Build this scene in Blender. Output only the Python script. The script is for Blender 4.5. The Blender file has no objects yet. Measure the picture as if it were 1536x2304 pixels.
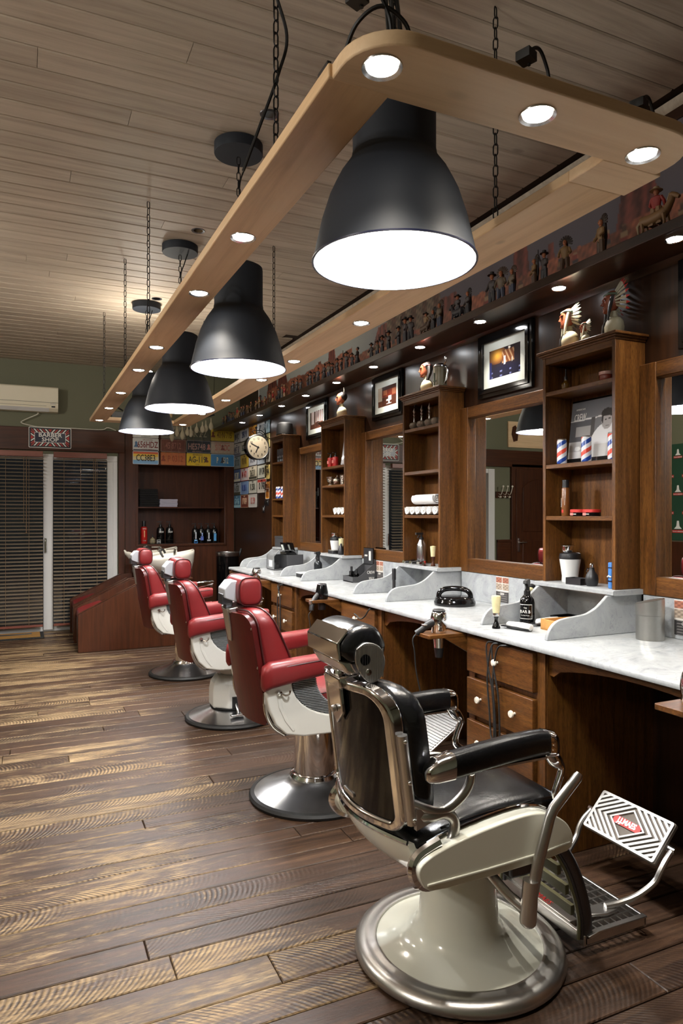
import bpy, bmesh, math, random
from math import sin, cos, pi, radians, sqrt
from mathutils import Vector, Matrix
random.seed(7)
SC = bpy.context.scene
COL = SC.collection

# ------------------------------------------------------------------ camera, world, exposure
THETA = math.atan(712 / 1552)
cam_d = bpy.data.cameras.new('camera')
cam = bpy.data.objects.new('camera', cam_d)
COL.objects.link(cam)
cam.location = (0, 0, 1.40)
cam.rotation_euler = (radians(90), 0, -THETA)
cam_d.sensor_fit = 'VERTICAL'
cam_d.sensor_height = 36
cam_d.lens = 36 * 1552 / 2304
cam_d.shift_y = 6 / 2304
cam_d.clip_start = 0.02
SC.camera = cam

world = bpy.data.worlds.new('night')
SC.world = world
world.use_nodes = True
world.node_tree.nodes['Background'].inputs[0].default_value = (0.35, 0.42, 0.5, 1)
world.node_tree.nodes['Background'].inputs[1].default_value = 0.012

SC.view_settings.view_transform = 'Standard'
SC.view_settings.look = 'None'
SC.view_settings.gamma = 1
SC.view_settings.use_curve_mapping = False
SC.view_settings.exposure = 0.55

PENDANT_W = 55
BEAM_SPOT_W = 20
SHELF_SPOT_W = 21
FILL_W = 86  # power of the added fill globes out of view
WARM = (1.0, 0.90, 0.76)
COOL = (0.96, 0.98, 1.0)


# ------------------------------------------------------------------ helpers: objects and tags
def srgb(r, g, b):
    f = lambda c: (c / 255 / 12.92) if c <= 10 else ((c / 255 + 0.055) / 1.055) ** 2.4
    return (f(r), f(g), f(b), 1.0)


def tag(o, label=None, cat=None, group=None, kind=None):
    if label: o['label'] = label
    if cat: o['category'] = cat
    if group: o['group'] = group
    if kind: o['kind'] = kind
    return o


# the mirror wall and the end cabinet are scaled about the camera: unit() sets the
# scale factor and the height shift that leaves the camera height in place
CAM_SCALE = [1.0, 0.0]
def unit(k=1.0, z0=0.0):
    CAM_SCALE[0] = k; CAM_SCALE[1] = z0


def place(o, loc):
    k, z0 = CAM_SCALE
    o.location = (loc[0] * k, loc[1] * k, z0 + loc[2] * k)
    o.scale = (k, k, k)


WALL = (0.88, 0.168)         # scaled about camera; counter top comes out at 0.872 m, stations 1.42 m apart
ENDW = (0.953, 0.0658)       # end cabinet and number plates, with their own factor about the camera


def thing(name, label, cat, loc=(0, 0, 0), rotz=0, group=None, rot=None):
    o = bpy.data.objects.new(name, None)
    o.empty_display_size = 0.05
    COL.objects.link(o)
    place(o, loc)
    o.rotation_euler = rot if rot else (0, 0, rotz)
    return tag(o, label, cat, group)


def link(name, me, parent=None, loc=(0, 0, 0), rot=(0, 0, 0)):
    o = bpy.data.objects.new(name, me)
    COL.objects.link(o)
    if parent:
        o.location = loc; o.parent = parent
    else: place(o, loc)
    o.rotation_euler = rot
    return o


def dup(root, loc=None, rotz=None, label=None, group=None):
    """copy a thing, its parts and their sub-parts"""
    r = root.copy()
    COL.objects.link(r)
    if loc: r.location = loc
    if rotz is not None: r.rotation_euler = (0, 0, rotz)
    if label: r['label'] = label
    if group: r['group'] = group
    for ch in list(root.children):
        c = ch.copy(); COL.objects.link(c); c.parent = r
        for g in list(ch.children):
            d = g.copy(); COL.objects.link(d); d.parent = c
    return r


class MB:
    """collects shapes into one mesh"""
    def __init__(self):
        self.v = []; self.f = []; self.mi = []; self.m = 0

    def add(self, vs, fs):
        n = len(self.v)
        self.v += [tuple(p) for p in vs]
        self.f += [tuple(i + n for i in f) for f in fs]
        self.mi += [self.m] * len(fs)
        return self

    def mat(self, i):
        self.m = i
        return self

    def box(self, x0, x1, y0, y1, z0, z1):
        return self.add([(x0, y0, z0), (x1, y0, z0), (x1, y1, z0), (x0, y1, z0), (x0, y0, z1), (x1, y0, z1), (x1, y1, z1), (x0, y1, z1)],
                        [(0, 3, 2, 1), (4, 5, 6, 7), (0, 1, 5, 4), (1, 2, 6, 5), (2, 3, 7, 6), (3, 0, 4, 7)])

    def obox(self, c, ax, ay, az):
        """box from a centre and three half-axis vectors"""
        c = Vector(c); ax = Vector(ax); ay = Vector(ay); az = Vector(az)
        vs = [c + sx * ax + sy * ay + sz * az for sz in (-1, 1) for sx, sy in ((-1, -1), (1, -1), (1, 1), (-1, 1))]
        return self.add(vs, [(0, 3, 2, 1), (4, 5, 6, 7), (0, 1, 5, 4), (1, 2, 6, 5), (2, 3, 7, 6), (3, 0, 4, 7)])

    def prism(self, pts, axis, a0, a1):
        def P(p, a):
            return {'x': (a, p[0], p[1]), 'y': (p[0], a, p[1]), 'z': (p[0], p[1], a)}[axis]
        n = len(pts)
        vs = [P(p, a0) for p in pts] + [P(p, a1) for p in pts]
        fs = [tuple(range(n)), tuple(range(2 * n - 1, n - 1, -1))]
        fs += [(i, (i + 1) % n, n + (i + 1) % n, n + i) for i in range(n)]
        return self.add(vs, fs)

    def ring(self, outer, inner, axis, a0, a1):
        def P(p, a):
            return {'x': (a, p[0], p[1]), 'y': (p[0], a, p[1]), 'z': (p[0], p[1], a)}[axis]
        n = len(outer)
        vs = [P(p, a0) for p in outer] + [P(p, a0) for p in inner] + [P(p, a1) for p in outer] + [P(p, a1) for p in inner]
        fs = []
        for i in range(n):
            j = (i + 1) % n
            fs += [(i, j, n + j, n + i), (2 * n + i, 3 * n + i, 3 * n + j, 2 * n + j), (i, 2 * n + i, 2 * n + j, j), (n + i, n + j, 3 * n + j, 3 * n + i)]
        return self.add(vs, fs)

    def lathe(self, prof, c=(0, 0, 0), n=24, axis='z', sy=1.0):
        vs = []; fs = []
        for (r, z) in prof:
            for k in range(n):
                a = 2 * pi * k / n
                p = (max(r, 1e-5) * cos(a), max(r, 1e-5) * sin(a) * sy, z)
                if axis == 'x': p = (p[2], p[0], p[1])
                if axis == 'y': p = (p[0], p[2], p[1])
                vs.append((p[0] + c[0], p[1] + c[1], p[2] + c[2]))
        for i in range(len(prof) - 1):
            for k in range(n):
                k2 = (k + 1) % n
                fs.append((i * n + k, i * n + k2, (i + 1) * n + k2, (i + 1) * n + k))
        if prof[0][0] > 1e-4: fs.append(tuple(range(n - 1, -1, -1)))
        if prof[-1][0] > 1e-4: fs.append(tuple((len(prof) - 1) * n + k for k in range(n)))
        return self.add(vs, fs)

    def olathe(self, prof, c=(0, 0, 0), n=24):
        """open lathe, no caps"""
        k = len(self.f)
        a = prof[0][0] > 1e-4; b = prof[-1][0] > 1e-4
        self.lathe(prof, c, n)
        d = int(a) + int(b)
        if d:
            del self.f[-d:]; del self.mi[-d:]
        return self

    def torus_of(self, prof, c=(0, 0, 0), n=24, axis='z'):
        """lathe of a closed ring profile"""
        m = len(prof); k0 = len(self.f)
        self.olathe2(prof + [prof[0]], c, n, axis)
        return self

    def olathe2(self, prof, c, n, axis):
        vs = []; fs = []
        for (r, z) in prof[:-1]:
            for k in range(n):
                a = 2 * pi * k / n
                p = (r * cos(a), r * sin(a), z)
                if axis == 'x': p = (p[2], p[0], p[1])
                if axis == 'y': p = (p[0], p[2], p[1])
                vs.append((p[0] + c[0], p[1] + c[1], p[2] + c[2]))
        m = len(prof) - 1
        for i in range(m):
            for k in range(n):
                k2 = (k + 1) % n; j = (i + 1) % m
                fs.append((i * n + k, i * n + k2, j * n + k2, j * n + k))
        return self.add(vs, fs)

    def tube(self, pts, r, n=8, closed=False, flat=1.0):
        pts = [Vector(p) for p in pts]
        m = len(pts)
        rs = r if isinstance(r, (list, tuple)) else [r] * m
        vs = []; fs = []
        t0 = (pts[1] - pts[0]).normalized()
        up = Vector((0, 0, 1)) if abs(t0.z) < 0.9 else Vector((1, 0, 0))
        nrm = t0.cross(up).normalized()
        for i in range(m):
            if closed: t = (pts[(i + 1) % m] - pts[i - 1]).normalized()
            else: t = (pts[min(i + 1, m - 1)] - pts[max(i - 1, 0)]).normalized()
            nrm = (nrm - t * nrm.dot(t))
            nrm = nrm.normalized() if nrm.length > 1e-6 else t.orthogonal().normalized()
            b = t.cross(nrm)
            for k in range(n):
                a = 2 * pi * k / n
                vs.append(pts[i] + nrm * (rs[i] * cos(a) * flat) + b * (rs[i] * sin(a)))
        for i in range(m if closed else m - 1):
            j = (i + 1) % m
            for k in range(n):
                k2 = (k + 1) % n
                fs.append((i * n + k, i * n + k2, j * n + k2, j * n + k))
        if not closed:
            fs.append(tuple(range(n - 1, -1, -1)))
            fs.append(tuple((m - 1) * n + k for k in range(n)))
        return self.add(vs, fs)

    def cyl(self, p0, p1, r0, r1=None, n=16):
        r1 = r0 if r1 is None else r1
        return self.tube([p0, p1], [r0, r1], n)

    def ball(self, c, r, nu=14, nv=9):
        rx, ry, rz = r if isinstance(r, (tuple, list)) else (r, r, r)
        vs = [(c[0], c[1], c[2] - rz)]
        for i in range(1, nv):
            p = -pi / 2 + pi * i / nv
            for k in range(nu):
                a = 2 * pi * k / nu
                vs.append((c[0] + rx * cos(p) * cos(a), c[1] + ry * cos(p) * sin(a), c[2] + rz * sin(p)))
        vs.append((c[0], c[1], c[2] + rz))
        fs = []
        for k in range(nu):
            k2 = (k + 1) % nu
            fs.append((0, 1 + k2, 1 + k))
            for i in range(nv - 2):
                fs.append((1 + i * nu + k, 1 + i * nu + k2, 1 + (i + 1) * nu + k2, 1 + (i + 1) * nu + k))
            fs.append((len(vs) - 1, 1 + (nv - 2) * nu + k, 1 + (nv - 2) * nu + k2))
        return self.add(vs, fs)

    def loft(self, rings, cap=True):
        n = len(rings[0]); vs = [p for r in rings for p in r]; fs = []
        for i in range(len(rings) - 1):
            for k in range(n):
                k2 = (k + 1) % n
                fs.append((i * n + k, i * n + k2, (i + 1) * n + k2, (i + 1) * n + k))
        if cap:
            fs.append(tuple(range(n - 1, -1, -1))); fs.append(tuple((len(rings) - 1) * n + k for k in range(n)))
        return self.add(vs, fs)

    def mesh(self, name, mats, angle=35, smooth=True):
        me = bpy.data.meshes.new(name)
        me.from_pydata(self.v, [], self.f)
        if not isinstance(mats, (list, tuple)): mats = [mats]
        for m in mats: me.materials.append(m)
        if len(mats) > 1: me.polygons.foreach_set('material_index', self.mi)
        bm = bmesh.new(); bm.from_mesh(me)
        bmesh.ops.recalc_face_normals(bm, faces=bm.faces)
        bm.to_mesh(me); bm.free()
        if smooth:
            me.shade_smooth()
            me.set_sharp_from_angle(angle=radians(angle))
        return me

    def build(self, name, mats, parent=None, bevel=0, seg=2, loc=(0, 0, 0), rot=(0, 0, 0), angle=35, smooth=True, sub=0):
        me = self.mesh(name, mats, angle, smooth)
        o = link(name, me, parent, loc, rot)
        if bevel:
            b = o.modifiers.new('bevel', 'BEVEL')
            b.width = bevel; b.segments = seg; b.limit_method = 'ANGLE'; b.angle_limit = radians(30)
            b.harden_normals = False
        if sub:
            s = o.modifiers.new('sub', 'SUBSURF'); s.levels = sub; s.render_levels = sub
        return o


def rrect(x0, x1, y0, y1, r, n=4):
    """rounded rectangle outline; r is one radius or four (bl, br, tr, tl)"""
    rr = r if isinstance(r, (tuple, list)) else (r,) * 4
    out = []
    for (cx, cy, a0, q) in ((x0 + rr[0], y0 + rr[0], pi, rr[0]), (x1 - rr[1], y0 + rr[1], 1.5 * pi, rr[1]), (x1 - rr[2], y1 - rr[2], 0, rr[2]), (x0 + rr[3], y1 - rr[3], 0.5 * pi, rr[3])):
        for k in range(n + 1):
            a = a0 + 0.5 * pi * k / n
            out.append((cx + q * cos(a), cy + q * sin(a)))
    return out


def spline(pts, n=8):
    """Catmull-Rom through points"""
    P = [Vector(p) for p in pts]; out = []
    for i in range(len(P) - 1):
        a = P[max(i - 1, 0)]; b = P[i]; c = P[i + 1]; d = P[min(i + 2, len(P) - 1)]
        for k in range(n):
            t = k / n
            out.append(0.5 * ((2 * b) + (c - a) * t + (2 * a - 5 * b + 4 * c - d) * t * t + (3 * b - a - 3 * c + d) * t ** 3))
    out.append(P[-1])
    return out


def sp2(pts, n=6):
    return [(p[0], p[1]) for p in spline([(a, b, 0) for a, b in pts], n)]


_tx = {}
def text(name, body, size, mat, parent=None, loc=(0, 0, 0), rot=(0, 0, 0), sx=1.0, ext=0.0006, align='CENTER', bold=0.0):
    key = (body, size, ext, sx, align, bold, mat.name)
    if key not in _tx:
        cu = bpy.data.curves.new(name, 'FONT')
        cu.body = body; cu.size = size; cu.align_x = align; cu.align_y = 'CENTER'; cu.extrude = ext; cu.resolution_u = 2
        cu.offset = bold
        ob = bpy.data.objects.new('tmp', cu)
        me = bpy.data.meshes.new_from_object(ob)
        bpy.data.objects.remove(ob)
        for v in me.vertices: v.co.x *= sx
        me.materials.clear(); me.materials.append(mat)
        _tx[key] = me
    return link(name, _tx[key], parent, loc, rot)

FACE_S = (pi / 2, 0, 0)            # reads when seen from -Y
FACE_W = (pi / 2, 0, -pi / 2)      # reads when seen from -X
FACE_E = (pi / 2, 0, pi / 2)       # reads when seen from +X


def picture(name, mat, fn, origin, du, dv, nu, nv, parent=None, loc=(0, 0, 0), rot=(0, 0, 0), thick=None):
    """a flat print: a fine grid whose vertex colours are the printed picture; fn(u, v) -> sRGB 0-255"""
    o = Vector(origin); du = Vector(du); dv = Vector(dv)
    vs = []; cs = []
    for j in range(nv + 1):
        for i in range(nu + 1):
            u = i / nu; v = j / nv
            vs.append(tuple(o + du * u + dv * v))
            cs.extend(srgb(*[min(255, max(0, c)) for c in fn(u, v)]))
    fs = [(j * (nu + 1) + i, j * (nu + 1) + i + 1, (j + 1) * (nu + 1) + i + 1, (j + 1) * (nu + 1) + i) for j in range(nv) for i in range(nu)]
    me = bpy.data.meshes.new(name)
    me.from_pydata(vs, [], fs)
    at = me.color_attributes.new('print', 'FLOAT_COLOR', 'POINT')
    at.data.foreach_set('color', cs)
    me.materials.append(mat)
    return link(name, me, parent, loc, rot)


# ------------------------------------------------------------------ materials
def nt(name):
    m = bpy.data.materials.new(name); m.use_nodes = True
    return m, m.node_tree.nodes, m.node_tree.links, m.node_tree.nodes['Principled BSDF']


def plain(name, col, rough=0.5, metal=0.0, coat=0.0, spec=0.5, bump=0.0, bscale=60, var=0.0, trans=0.0, aniso=0.0):
    m, N, L, b = nt(name)
    b.inputs['Base Color'].default_value = col
    b.inputs['Roughness'].default_value = rough
    b.inputs['Metallic'].default_value = metal
    b.inputs['Coat Weight'].default_value = coat
    b.inputs['Coat Roughness'].default_value = 0.08
    b.inputs['Specular IOR Level'].default_value = spec
    b.inputs['Transmission Weight'].default_value = trans
    if bump or var:
        tc = N.new('ShaderNodeTexCoord'); no = N.new('ShaderNodeTexNoise')
        no.inputs['Scale'].default_value = bscale; no.inputs['Detail'].default_value = 4
        L.new(tc.outputs['Object'], no.inputs['Vector'])
        if bump:
            bp = N.new('ShaderNodeBump'); bp.inputs['Strength'].default_value = bump; bp.inputs['Distance'].default_value = 0.004
            L.new(no.outputs['Fac'], bp.inputs['Height']); L.new(bp.outputs['Normal'], b.inputs['Normal'])
        if var:
            mx = N.new('ShaderNodeMix'); mx.data_type = 'RGBA'
            mx.inputs['A'].default_value = tuple(c * (1 - var) for c in col[:3]) + (1,)
            mx.inputs['B'].default_value = tuple(min(1, c * (1 + var)) for c in col[:3]) + (1,)
            L.new(no.outputs['Fac'], mx.inputs['Factor']); L.new(mx.outputs['Result'], b.inputs['Base Color'])
    return m


def emit(name, col, strength):
    m, N, L, b = nt(name)
    b.inputs['Base Color'].default_value = (0.8, 0.8, 0.8, 1)
    b.inputs['Emission Color'].default_value = tuple(col[:3]) + (1,)
    b.inputs['Emission Strength'].default_value = strength
    return m


def ramp(N, stops):
    r = N.new('ShaderNodeValToRGB')
    e = r.color_ramp.elements
    while len(e) < len(stops): e.new(0.5)
    for i, (p, c) in enumerate(stops):
        e[i].position = p; e[i].color = c if len(c) == 4 else tuple(c) + (1,)
    return r


def wood(name, stops, axis='z', grain=26, stretch=0.05, rough=0.4, bump=0.15, knots=0.0, pores=0.0, tint=0.25, coat=0.0, spec=0.5):
    """streaky grain along one axis, offset per object"""
    m, N, L, b = nt(name)
    tc = N.new('ShaderNodeTexCoord'); oi = N.new('ShaderNodeObjectInfo')
    mul = N.new('ShaderNodeVectorMath'); mul.operation = 'SCALE'; mul.inputs[0].default_value = (13.1, 17.7, 9.3)
    L.new(oi.outputs['Random'], mul.inputs['Scale'])
    ad = N.new('ShaderNodeVectorMath'); ad.operation = 'ADD'
    L.new(tc.outputs['Object'], ad.inputs[0]); L.new(mul.outputs[0], ad.inputs[1])
    mp = N.new('ShaderNodeMapping')
    s = [1, 1, 1]; s['xyz'.index(axis)] = stretch
    mp.inputs['Scale'].default_value = s
    L.new(ad.outputs[0], mp.inputs['Vector'])
    n1 = N.new('ShaderNodeTexNoise'); n1.inputs['Scale'].default_value = grain; n1.inputs['Detail'].default_value = 6; n1.inputs['Roughness'].default_value = 0.65
    n1.inputs['Distortion'].default_value = 0.6
    L.new(mp.outputs[0], n1.inputs['Vector'])
    r = ramp(N, stops)
    L.new(n1.outputs['Fac'], r.inputs['Fac'])
    col = r.outputs['Color']
    if knots:
        v = N.new('ShaderNodeTexVoronoi'); v.inputs['Scale'].default_value = 3.2
        kp = N.new('ShaderNodeMapping'); ks = [1, 1, 1]; ks['xyz'.index(axis)] = 0.55; kp.inputs['Scale'].default_value = ks
        L.new(ad.outputs[0], kp.inputs['Vector']); L.new(kp.outputs[0], v.inputs['Vector'])
        kr = ramp(N, [(0.0, (1, 1, 1)), (0.035, (0.8, 0.8, 0.8)), (0.075, (0, 0, 0))])
        L.new(v.outputs['Distance'], kr.inputs['Fac'])
        mk = N.new('ShaderNodeMath'); mk.operation = 'MULTIPLY'; mk.inputs[1].default_value = knots
        L.new(kr.outputs['Color'], mk.inputs[0])
        mx = N.new('ShaderNodeMix'); mx.data_type = 'RGBA'; mx.inputs['B'].default_value = tuple(c * 0.30 for c in stops[0][1][:3]) + (1,)
        L.new(mk.outputs[0], mx.inputs['Factor']); L.new(col, mx.inputs['A']); col = mx.outputs['Result']
    if pores:
        n2 = N.new('ShaderNodeTexNoise'); n2.inputs['Scale'].default_value = 330; n2.inputs['Detail'].default_value = 2
        pp = N.new('ShaderNodeMapping'); ps = [1, 1, 1]; ps['xyz'.index(axis)] = 0.12; pp.inputs['Scale'].default_value = ps
        L.new(ad.outputs[0], pp.inputs['Vector']); L.new(pp.outputs[0], n2.inputs['Vector'])
        pr = ramp(N, [(0.38, (0.45, 0.45, 0.45)), (0.55, (1, 1, 1))])
        L.new(n2.outputs['Fac'], pr.inputs['Fac'])
        m2 = N.new('ShaderNodeMix'); m2.data_type = 'RGBA'; m2.blend_type = 'MULTIPLY'; m2.inputs['Factor'].default_value = pores
        L.new(col, m2.inputs['A']); L.new(pr.outputs['Color'], m2.inputs['B']); col = m2.outputs['Result']
    if tint:
        hs = N.new('ShaderNodeHueSaturation')
        mr = N.new('ShaderNodeMapRange'); mr.inputs['To Min'].default_value = 1 - tint; mr.inputs['To Max'].default_value = 1 + tint
        L.new(oi.outputs['Random'], mr.inputs['Value']); L.new(mr.outputs[0], hs.inputs['Value'])
        L.new(col, hs.inputs['Color']); col = hs.outputs['Color']
    L.new(col, b.inputs['Base Color'])
    b.inputs['Roughness'].default_value = rough
    b.inputs['Coat Weight'].default_value = coat; b.inputs['Coat Roughness'].default_value = 0.15
    b.inputs['Specular IOR Level'].default_value = spec
    bp = N.new('ShaderNodeBump'); bp.inputs['Strength'].default_value = bump; bp.inputs['Distance'].default_value = 0.002
    L.new(n1.outputs['Fac'], bp.inputs['Height']); L.new(bp.outputs['Normal'], b.inputs['Normal'])
    return m


def floor_mat():
    m, N, L, b = nt('worn floorboard')
    tc = N.new('ShaderNodeTexCoord'); oi = N.new('ShaderNodeObjectInfo'); ge = N.new('ShaderNodeNewGeometry')
    mul = N.new('ShaderNodeVectorMath'); mul.operation = 'SCALE'; mul.inputs[0].default_value = (23.1, 37.7, 0)
    L.new(oi.outputs['Random'], mul.inputs['Scale'])
    ad = N.new('ShaderNodeVectorMath'); ad.operation = 'ADD'
    L.new(tc.outputs['Object'], ad.inputs[0]); L.new(mul.outputs[0], ad.inputs[1])
    def noise(scale, st, detail=5, rough=0.6, dist=0.0):
        mp = N.new('ShaderNodeMapping'); mp.inputs['Scale'].default_value = (st, 1, 1)
        L.new(ad.outputs[0], mp.inputs['Vector'])
        n = N.new('ShaderNodeTexNoise'); n.inputs['Scale'].default_value = scale; n.inputs['Detail'].default_value = detail
        n.inputs['Roughness'].default_value = rough; n.inputs['Distortion'].default_value = dist
        L.new(mp.outputs[0], n.inputs['Vector'])
        return n
    def math_(op, a, c):
        x = N.new('ShaderNodeMath'); x.operation = op
        for i, q in enumerate((a, c)):
            if isinstance(q, (int, float)): x.inputs[i].default_value = q
            else: L.new(q, x.inputs[i])
        return x.outputs[0]
    g = noise(34, 0.06, 6, 0.7, 0.5)
    dark = ramp(N, [(0.25, srgb(31, 21, 14)), (0.5, srgb(60, 42, 30)), (0.75, srgb(90, 66, 47))])
    L.new(g.outputs['Fac'], dark.inputs['Fac'])
    g2 = noise(40, 0.05, 5, 0.6, 0.3)
    light = ramp(N, [(0.3, srgb(104, 84, 60)), (0.6, srgb(152, 128, 94)), (0.8, srgb(184, 162, 124))])
    L.new(g2.outputs['Fac'], light.inputs['Fac'])
    # curved saw marks: arcs repeating along the board, slanted differently on every board
    sl = N.new('ShaderNodeSeparateXYZ'); L.new(tc.outputs['Object'], sl.inputs[0])
    wr = N.new('ShaderNodeTexWhiteNoise'); wr.noise_dimensions = '1D'
    L.new(math_('MULTIPLY', oi.outputs['Random'], 37.1), wr.inputs['W'])
    slant = math_('MULTIPLY', math_('SUBTRACT', wr.outputs['Value'], 0.5), 3.2)
    ph = math_('ADD', sl.outputs['X'], math_('ADD', math_('MULTIPLY', sl.outputs['Y'], slant), math_('MULTIPLY', math_('MULTIPLY', sl.outputs['Y'], sl.outputs['Y']), 4.0)))
    cb = N.new('ShaderNodeCombineXYZ'); L.new(ph, cb.inputs['X']); L.new(math_('MULTIPLY', oi.outputs['Random'], 9.0), cb.inputs['Y']); L.new(math_('MULTIPLY', sl.outputs['Y'], .35), cb.inputs['Z'])
    w = N.new('ShaderNodeTexWave'); w.wave_type = 'BANDS'; w.bands_direction = 'X'
    w.inputs['Scale'].default_value = 16; w.inputs['Distortion'].default_value = 1.6; w.inputs['Detail'].default_value = 3; w.inputs['Detail Scale'].default_value = 0.5
    L.new(cb.outputs[0], w.inputs['Vector'])
    sawm = noise(1.6, 0.5, 3)                           # where saw marks show
    sawr = ramp(N, [(0.47, (0, 0, 0)), (0.58, (1, 1, 1))]); L.new(sawm.outputs['Fac'], sawr.inputs['Fac'])
    brk = ramp(N, [(0.38, (.15, .15, .15)), (0.58, (1, 1, 1))]); bn_ = noise(9, 0.5, 4, .7); L.new(bn_.outputs['Fac'], brk.inputs['Fac'])
    sawm_ = math_('MULTIPLY', sawr.outputs['Color'], brk.outputs['Color'])
    saw = math_('MULTIPLY', w.outputs['Fac'], sawm_)
    # worn-through patches: more wear along the walkway, per board
    big = noise(7, 0.22, 5, 0.66, 0.4)
    fine = noise(150, 0.13, 5, 0.75, 0.2)
    med = noise(46, 0.18, 5, 0.72, 0.3)
    sep = N.new('ShaderNodeSeparateXYZ'); L.new(ge.outputs['Position'], sep.inputs[0])
    walk = N.new('ShaderNodeMapRange'); walk.interpolation_type = 'SMOOTHSTEP'
    walk.inputs['From Min'].default_value = 1.7; walk.inputs['From Max'].default_value = 0.3; walk.inputs['To Min'].default_value = -0.13; walk.inputs['To Max'].default_value = 0.035
    L.new(sep.outputs['X'], walk.inputs['Value'])
    per = N.new('ShaderNodeMapRange'); per.inputs['To Min'].default_value = -0.045; per.inputs['To Max'].default_value = 0.05
    L.new(oi.outputs['Random'], per.inputs['Value'])
    t = math_('ADD', math_('MULTIPLY', big.outputs['Fac'], 0.40), math_('ADD', math_('MULTIPLY', fine.outputs['Fac'], 0.26), math_('MULTIPLY', med.outputs['Fac'], 0.34)))
    t = math_('ADD', t, walk.outputs[0]); t = math_('ADD', t, per.outputs[0])
    t = math_('ADD', t, math_('MULTIPLY', math_('SUBTRACT', saw, .25), 0.10))
    # board edges are rubbed pale
    sg = N.new('ShaderNodeSeparateXYZ'); L.new(tc.outputs['Generated'], sg.inputs[0])
    ed = ramp(N, [(0.90, (0, 0, 0)), (0.985, (1, 1, 1))])
    L.new(math_('MULTIPLY', math_('ABSOLUTE', math_('SUBTRACT', sg.outputs['Y'], 0.5), 0), 2.0), ed.inputs['Fac'])
    t = math_('ADD', t, math_('MULTIPLY', ed.outputs['Color'], 0.07))
    wear = ramp(N, [(0.502, (0, 0, 0)), (0.545, (0.35, 0.35, 0.35)), (0.60, (1, 1, 1))])
    L.new(t, wear.inputs['Fac'])
    mx = N.new('ShaderNodeMix'); mx.data_type = 'RGBA'
    L.new(wear.outputs['Color'], mx.inputs['Factor']); L.new(dark.outputs['Color'], mx.inputs['A']); L.new(light.outputs['Color'], mx.inputs['B'])
    # saw marks darken grooves
    m2 = N.new('ShaderNodeMix'); m2.data_type = 'RGBA'; m2.blend_type = 'MULTIPLY'
    sr = ramp(N, [(0.15, (0.40, 0.37, 0.35)), (0.6, (1, 1, 1))]); L.new(w.outputs['Fac'], sr.inputs['Fac'])
    L.new(math_('MULTIPLY', sawm_, 0.8), m2.inputs['Factor']); L.new(mx.outputs['Result'], m2.inputs['A']); L.new(sr.outputs['Color'], m2.inputs['B'])
    hs = N.new('ShaderNodeHueSaturation'); mr = N.new('ShaderNodeMapRange'); mr.inputs['To Min'].default_value = 0.80; mr.inputs['To Max'].default_value = 1.18
    wn = N.new('ShaderNodeTexWhiteNoise'); wn.noise_dimensions = '1D'; L.new(oi.outputs['Random'], wn.inputs['W'])
    L.new(wn.outputs['Value'], mr.inputs['Value']); L.new(mr.outputs[0], hs.inputs['Value']); L.new(m2.outputs['Result'], hs.inputs['Color'])
    L.new(hs.outputs['Color'], b.inputs['Base Color'])
    rr = ramp(N, [(0.0, (0.46, 0.46, 0.46)), (1.0, (0.62, 0.62, 0.62))]); L.new(wear.outputs['Color'], rr.inputs['Fac'])
    L.new(rr.outputs['Color'], b.inputs['Roughness'])
    b.inputs['Specular IOR Level'].default_value = 0.38
    bp = N.new('ShaderNodeBump'); bp.inputs['Strength'].default_value = 0.6; bp.inputs['Distance'].default_value = 0.003
    L.new(math_('ADD', math_('MULTIPLY', saw, 0.8), math_('ADD', g.outputs['Fac'], math_('MULTIPLY', fine.outputs['Fac'], 0.5))), bp.inputs['Height'])
    L.new(bp.outputs['Normal'], b.inputs['Normal'])
    return m


def marble_mat():
    m, N, L, b = nt('white marble')
    tc = N.new('ShaderNodeTexCoord')
    n = N.new('ShaderNodeTexNoise'); n.inputs['Scale'].default_value = 5.5; n.inputs['Detail'].default_value = 9; n.inputs['Roughness'].default_value = 0.68; n.inputs['Distortion'].default_value = 1.6
    L.new(tc.outputs['Object'], n.inputs['Vector'])
    r = ramp(N, [(0.30, srgb(136, 139, 142)), (0.44, srgb(158, 161, 163)), (0.56, srgb(168, 171, 172)), (0.75, srgb(176, 178, 178))])
    L.new(n.outputs['Fac'], r.inputs['Fac'])
    n2 = N.new('ShaderNodeTexNoise'); n2.inputs['Scale'].default_value = 22; n2.inputs['Detail'].default_value = 6; n2.inputs['Distortion'].default_value = 2.4
    L.new(tc.outputs['Object'], n2.inputs['Vector'])
    v = ramp(N, [(0.30, (1, 1, 1)), (0.335, (0.66, 0.67, 0.70)), (0.37, (1, 1, 1))])
    L.new(n2.outputs['Fac'], v.inputs['Fac'])
    mx = N.new('ShaderNodeMix'); mx.data_type = 'RGBA'; mx.blend_type = 'MULTIPLY'; mx.inputs['Factor'].default_value = 0.8
    L.new(r.outputs['Color'], mx.inputs['A']); L.new(v.outputs['Color'], mx.inputs['B'])
    L.new(mx.outputs['Result'], b.inputs['Base Color'])
    b.inputs['Roughness'].default_value = 0.16
    return m


def print_mat(name, rough=0.4):
    m, N, L, b = nt(name)
    a = N.new('ShaderNodeVertexColor'); a.layer_name = 'print'
    L.new(a.outputs['Color'], b.inputs['Base Color']); b.inputs['Roughness'].default_value = rough
    return m


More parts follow.
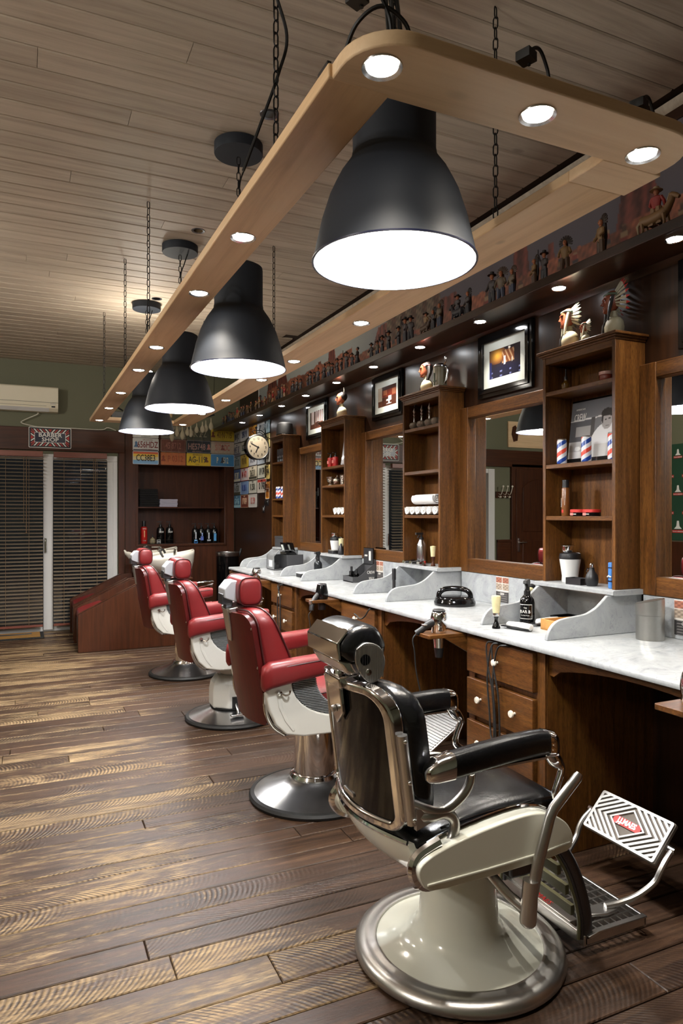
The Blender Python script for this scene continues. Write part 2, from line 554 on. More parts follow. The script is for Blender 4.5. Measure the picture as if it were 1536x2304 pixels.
def barber_mat(name='striped can print'):
    """diagonal red, white and blue stripes around a can"""
    m, N, L, b = nt(name)
    tc = N.new('ShaderNodeTexCoord'); sp = N.new('ShaderNodeSeparateXYZ'); L.new(tc.outputs['Object'], sp.inputs[0])
    an = N.new('ShaderNodeMath'); an.operation = 'ARCTAN2'; L.new(sp.outputs['Y'], an.inputs[0]); L.new(sp.outputs['X'], an.inputs[1])
    s1 = N.new('ShaderNodeMath'); s1.operation = 'MULTIPLY'; s1.inputs[1].default_value = 1 / (2 * pi); L.new(an.outputs[0], s1.inputs[0])
    s2 = N.new('ShaderNodeMath'); s2.operation = 'MULTIPLY'; s2.inputs[1].default_value = 10.5; L.new(sp.outputs['Z'], s2.inputs[0])
    ad = N.new('ShaderNodeMath'); ad.operation = 'SUBTRACT'; L.new(s1.outputs[0], ad.inputs[0]); L.new(s2.outputs[0], ad.inputs[1])
    fr = N.new('ShaderNodeMath'); fr.operation = 'FRACT'; L.new(ad.outputs[0], fr.inputs[0])
    W = srgb(228, 228, 232); B = srgb(26, 66, 150); R = srgb(226, 74, 50)
    r = ramp(N, [(0.0, W), (0.25, B), (0.5, W), (0.75, R)]); r.color_ramp.interpolation = 'CONSTANT'
    L.new(fr.outputs[0], r.inputs['Fac']); L.new(r.outputs['Color'], b.inputs['Base Color'])
    b.inputs['Roughness'].default_value = 0.3
    return m


M = {}
M['floor'] = floor_mat()
M['underfloor'] = plain('dark gap', srgb(16, 11, 8), 0.9)
M['ceil'] = wood('whitewashed pine', [(0.25, srgb(144, 129, 112)), (0.5, srgb(172, 158, 140)), (0.75, srgb(188, 175, 156))], 'x', 22, 0.06, 0.6, 0.1, knots=0.45, tint=0.07)
M['gap'] = plain('ceiling joint', srgb(60, 48, 40), 0.9)
M['beam'] = wood('oiled pine beam', [(0.25, srgb(196, 158, 116)), (0.5, srgb(222, 186, 142)), (0.8, srgb(234, 202, 160))], 'y', 16, 0.06, 0.45, 0.08, knots=0.9, tint=0.05)
M['beamx'] = wood('oiled pine beam crosswise', [(0.25, srgb(206, 172, 132)), (0.5, srgb(226, 194, 154)), (0.8, srgb(236, 208, 170))], 'x', 16, 0.06, 0.45, 0.08, knots=0.25, tint=0.05)
OAK = [(0.25, srgb(52, 29, 10)), (0.5, srgb(88, 53, 20)), (0.8, srgb(120, 79, 34))]
M['oak'] = wood('stained oak upright', OAK, 'z', 38, 0.05, 0.38, 0.15, pores=0.7, tint=0.08, spec=.32)
M['oaky'] = wood('stained oak lengthwise', OAK, 'y', 38, 0.05, 0.38, 0.15, pores=0.7, tint=0.08, spec=.32)
M['oakx'] = wood('stained oak crosswise', OAK, 'x', 38, 0.05, 0.38, 0.15, pores=0.7, tint=0.08, spec=.32)
DRK = [(0.25, srgb(24, 13, 7)), (0.5, srgb(42, 23, 11)), (0.8, srgb(58, 33, 15))]
M['dark'] = wood('dark stained panelling', DRK, 'z', 30, 0.05, 0.30, 0.06, tint=0.0, spec=.42)
M['darky'] = wood('dark stained board', DRK, 'y', 30, 0.05, 0.3, 0.06, tint=0.0)
MAH = [(0.25, srgb(42, 20, 9)), (0.5, srgb(66, 33, 15)), (0.8, srgb(84, 46, 23))]
M['mah'] = wood('mahogany stained wood', MAH, 'z', 26, 0.06, 0.40, 0.08, tint=0.05, spec=.3)
M['mahx'] = wood('mahogany stained board', MAH, 'x', 26, 0.06, 0.40, 0.08, tint=0.05, spec=.3)
M['marble'] = marble_mat()
M['green'] = plain('olive green wall paint', srgb(104, 104, 82), 0.7, bump=0.05, bscale=120, var=0.05)
M['white'] = plain('white lacquer', srgb(214, 214, 212), 0.35)
M['cream_plastic'] = plain('ivory plastic', srgb(222, 214, 190), 0.4)
M['black'] = plain('matt black', srgb(24, 24, 26), 0.45)
M['gloss_black'] = plain('gloss black', srgb(10, 10, 11), 0.1)
M['shade'] = plain('dark grey lamp lacquer', srgb(36, 40, 47), 0.62, spec=0.28, var=0.05, bscale=8)
M['lining'] = plain('white lamp lining', (0.86, 0.87, 0.9, 1), 0.5)
M['chrome'] = plain('chrome', (0.82, 0.82, 0.84, 1), 0.08, 1.0)
M['alu'] = plain('cast aluminium', (0.60, 0.59, 0.57, 1), 0.33, 1.0, bump=0.06, bscale=90)
M['steel'] = plain('brushed steel', (0.6, 0.6, 0.61, 1), 0.25, 1.0, var=0.08, bscale=30)
M['bin'] = plain('brushed bin steel', (0.46, 0.45, 0.42, 1), 0.36, 1.0, var=0.1, bscale=30)
M['dsteel'] = plain('dark steel', (0.12, 0.12, 0.13, 1), 0.35, 1.0)
M['iron'] = plain('black iron chain', srgb(26, 24, 24), 0.5, 0.6)
M['leather'] = plain('black leather', srgb(16, 16, 17), 0.24, bump=0.12, bscale=160)
M['red'] = plain('red vinyl', srgb(112, 25, 27), 0.4, bump=0.06, bscale=220, var=0.08)
M['dred'] = wood('dark red back shell', [(0.25, srgb(58, 10, 10)), (0.5, srgb(74, 14, 13)), (0.8, srgb(88, 20, 17))], 'z', 30, 0.02, 0.34, 0.03, tint=0.0, spec=.3)
M['piping'] = plain('dark piping', srgb(56, 12, 14), 0.4)
M['enamel'] = plain('cream enamel', srgb(234, 235, 222), 0.12, coat=0.6)
M['offwhite'] = plain('off white enamel', srgb(218, 217, 210), 0.2, coat=0.4)
M['ribs'] = plain('worn foot plate ribs', (.40, .39, .375, 1), 0.5, 0.7)
M['dalu'] = plain('dark plate recess', srgb(104, 95, 86), 0.65)  # foot plate ground, darker than its ribs
M['greycast'] = plain('light grey casting', srgb(176, 178, 184), .35)
M['rubber'] = plain('black rubber', srgb(18, 18, 18), 0.6)
M['ceramic'] = plain('glazed ceramic', srgb(222, 218, 206), 0.12, coat=0.5)
M['glass'] = plain('clear glass', (1, 1, 1, 1), 0.02, trans=1.0)
M['opal'] = emit('opal globe glass', (1, .95, .88), 4)
M['bulb'] = emit('lamp bulb', (1, 0.97, 0.93), 60)
M['led'] = emit('spot lamp', (1.0, 0.93, 0.82), 45)
M['led_cool'] = emit('shelf spot lamp', (0.95, 0.97, 1.0), 40)
M['print'] = print_mat('printed paper', 0.45)
M['print_gloss'] = print_mat('printed paper behind glass', 0.18)
M['poster'] = print_mat('western panorama print', 0.55)
M['paper'] = plain('white paper', srgb(226, 224, 218), 0.7)
M['mat'] = plain('mount board', srgb(196, 200, 192), 0.7)
M['towel_w'] = plain('white towelling', srgb(226, 224, 220), 0.95, bump=0.9, bscale=190)
M['towel_k'] = plain('black towelling', srgb(18, 17, 18), 0.95, bump=0.9, bscale=190)
M['towel_g'] = plain('pale lilac towelling', srgb(176, 174, 190), 0.95, bump=0.9, bscale=190)
M['can'] = barber_mat()
M['ink_w'] = plain('white ink', srgb(228, 226, 220), 0.5)
M['ink_k'] = plain('black ink', srgb(18, 18, 22), 0.5)
M['ink_r'] = plain('red ink', srgb(176, 40, 34), 0.5)
M['ink_b'] = plain('blue ink', srgb(30, 50, 110), 0.5)
M['navy'] = plain('navy enamel', srgb(18, 22, 48), 0.3)
M['coir'] = plain('coir matting', srgb(150, 110, 52), 0.95, bump=1.0, bscale=220, var=0.2)
M['slat'] = wood('wooden blind slat', [(0.25, srgb(98, 84, 68)), (0.5, srgb(126, 112, 94)), (0.8, srgb(144, 130, 112))], 'x', 20, 0.05, 0.4, 0.05, tint=0.06)
M['slat_red'] = wood('reddish blind rail', [(0.25, srgb(96, 50, 38)), (0.8, srgb(136, 76, 58))], 'x', 20, 0.05, 0.4, 0.05, tint=0.0)
M['cord'] = plain('cord', srgb(120, 96, 70), 0.8)
M['cable_w'] = plain('white cable', srgb(210, 206, 190), 0.5)
M['knob'] = plain('white porcelain knob', srgb(226, 220, 206), 0.15, coat=0.4)
M['bristle'] = plain('pale bristles', srgb(220, 208, 160), 0.8, bump=0.8, bscale=300)
M['box'] = plain('grey card box', srgb(58, 58, 60), 0.55)
M['redplastic'] = plain('red bottle plastic', srgb(172, 28, 24), 0.3)
M['blue'] = plain('blue plastic', srgb(66, 120, 186), 0.35)
M['amber'] = plain('amber glass', srgb(150, 108, 30), 0.06, trans=0.7)
M['tray'] = wood('light wooden tray', [(0.25, srgb(164, 112, 54)), (0.8, srgb(206, 154, 88))], 'x', 20, 0.08, 0.45, 0.08, tint=0.0)
M['olive'] = plain('olive grey enamel', srgb(112, 110, 82), 0.3)
# ================================================================== THE ROOM
XL, XR = -3.3, 2.552         # left wall, mirror wall
YF, YB = -1.7, 9.02          # wall behind the camera, door wall
ZC = 3.24
XU = 2.632                   # face of the wall above the lamp ledge


def struct(name, mb, mat, **k):
    o = mb.build(name, mat, **k)
    o['kind'] = 'structure'
    return o


# ---- floor of single boards
fl = struct('floor', MB().box(XL - .1, 2.75, YF - .1, 9.14, -0.06, -0.012), M['underfloor'])
rng = random.Random(11)
planks = 0
y = YF
while y < 9.0:
    w = rng.choice((.098, .112, .125, .135, .15))
    x = XL - rng.uniform(0, 1.6)
    while x < XR:
        ln = rng.uniform(1.7, 3.1) if y < 6 else rng.uniform(2.2, 3.6)
        x1 = min(x + ln, XR); x0 = max(x, XL)
        if x1 - x0 > 0.12:
            g = .0024; e = .003; zt = rng.uniform(-0.0012, 0.0)
            hx = (x1 - x0) / 2 - g / 2; hy = w / 2 - g
            v = []
            for z, i in ((-0.014, 0), (zt - e, 0), (zt, e)):
                v += [(-hx + i, -hy + i, z), (hx - i, -hy + i, z), (hx - i, hy - i, z), (-hx + i, hy - i, z)]
            f = [(8, 9, 10, 11)]
            for a in (0, 4):
                f += [(a + k, a + (k + 1) % 4, a + 4 + (k + 1) % 4, a + 4 + k) for k in range(4)]
            MB().add(v, f).build('plank', M['floor'], fl, loc=((x0 + x1) / 2, y + w / 2, 0), smooth=False)
            planks += 1
        x += ln
    y += w

# ---- ceiling of whitewashed boards
ce = struct('ceiling', MB().box(XL - .1, 2.75, YF - .1, 9.14, ZC + .012, ZC + .08), M['gap'])
y = YF
while y < 9.0:
    w = .1415
    x = XL - rng.uniform(0, 2.5)
    while x < XU:
        ln = rng.uniform(3.0, 4.6)
        x1 = min(x + ln, XR); x0 = max(x, XL)
        if x1 - x0 > 0.15:
            e = .006
            hx = (x1 - x0) / 2 - .0003; hy = w / 2 - .0018
            v = []
            for z, i in ((ZC + .014, 0), (ZC + e, 0), (ZC, e)):
                ix = i * .15
                v += [(-hx + ix, -hy + i, z), (hx - ix, -hy + i, z), (hx - ix, hy - i, z), (-hx + ix, hy - i, z)]
            f = [(8, 9, 10, 11)]
            for a in (0, 4):
                f += [(a + k, a + (k + 1) % 4, a + 4 + (k + 1) % 4, a + 4 + k) for k in range(4)]
            MB().add(v, f).build('ceiling_board', M['ceil'], ce, loc=((x0 + x1) / 2, y + w / 2, 0), smooth=False)
        x += ln
    y += w

# ---- walls
struct('wall_left', MB().box(XL - .1, XL, YF - .1, YB, 0, ZC), M['green'])
struct('wall_front', MB().box(XL - .1, 2.75, YF - .1, YF, 0, ZC), M['green'])
# door wall: openings for the glass doors and for the niche of the end cabinet
NX0, NX1, NZ0, NZ1 = 1.285, 2.43, 1.0, 2.05
wb = MB().box(XL - .1, -1.73, YB, YB + .12, 0, ZC).box(-1.73, 1.05, YB, YB + .12, 2.13, ZC).box(1.05, NX0, YB, YB + .12, 0, ZC)
wb.box(NX0, NX1, YB, YB + .12, 0, NZ0).box(NX0, NX1, YB, YB + .12, NZ1, ZC).box(NX1, 2.75, YB, YB + .12, 0, ZC)
struct('wall_back', wb, M['green'])
struct('wall_right', MB().box(XR, 2.75, YF - .1, YB, 0, 2.515), M['dark'])
struct('wall_right_upper', MB().box(XU, 2.75, YF - .1, YB, 2.515, ZC), M['dark'])
struct('trim_3', MB().prism([(XU, 3.24), (2.602, 3.24), (2.608, 3.226), (2.622, 3.205), (XU, 3.20)], 'y', YF, YB), M['ceil'])
struct('trim_4', MB().box(XU - .012, XU, YF, YB, 3.15, 3.20), M['darky'])
# lamp ledge over the mirrors
unit(*WALL)
struct('trim_1', MB().box(2.585, 2.985, -1.9, 10.24, 2.66, 2.684).box(2.565, 2.590, -1.9, 10.24, 2.642, 2.690), M['darky'], bevel=.003)
struct('trim_2', MB().prism([(2.9, 2.66), (2.875, 2.66), (2.885, 2.645), (2.9, 2.63)], 'y', -1.9, 10.2), M['darky'])
struct('trim_5', MB().box(2.896, 2.903, 6.946, 6.954, 2.17, 2.64), M['oak'])
unit()
# wooden beam over the glass doors and its side post
struct('trim_6', MB().box(XL, 1.135, YB - .05, YB, 2.17, 2.44), M['mahx'], bevel=.004)
struct('trim_7', MB().box(1.06, 1.135, YB - .06, YB + .02, 0, 2.17), M['mah'], bevel=.004)
# wainscot left of the glass doors
struct('baseboard_back', MB().box(-2.05, -1.78, YB - .03, YB, 0, .98).box(-2.05, -1.78, YB - .045, YB, .96, 1.0), M['mahx'], bevel=.003)
struct('baseboard_left', MB().box(XL, XL + .03, YF, YB - .03, 0, 1.02), M['mah'], bevel=.003)

# ---- sliding glass doors with a dark night behind
w1 = MB()
w1.box(-1.73, 1.05, YB - .02, YB + .08, 2.06, 2.13)       # head
w1.box(-1.73, 1.05, YB - .02, YB + .08, 0.0, 0.055)       # sill
w1.box(-0.72, -0.62, YB - .02, YB + .08, 0.055, 2.06)
w1.box(0.93, 1.05, YB - .02, YB + .08, 0.055, 2.06)
w1.box(0.99, 1.0, YB - .026, YB - .01, 0.055, 2.06)
w1.box(0.20, 0.307, YB - .05, YB + .06, 0.02, 2.10)       # meeting stile
w1.box(-1.73, -1.61, YB - .03, YB + .08, 0.0, 2.13)
win = struct('window_1', w1, M['white'], bevel=.004)
MB().box(-1.61, -0.72, YB + .045, YB + .053, .055, 2.06).build('pane', M['glass'], win)
MB().box(-0.62, 0.20, YB + .03, YB + .038, .055, 2.06).build('pane', M['glass'], win)
MB().box(0.307, 0.93, YB + .045, YB + .053, .055, 2.06).build('pane', M['glass'], win)
MB().box(0.215, 0.235, YB - .085, YB - .05, .95, 1.12).build('door_handle', M['chrome'], win, bevel=.004)

# ---- wooden door left of the doors (seen in the mirror)
dl = struct('door_1', MB().box(-3.08, -2.05, YB - .05, YB, 0, 2.22), M['mah'], bevel=.006)
MB().box(-3.0, -2.13, YB - .065, YB - .04, 0.01, 2.14).build('door_leaf', M['mah'], dl, bevel=.004)
arch = [(-2.88, 1.12), (-2.25, 1.12), (-2.25, 1.84)] + [(-2.565 + .315 * cos(a), 1.84 + .14 * sin(a) ** 2) for a in [pi * k / 10 for k in range(1, 10)]] + [(-2.88, 1.84)]
for pts in (arch, [(-2.88, .2), (-2.25, .2), (-2.25, .98), (-2.88, .98)]):
    MB().prism(pts, 'y', YB - .078, YB - .06).build('door_panel', M['mah'], dl, bevel=.012)
MB().box(-2.19, -2.15, YB - .085, YB - .06, .80, 1.02).cyl((-2.17, YB - .08, .95), (-2.17, YB - .12, .95), .01).cyl((-2.17, YB - .115, .95), (-2.30, YB - .115, .95), .009).build('door_handle', M['chrome'], dl, bevel=.002)

# ---- coat rack between the doors
t = thing('coat_rack', 'dark wooden coat rack with white knobs on the green wall, seen only in the mirror', 'coat rack', (-1.90, YB, 1.72))
MB().box(-.14, .14, -.025, 0, -.05, .05).build('board', M['mahx'], t, bevel=.005)
for k in range(3):
    xx = -.09 + .09 * k
    MB().tube(spline([(xx, -.02, .02), (xx, -.08, .0), (xx, -.12, .06), (xx, -.14, .12)], 4), .006, 6).tube(spline([(xx, -.02, -.02), (xx, -.06, -.05), (xx, -.07, -.04)], 4), .006, 6).ball((xx, -.14, .13), .017).ball((xx, -.075, -.035), .016).build('hook', [M['knob']], t)

# ---- panel with a print above the wooden door
t = thing('wall_sign', 'pale wooden sign board on the green wall above the brown door, seen in the mirror', 'sign', (-2.4, YB, 2.70))
MB().box(-.40, .40, -.03, 0, -.21, .21).build('board', M['beamx'], t, bevel=.006)
MB().prism([(.22, -.1), (.30, -.12), (.34, .0), (.32, .12), (.26, .15), (.2, .05)], 'y', -.034, -.03).build('motif', M['mah'], t)

# ---- green banner on the left wall
t = thing('banner', 'green barber banner with white and red emblems on the left wall', 'banner', (XL + .012, 6.4, 1.72))
MB().box(-.008, 0, -1.6, 1.9, -.68, .68).build('cloth', plain('green banner cloth', srgb(28, 66, 44), 0.7), t)
brng = random.Random(4)
for r_ in range(5):
    for c_ in range(11):
        yy = -1.45 + c_ * .32 + (r_ % 2) * .16; zz = -.52 + r_ * .26; s_ = .8 + .5 * brng.random()
        if yy > 1.8: continue
        MB().box(.001, .002, yy - .075 * s_, yy + .075 * s_, zz - .045 * s_, zz - .012 * s_).build('emblem', M['ink_r'], t, smooth=False)
        MB().prism([(yy - .05 * s_, zz), (yy + .05 * s_, zz), (yy + .02 * s_, zz + .03 * s_), (yy + .012 * s_, zz + .09 * s_), (yy - .012 * s_, zz + .09 * s_), (yy - .02 * s_, zz + .03 * s_)], 'x', .001, .002).build('emblem', M['ink_w'], t, smooth=False)
        text('lettering', 'BARBER SHOP', .022, M['ink_w'], t, (.003, yy, zz - .03 * s_), FACE_E, s_)
t = thing('broom', 'wooden broom leaning against the left wall before the green banner, seen in the mirror', 'broom', (XL + .28, 5.3, 0))
MB().cyl((0, 0, .05), (-.22, .12, 1.45), .013, .013, 10).build('handle', M['tray'], t)
MB().box(-.04, .04, -.16, .16, 0, .09).build('brush', M['black'], t, bevel=.01)

# ---- venetian blinds
def blind(x0, x1, label):
    t = thing('venetian_blind', label, 'blind', ((x0 + x1) / 2, YB - .115, 0), group=None)
    h = (x1 - x0) / 2
    MB().box(-h, h, -.03, .03, 2.085, 2.15).build('headrail', M['slat_red'], t, bevel=.003)
    MB().box(-h, h, -.026, .026, .075, .10).build('bottom_rail', M['slat_red'], t, bevel=.003)
    me = MB().add([(-h, -.025, .0), (h, -.025, .0), (h, 0, .0035), (-h, 0, .0035), (h, .025, 0), (-h, .025, 0), (-h, -.025, -.0028), (h, -.025, -.0028), (h, 0, .0007), (-h, 0, .0007), (h, .025, -.0028), (-h, .025, -.0028)],
                  [(0, 1, 2, 3), (3, 2, 4, 5), (6, 9, 8, 7), (9, 11, 10, 8), (0, 6, 7, 1), (5, 4, 10, 11), (0, 3, 9, 6), (3, 5, 11, 9), (1, 7, 8, 2), (2, 8, 10, 4)]).mesh('slat', M['slat'])
    n = 47
    for k in range(n):
        link('slat', me, t, (0, 0, .135 + k * (1.93 / (n - 1))), (radians(16), 0, 0))
    for xx in (-h * .62, 0, h * .62):
        MB().box(xx - .002, xx + .002, -.031, -.029, .09, 2.09).build('ladder_cord', M['cord'], t, smooth=False)
    MB().tube([(h * .55, -.036, 2.08), (h * .55, -.04, 1.2)], .004, 6).tube([(h * .48, -.036, 2.08), (h * .48, -.04, 1.3)], .003, 6).ball((h * .55, -.04, 1.19), .01, 8, 6).build('pull_cord', M['cord'], t)
    return t
blind(-.60, .194, 'brown wooden venetian blind on the left glass door leaf')
blind(.31, .914, 'brown wooden venetian blind right of the white post, behind the sloping washing units')

# ---- door mat
t = thing('door_mat', 'yellow brown coir door mat with black edge before the glass doors', 'door mat', (-.35, 8.72, 0))
MB().box(-.55, .55, -.21, .21, 0, .014).build('mat_border', M['rubber'], t, bevel=.003)
MB().box(-.51, .51, -.17, .17, .012, .02).build('coir_field', M['coir'], t, bevel=.002)
MB().tube(spline([(-.4, -.02, .021), (-.1, .03, .021), (.2, .0, .021), (.42, .03, .021)], 6), .012, 5, flat=1).build('printed_line', M['ink_k'], t)

# ---- air conditioner
t = thing('air_conditioner', 'white split air conditioner high on the green wall over the doors', 'air conditioner', (-.04, YB, 2.62))
prof = [(0, 0), (-.14, .0), (-.185, .035), (-.20, .09), (-.205, .27), (-.19, .285), (0, .29)]
MB().prism(prof, 'x', -.40, .40).build('casing', M['cream_plastic'], t, bevel=.006, seg=3)
MB().prism([(-.145, -.003), (-.19, .034), (-.188, .037), (-.14, .003)], 'x', -.36, .30).build('air_flap', M['white'], t)
MB().box(-.40, .40, -.2075, -.2035, .098, .101).build('seam', M['black'], t, smooth=False)
MB().box(-.37, .27, -.192, -.150, .058, .062).build('outlet_gap', M['black'], t, smooth=False)
MB().box(.325, .365, -.199, -.19, .045, .062).build('receiver', M['black'], t)
MB().box(.315, .372, -.2065, -.2035, .082, .09).build('badge', M['steel'], t)
t = thing('power_cable', 'white cable looping from the air conditioner down to the wooden beam', 'cable', (.1, YB - .06, 2.60))
MB().tube(spline([(.04, 0.0, .012), (.03, -.01, -.01), (-.12, -.0, -.09), (-.13, -.0, -.12), (.0, -.005, -.150), (.1, .02, -.152), (.4, .02, -.151), (.75, .02, -.151), (.83, .0, -.125), (.93, .02, -.151)], 8), .0055, 6).build('cord', M['cable_w'], t)

# ---- BARBER SHOP sign
t = thing('barber_sign', 'enamel BARBER SHOP sign with red white and blue rays on the wooden beam', 'sign', (.275, YB - .052, 2.32))
W_, H_ = .235, .122
MB().prism(rrect(-W_, W_, -H_, H_, .012), 'y', -.012, 0).build('plate', M['ink_w'], t)
MB().prism(rrect(-W_ + .006, W_ - .006, -H_ + .006, H_ - .006, .01), 'y', -.0135, -.01).build('field', M['ink_k'], t)
bd = MB(); bw, bh, iw, ih = .212, .10, .172, .060
def quad(a, b, c, d, m): bd.mat(m).prism([a, b, c, d], 'y', -.0150, -.012)
for s in (1, -1):
    for q in range(6):               # slanted rays along top and bottom
        for sg in (1, -1):
            x0 = (q * 2 + .6) * .0155; dx = .0155
            if x0 + dx > bw: continue
            sl = .034
            x1i = min(x0 - sl + .034, iw)
            quad((sg * x0, s * ih), (sg * (x0 + dx), s * ih), (sg * min(x0 + dx + sl, bw), s * bh), (sg * min(x0 + sl, bw), s * bh), 0 if q % 2 == 0 else 1)
    for q in range(3):
        for sg in (1, -1):
            z0 = q * .03 + .006
            if z0 + .014 > ih + .01: continue
            quad((s * iw, sg * z0), (s * iw, sg * (z0 + .014)), (s * bw, sg * min(z0 + .014 + .028, bh)), (s * bw, sg * min(z0 + .028, bh)), 0 if q % 2 == 0 else 1)
bd.mat(1)
for s in (1, -1):
    bd.prism([(-.022, s * bh), (.022, s * bh), (0, s * (ih + .006))], 'y', -.0152, -.012)
    bd.prism([(s * bw, -.026), (s * bw, .026), (s * (iw + .006), 0)], 'y', -.0152, -.012)
bd.build('rays', [M['ink_w'], M['ink_r']], t, smooth=False)
MB().box(-iw, iw, -.0155, -.012, -ih, ih).build('inner_border', M['ink_w'], t, smooth=False)
MB().box(-iw + .004, iw - .004, -.0165, -.012, -ih + .004, ih - .004).build('name_field', M['navy'], t, smooth=False)
text('lettering', 'BARBER', .066, M['ink_w'], t, (0, -.0172, .028), FACE_S, 1.12, bold=.0012)
text('lettering', 'SHOP', .066, M['ink_w'], t, (0, -.0172, -.026), FACE_S, 1.12, bold=.0012)
# ================================================================== LAMPS OVERHEAD
def add_light(name, kind, loc, power, color, parent=None, rot=(0, 0, 0), **k):
    l = bpy.data.lights.new(name, kind)
    l.energy = power; l.color = color
    for a, b in k.items(): setattr(l, a, b)
    return link(name, l, parent, loc, rot)


# ---- hanging pine frame with spots and chains
BZ = 2.40
fr = thing('hanging_light_frame', 'long hanging pine frame with built in spots, chains and black cables', 'light frame', (1.12, 4.5, BZ))
OX, OY = 1.12, 4.5
def L_(x, y, z): return (x - OX, y - OY, z - BZ)
TH = .035
m = MB(); m.box(.63 - OX, .792 - OX, 1.445 - OY, 7.66 - OY, 0, TH); m.build('long_board', M['beam'], fr, bevel=.004)
m = MB(); m.box(1.485 - OX, 1.70 - OX, 1.60 - OY, 7.66 - OY, 0, TH)
m.build('long_board', M['beam'], fr, bevel=.004)
pts = rrect(.64 - OX, 1.69 - OX, 1.275 - OY, 1.462 - OY, (.13, .15, .01, .01), 8)
m = MB(); m.prism(pts, 'z', 0.0005, TH + .0005); m.build('end_board', M['beamx'], fr, bevel=.004)
m = MB(); m.box(1.485 - OX, 1.71 - OX, 1.462 - OY, 1.60 - OY, 0.0005, TH); m.build('end_board', M['beamx'], fr, bevel=.003)
m = MB(); m.box(.63 - OX, 1.70 - OX, 7.66 - OY, 7.86 - OY, 0, TH); m.build('end_board', M['beamx'], fr, bevel=.004)
spots = [(.725, 1.363), (1.165, 1.364), (1.56, 1.394)]
spots += [(.715, yy) for yy in (2.41, 3.10, 4.21, 4.92, 5.90, 6.79, 7.70)]
spots += [(1.595, yy) for yy in (2.45, 3.23, 4.22, 4.90, 5.9, 6.8, 7.7)]
ringm = MB().olathe([(.036, .0005), (.046, -.004), (.047, .0), (.034, .003), (.034, .012)], n=24).mesh('spot_ring', M['steel'])
lensm = MB().lathe([(.0001, -.004), (.030, -.003), (.036, -.0005), (.036, .0), (.0001, .0)], n=24).mesh('spot_lens', M['led'])
loopm = MB().tube(spline([(-.05, 0, .03), (-.04, 0, .07), (.0, 0, .09), (.035, 0, .06), (.045, 0, .03)], 5), .0045, 6).box(-.08, -.045, -.018, .018, .033, .055).mesh('spot_cable', M['rubber'])
for i, (x, y) in enumerate(spots):
    s = link('spot', ringm, fr, L_(x, y, BZ))
    link('spot_lens', lensm, s)
    c = link('spot_cable', loopm, s, ((-.04, -.055, .028) if i < 3 else (0, 0, .004)), (0, 0, (radians(20) if i < 3 else radians(95))))
    add_light('spot_beam', 'SPOT', (0, 0, -.02), BEAM_SPOT_W, WARM, s, spot_size=radians(105), spot_blend=.7, shadow_soft_size=.03)
# chains
def chain_links(parent, x, y, z0, z1, ox, oy, oz):
    t = link('chain', MB().tube([(0, 0, .0), (0, 0, .02)], .004, 6).mesh('chain_hook', M['iron']), parent, (x - ox, y - oy, z0 - oz))
    n = max(2, int((z1 - z0) / .038)); p = (z1 - z0) / n
    h = p / 2 + .0032; w = .0085
    for k in range(n):
        link('chain_link', _cl, t, (0, 0, p * (k + .5)), (0, 0, (pi / 2) * (k % 2) + .5))
_lk = [(-.0085, 0, -.013), (-.0085, 0, .013), (-.005, 0, .020), (.005, 0, .020), (.0085, 0, .013), (.0085, 0, -.013), (.005, 0, -.020), (-.005, 0, -.020)]
_cl = MB().tube(_lk, .0026, 5, closed=True).mesh('chain_link', M['iron'])
for (x, y) in ((.69, 1.98), (.66, 4.16), (.655, 5.16), (.655, 6.60), (1.55, 2.04), (1.55, 4.49), (1.55, 6.5)):
    chain_links(fr, x, y, BZ + TH, ZC, OX, OY, BZ)
# cables: one winding round the first chain, a bundle over the corner, runs on top of the boards
MB().tube([L_(*p) for p in spline([(.60, 2.02, BZ + .04), (.64, 2.0, BZ + .16), (.70, 1.985, BZ + .34), (.725, 1.98, BZ + .46), (.68, 1.97, BZ + .60), (.705, 1.98, BZ + .74), (.69, 1.98, ZC)], 8)], .005, 6).build('cable', M['rubber'], fr)
bn = MB()
for k in range(6):
    a = k * 1.05; q = .016
    bn.tube([L_(*p) for p in spline([(.80 + q * cos(a), 1.42 + q * sin(a), BZ + .03), (.80 + q * cos(a + 1), 1.45 + q * sin(a + 1), BZ + .2), (.80 + .5 * q * cos(a + 2), 1.48, BZ + .33), (.80 + q * cos(a + 3), 1.5 + q * sin(a), BZ + .5), (.80 + .6 * q * cos(a), 1.5, ZC)], 6)], .0045, 6)
bn.build('cable_bundle', M['rubber'], fr)
MB().tube([L_(*p) for p in spline([(.66, 1.43, BZ + .04), (.66, 1.36, BZ + .075), (.70, 1.32, BZ + .10), (.76, 1.32, BZ + .08), (.78, 1.33, BZ + .04)], 6)], .005, 6).build('cable', M['rubber'], fr)
# transformer left on the far cross board
MB().box(.84 - OX, 1.0 - OX, 7.70 - OY, 7.80 - OY, TH, TH + .07).tube([L_(*p) for p in spline([(.84, 7.74, BZ + .08), (.88, 7.72, BZ + .15), (.96, 7.74, BZ + .12)], 6)], .01, 6).build('transformer', M['black'], fr, bevel=.008)
MB().box(.635 - OX, .645 - OX, 1.462 - OY, 1.52 - OY, .0355, .05).build('bracket', M['dsteel'], fr)

